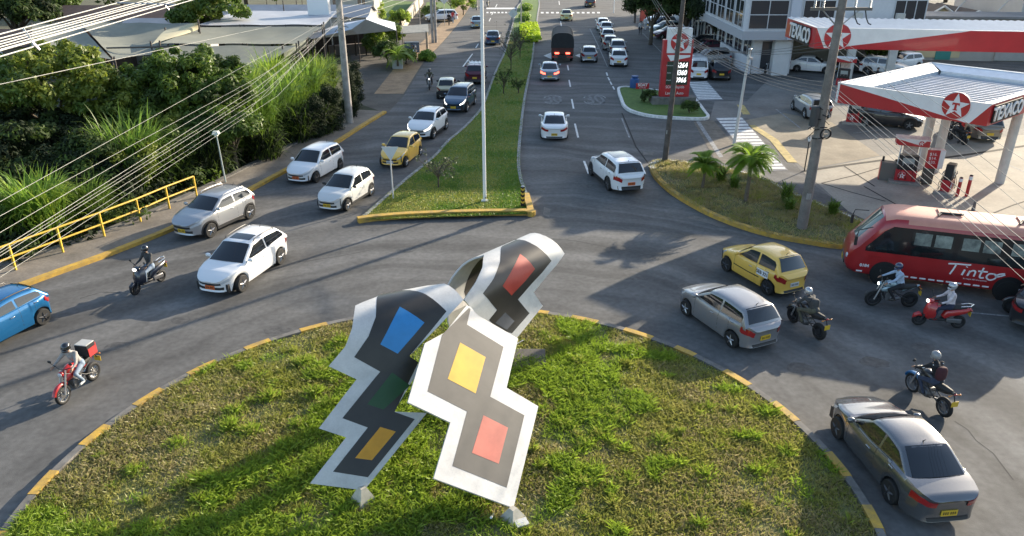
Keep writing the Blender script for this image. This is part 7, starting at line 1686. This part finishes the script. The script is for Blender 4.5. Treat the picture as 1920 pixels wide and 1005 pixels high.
# palms in the bed
def palm(label, px, py, h, n, L, seed, group='small palms in the bed', z0=.15, mats=LF_P, r=.09):
    c = G(px, py, z0); rng = np.random.default_rng(seed); t = thing('palm_tree', label, 'palm', (c.x,c.y,z0), 0, group); m = MB(); m.tube([(0,0,0),(.03,0,h*.5),(.0,0,h)], [r*1.3,r,r*1.1], 10); m.build('trunk', M('palm_trunk', (.14,.11,.08), .9, var=.3, vs=10, bump=.4, bs=30), t)
    Vs, Fs, off = [], [], 0; ms = MB()
    for k in range(n):
        a = 2*math.pi*k/n*1.0 + rng.uniform(-.2,.2); el = rng.uniform(.05,1.25); d = Vector((math.cos(a)*math.cos(el), math.sin(a)*math.cos(el), math.sin(el))); P = [Vector((0,0,h))]; ln = L*rng.uniform(.8,1.1); dd = d.copy()
        for s_ in range(9): P.append(P[-1] + dd*(ln/9)); dd = (dd + Vector((0,0,-.13-.05*s_*.5))).normalized()
        ms.tube(P, [.018-.0016*i for i in range(10)], 4)
        B = []; D = []; LL = []
        for s_ in range(1, 34):
            f = s_/34*9; i0 = min(8, int(f)); p = P[i0].lerp(P[i0+1], f-i0); tn = (P[i0+1]-P[i0]).normalized(); sd = tn.cross(Vector((0,0,1))).normalized()
            for sg in (1,-1): B.append(tuple(p)); D.append(tuple(sd*sg + tn*.75 + Vector((0,0,.12)))); LL.append(ln*.30*math.sin(math.pi*(.12+.84*s_/34)))
        V, F = strips(np.array(B), np.array(D), np.array(LL), np.full(len(B), .05), np.full(len(B), .5), rng, seg=2); Vs.append(V); Fs.append(F+off); off += len(V)
    cr = qmesh('crown', np.vstack(Vs), np.vstack(Fs), mats, t); ms.build('frond_stems', LF_M, t); return t
palm('larger palm with arching fronds right of centre in the bed', 1398, 377, 2.1, 50, 1.5, 1)
palm('smaller palm left in the bed', 1317, 352, 1.2, 38, 1.1, 2, r=.07)
palm('young palm leaves growing out of the planter box', 746, 124, 1.1, 14, 2.2, 3, group=None, z0=.3)
for px, py, h, lb in ((1472,385,.7,'rounded dark succulent near the concrete pole'),(1478,400,.45,'spiky light green plant below the succulent'),(1560,408,.5,'small green weed tuft at the right end of the bed'),(1350,345,.6,'low bush between the two palms'),(1375,358,.5,'straggly low plant left of the larger palm')):
    cane(lb, px, py, h*1.5, .35, [LF_M, LF_C], n=160, w=.05, group='low plants in the palm bed', z0=.15)
for px, py, h, lb in ((1292,205,.8,'round shrub at the right foot of the price totem'),(1218,185,.7,'shrub at the left foot of the price totem')):
    x, y = at(px, py, .4); tree(lb, x, y, .3, [(0,0,.6,.6,.5,.5)], [LF_D, LF_M], clumps=24, per=70, size=.08, cr=(.2,.3), name='shrub', cat='shrub', group='shrubs in the sign bed', trunk_r=.04)
# bare shrubs and saplings on the median
def sapling(label, px, py, h, spread, leaves, seed, mats=LF_D, group='saplings on the median', bark=BARK, cnt=16, z0=.15):
    c = G(px, py, z0); rng = np.random.default_rng(seed); t = thing('sapling', label, 'sapling', (c.x,c.y,z0), 0, group); m = MB(); m.tube([(0,0,0),(.03,0,h*.4),(.0,.03,h*.65)], [.05,.04,.03], 6); C = []
    for k in range(cnt):
        a = rng.uniform(0,6.28); q = Vector((math.cos(a)*spread*rng.uniform(.4,1), math.sin(a)*spread*rng.uniform(.4,1), h*rng.uniform(.6,1.05))); z = h*rng.uniform(.25,.6); mid = Vector((q.x*.5,q.y*.5,(z+q.z)/2+.1)); m.tube([(0,0,z),mid,q], [.03,.018,.006], 5)
        for _ in range(3): q2 = q + Vector(rng.normal(0,.25*spread,3)); m.tube([mid.lerp(q,.6), q2], [.010,.004], 4); C.append(tuple(q2))
        C.append(tuple(q))
    m.build('branches', bark, t); C = np.array(C); V, F = leaf_cloud(C, np.full(len(C), .12*max(1,spread)), leaves, .055, rng, shell=.2); qmesh('leaves', V, F, mats, t); return t
GREYL = leafy('grey_leaf', (.10,.12,.07), (.06,.08,.04), 2, .2)
sapling('thin leafy sapling with sparse grey green leaves near the median tip', 822, 352, 1.6, 1.15, 14, 1, GREYL)
sapling('dark bare branched tree on the median beside the grey blue saloon', 958, 132, 3.4, 1.9, 4, 2, LF_K, cnt=26)
sapling('dark small tree on the median right of the bare one', 975, 108, 2.8, 1.5, 8, 3, LF_D, cnt=20)
sapling('dark sapling on the median behind the white pole', 944, 176, 1.7, .7, 14, 4, LF_D)
sapling('short dark plant on the shaded median', 972, 175, 1.0, .5, 14, 5, LF_D)
sapling('low twiggy plant higher on the median', 965, 92, 1.8, .9, 10, 6, LF_D)
for i, (px, py, h, w, lb) in enumerate([(990,78,1.3,1.5,'bright lime block standing in for sunlit grass on the median'),]):
    pass
c0, c1 = G(990,82), G(996,52); m_ = (c0+c1)/2; t = thing('sunlit_grass_patch', 'low lime green growth standing in for sunlit median grass, sunlight put into its colour', 'grass patch', (m_.x,m_.y,.15)); rng = np.random.default_rng(3)
hx, hy = 1.15, abs(c1.y-c0.y)/2; C = np.c_[rng.uniform(-hx,hx,520), rng.uniform(-hy,hy,520), rng.uniform(.1,.6,520)]; V, F = leaf_cloud(C, np.full(520,.2), 40, .12, rng, up=.8); qmesh('foliage', V, F, [LF_V], t)  # bright lime leaf colour stands in for sunlight on the median grass
for (px, py, w_, lb) in [(985,30,1.0,'tall weeds on the far median'),(988,12,1.0,'bright shrubs on the farthest median')]:
    x, y = at(px, py, .6); tree(lb, x, y, .4, [(0,0,.5,.7,3,.3)], [LF_C, LF_Y], clumps=60, per=60, size=.14, cr=(.3,.5), name='shrub', cat='shrub', group='shrubs on the far median', trunk_r=.05)
# greenery round the stall and the gardens
for (px, py, z, r, ml, lb) in [(705,82,1.3,1.5,[LF_M,LF_Y],'leafy bushes under the right end of the tent'),(735,70,1.6,1.5,[LF_M,LF_Y],'sunlit bush right of the tent'),(760,105,.8,.9,[LF_M,LF_Y],'low bush beside the planter box'),(725,95,1.5,1.2,[LF_D,LF_M],'tall palm like plant behind the planter box'),
     (750,35,2.2,1.3,[LF_Y,LF_M],'tall bright shrub behind the tent'),(702,14,1.6,1.3,[LF_Y,LF_M],'clipped round tree on the garden lawn'),(655,50,1.2,1.3,[LF_M,LF_Y],'bush behind the concrete pole'),(700,30,.6,1.8,[LF_Y,LF_M],'low clipped hedge in the garden'),(640,28,1.3,1.2,[LF_M,LF_D],'dark bush left of the garden posts'),
     (868,8,1.6,2.0,[LF_Y,LF_M],'sunlit bush on the far left verge'),(845,-2,2.0,2.4,[LF_M,LF_Y],'larger bush behind the billboard'),(800,108,.3,.7,[LF_Y,LF_C],'small grass patch by the food cart'),(815,28,.6,2.2,[LF_M,LF_D],'hedge behind the white off-road wagon')]:
    x, y = at(px, py, z); tree(lb, x, y, max(.3,z*.6), [(0,0,z,r,r,r*.8)], ml, clumps=44, per=80, size=.13, cr=(.3,.55), name='bush', cat='bush', group='garden bushes by the stall', trunk_r=.08)
# trees by the office building and behind
for (px, py, z, r, ml, lb) in [(1345,22,4.0,2.9,[LF_K,LF_D],'dark tree in front of the office side wall'),(1290,14,4.0,2.8,[LF_K,LF_D],'dark tree above the parking row'),(1375,50,2.6,1.6,[LF_K,LF_D],'small dark tree nearer the office corner'),(1225,8,4.5,3.0,[LF_D,LF_K],'dark tree left of the parking row'),(1255,-10,5,4,[LF_D,LF_M],'tall tree at the top edge over the parking row'),(1660,90,1.6,1.3,[LF_M,LF_D],'bush behind the far canopy column')]:
    x, y = at(px, py, z); tree(lb, x, y, z*.6, [(0,0,z,r,r,r*.75)], ml, clumps=80, per=100, size=.18, cr=(.5,.85), group='trees by the office building', trunk_r=.2)
for i in range(12):
    x = 30+i*9.5; y = 128+((i*37) % 17); tree(['round crowned','broad','pointed','ragged'][i%4]+' tree number %s of the dark belt behind the terrace' % ['one','two','three','four','five','six','seven','eight','nine','ten','eleven','twelve'][i], x, y, 4, [(0,0,6.0,5.5,4,3.8)], [LF_D, LF_M], clumps=80, per=60, size=.45, cr=(.9,1.6), group='tree belt behind the terrace', trunk_r=.3)
for i in range(7):
    x = -95+i*11; y = 118+((i*29) % 13); tree(['wide','tall','dense','loose'][i%4]+' tree number %s of the belt behind the left houses' % ['one','two','three','four','five','six','seven'][i], x, y, 4, [(0,0,5.0,5.5,4,3.8)], [LF_D, LF_M], clumps=80, per=60, size=.45, cr=(.9,1.6), group='tree belt behind the left houses', trunk_r=.3)
# distant ground cover
t = thing('red_fence', 'red painted low fence at the far end of the parking row', 'fence'); a, b = P2(G(1200,40)), P2(G(1238,34)); m = MB(); d = (b-a).normalized(); n_ = Vector((-d.y,d.x))*.08; m.prism([a-n_,b-n_,b+n_,a+n_], 0, 1.5); m.build('panel', M('red_fence_paint', (.30,.05,.04), .7), t, smooth=False)
for i in range(6):
    q = P2(G(1262+i*9, 44+i*3)); m = MB(); m.tube([(q.x,q.y,0),(q.x,q.y,1.5)], .08, 6); o = m.build('white_post', WPAINT); tag(o, 'short white post in the row behind the price totem, %s from the left' % ['first','second','third','fourth','fifth','sixth'][i], 'post', 'white posts behind the totem')
sheet('office_lawn', [tuple(P2(G(*p))) for p in [(1340,60),(1402,112),(1400,60),(1370,20),(1300,20)]], 0.033, M('dark_ground', (.09,.085,.07), .9, var=.3, vs=1))  # dark brown ground sheet beside the office
# unseen ring of high ground, added to cut the horizon glow
m = MB(); rows = []
for k, (r_, z_) in enumerate([(380,0),(430,16),(500,34),(600,30)]):
    rows.append([(r_*math.cos(a), r_*math.sin(a), z_*(1+.35*math.sin(a*5+k)+.2*math.sin(a*13)) if z_ else -2) for a in np.linspace(0, 2*math.pi, 121)])
m.grid(rows, 0); o = m.build('added_hills', M('hill_green', (.05,.065,.03), .95, var=.3, vs=.02)); o['kind'] = 'structure'
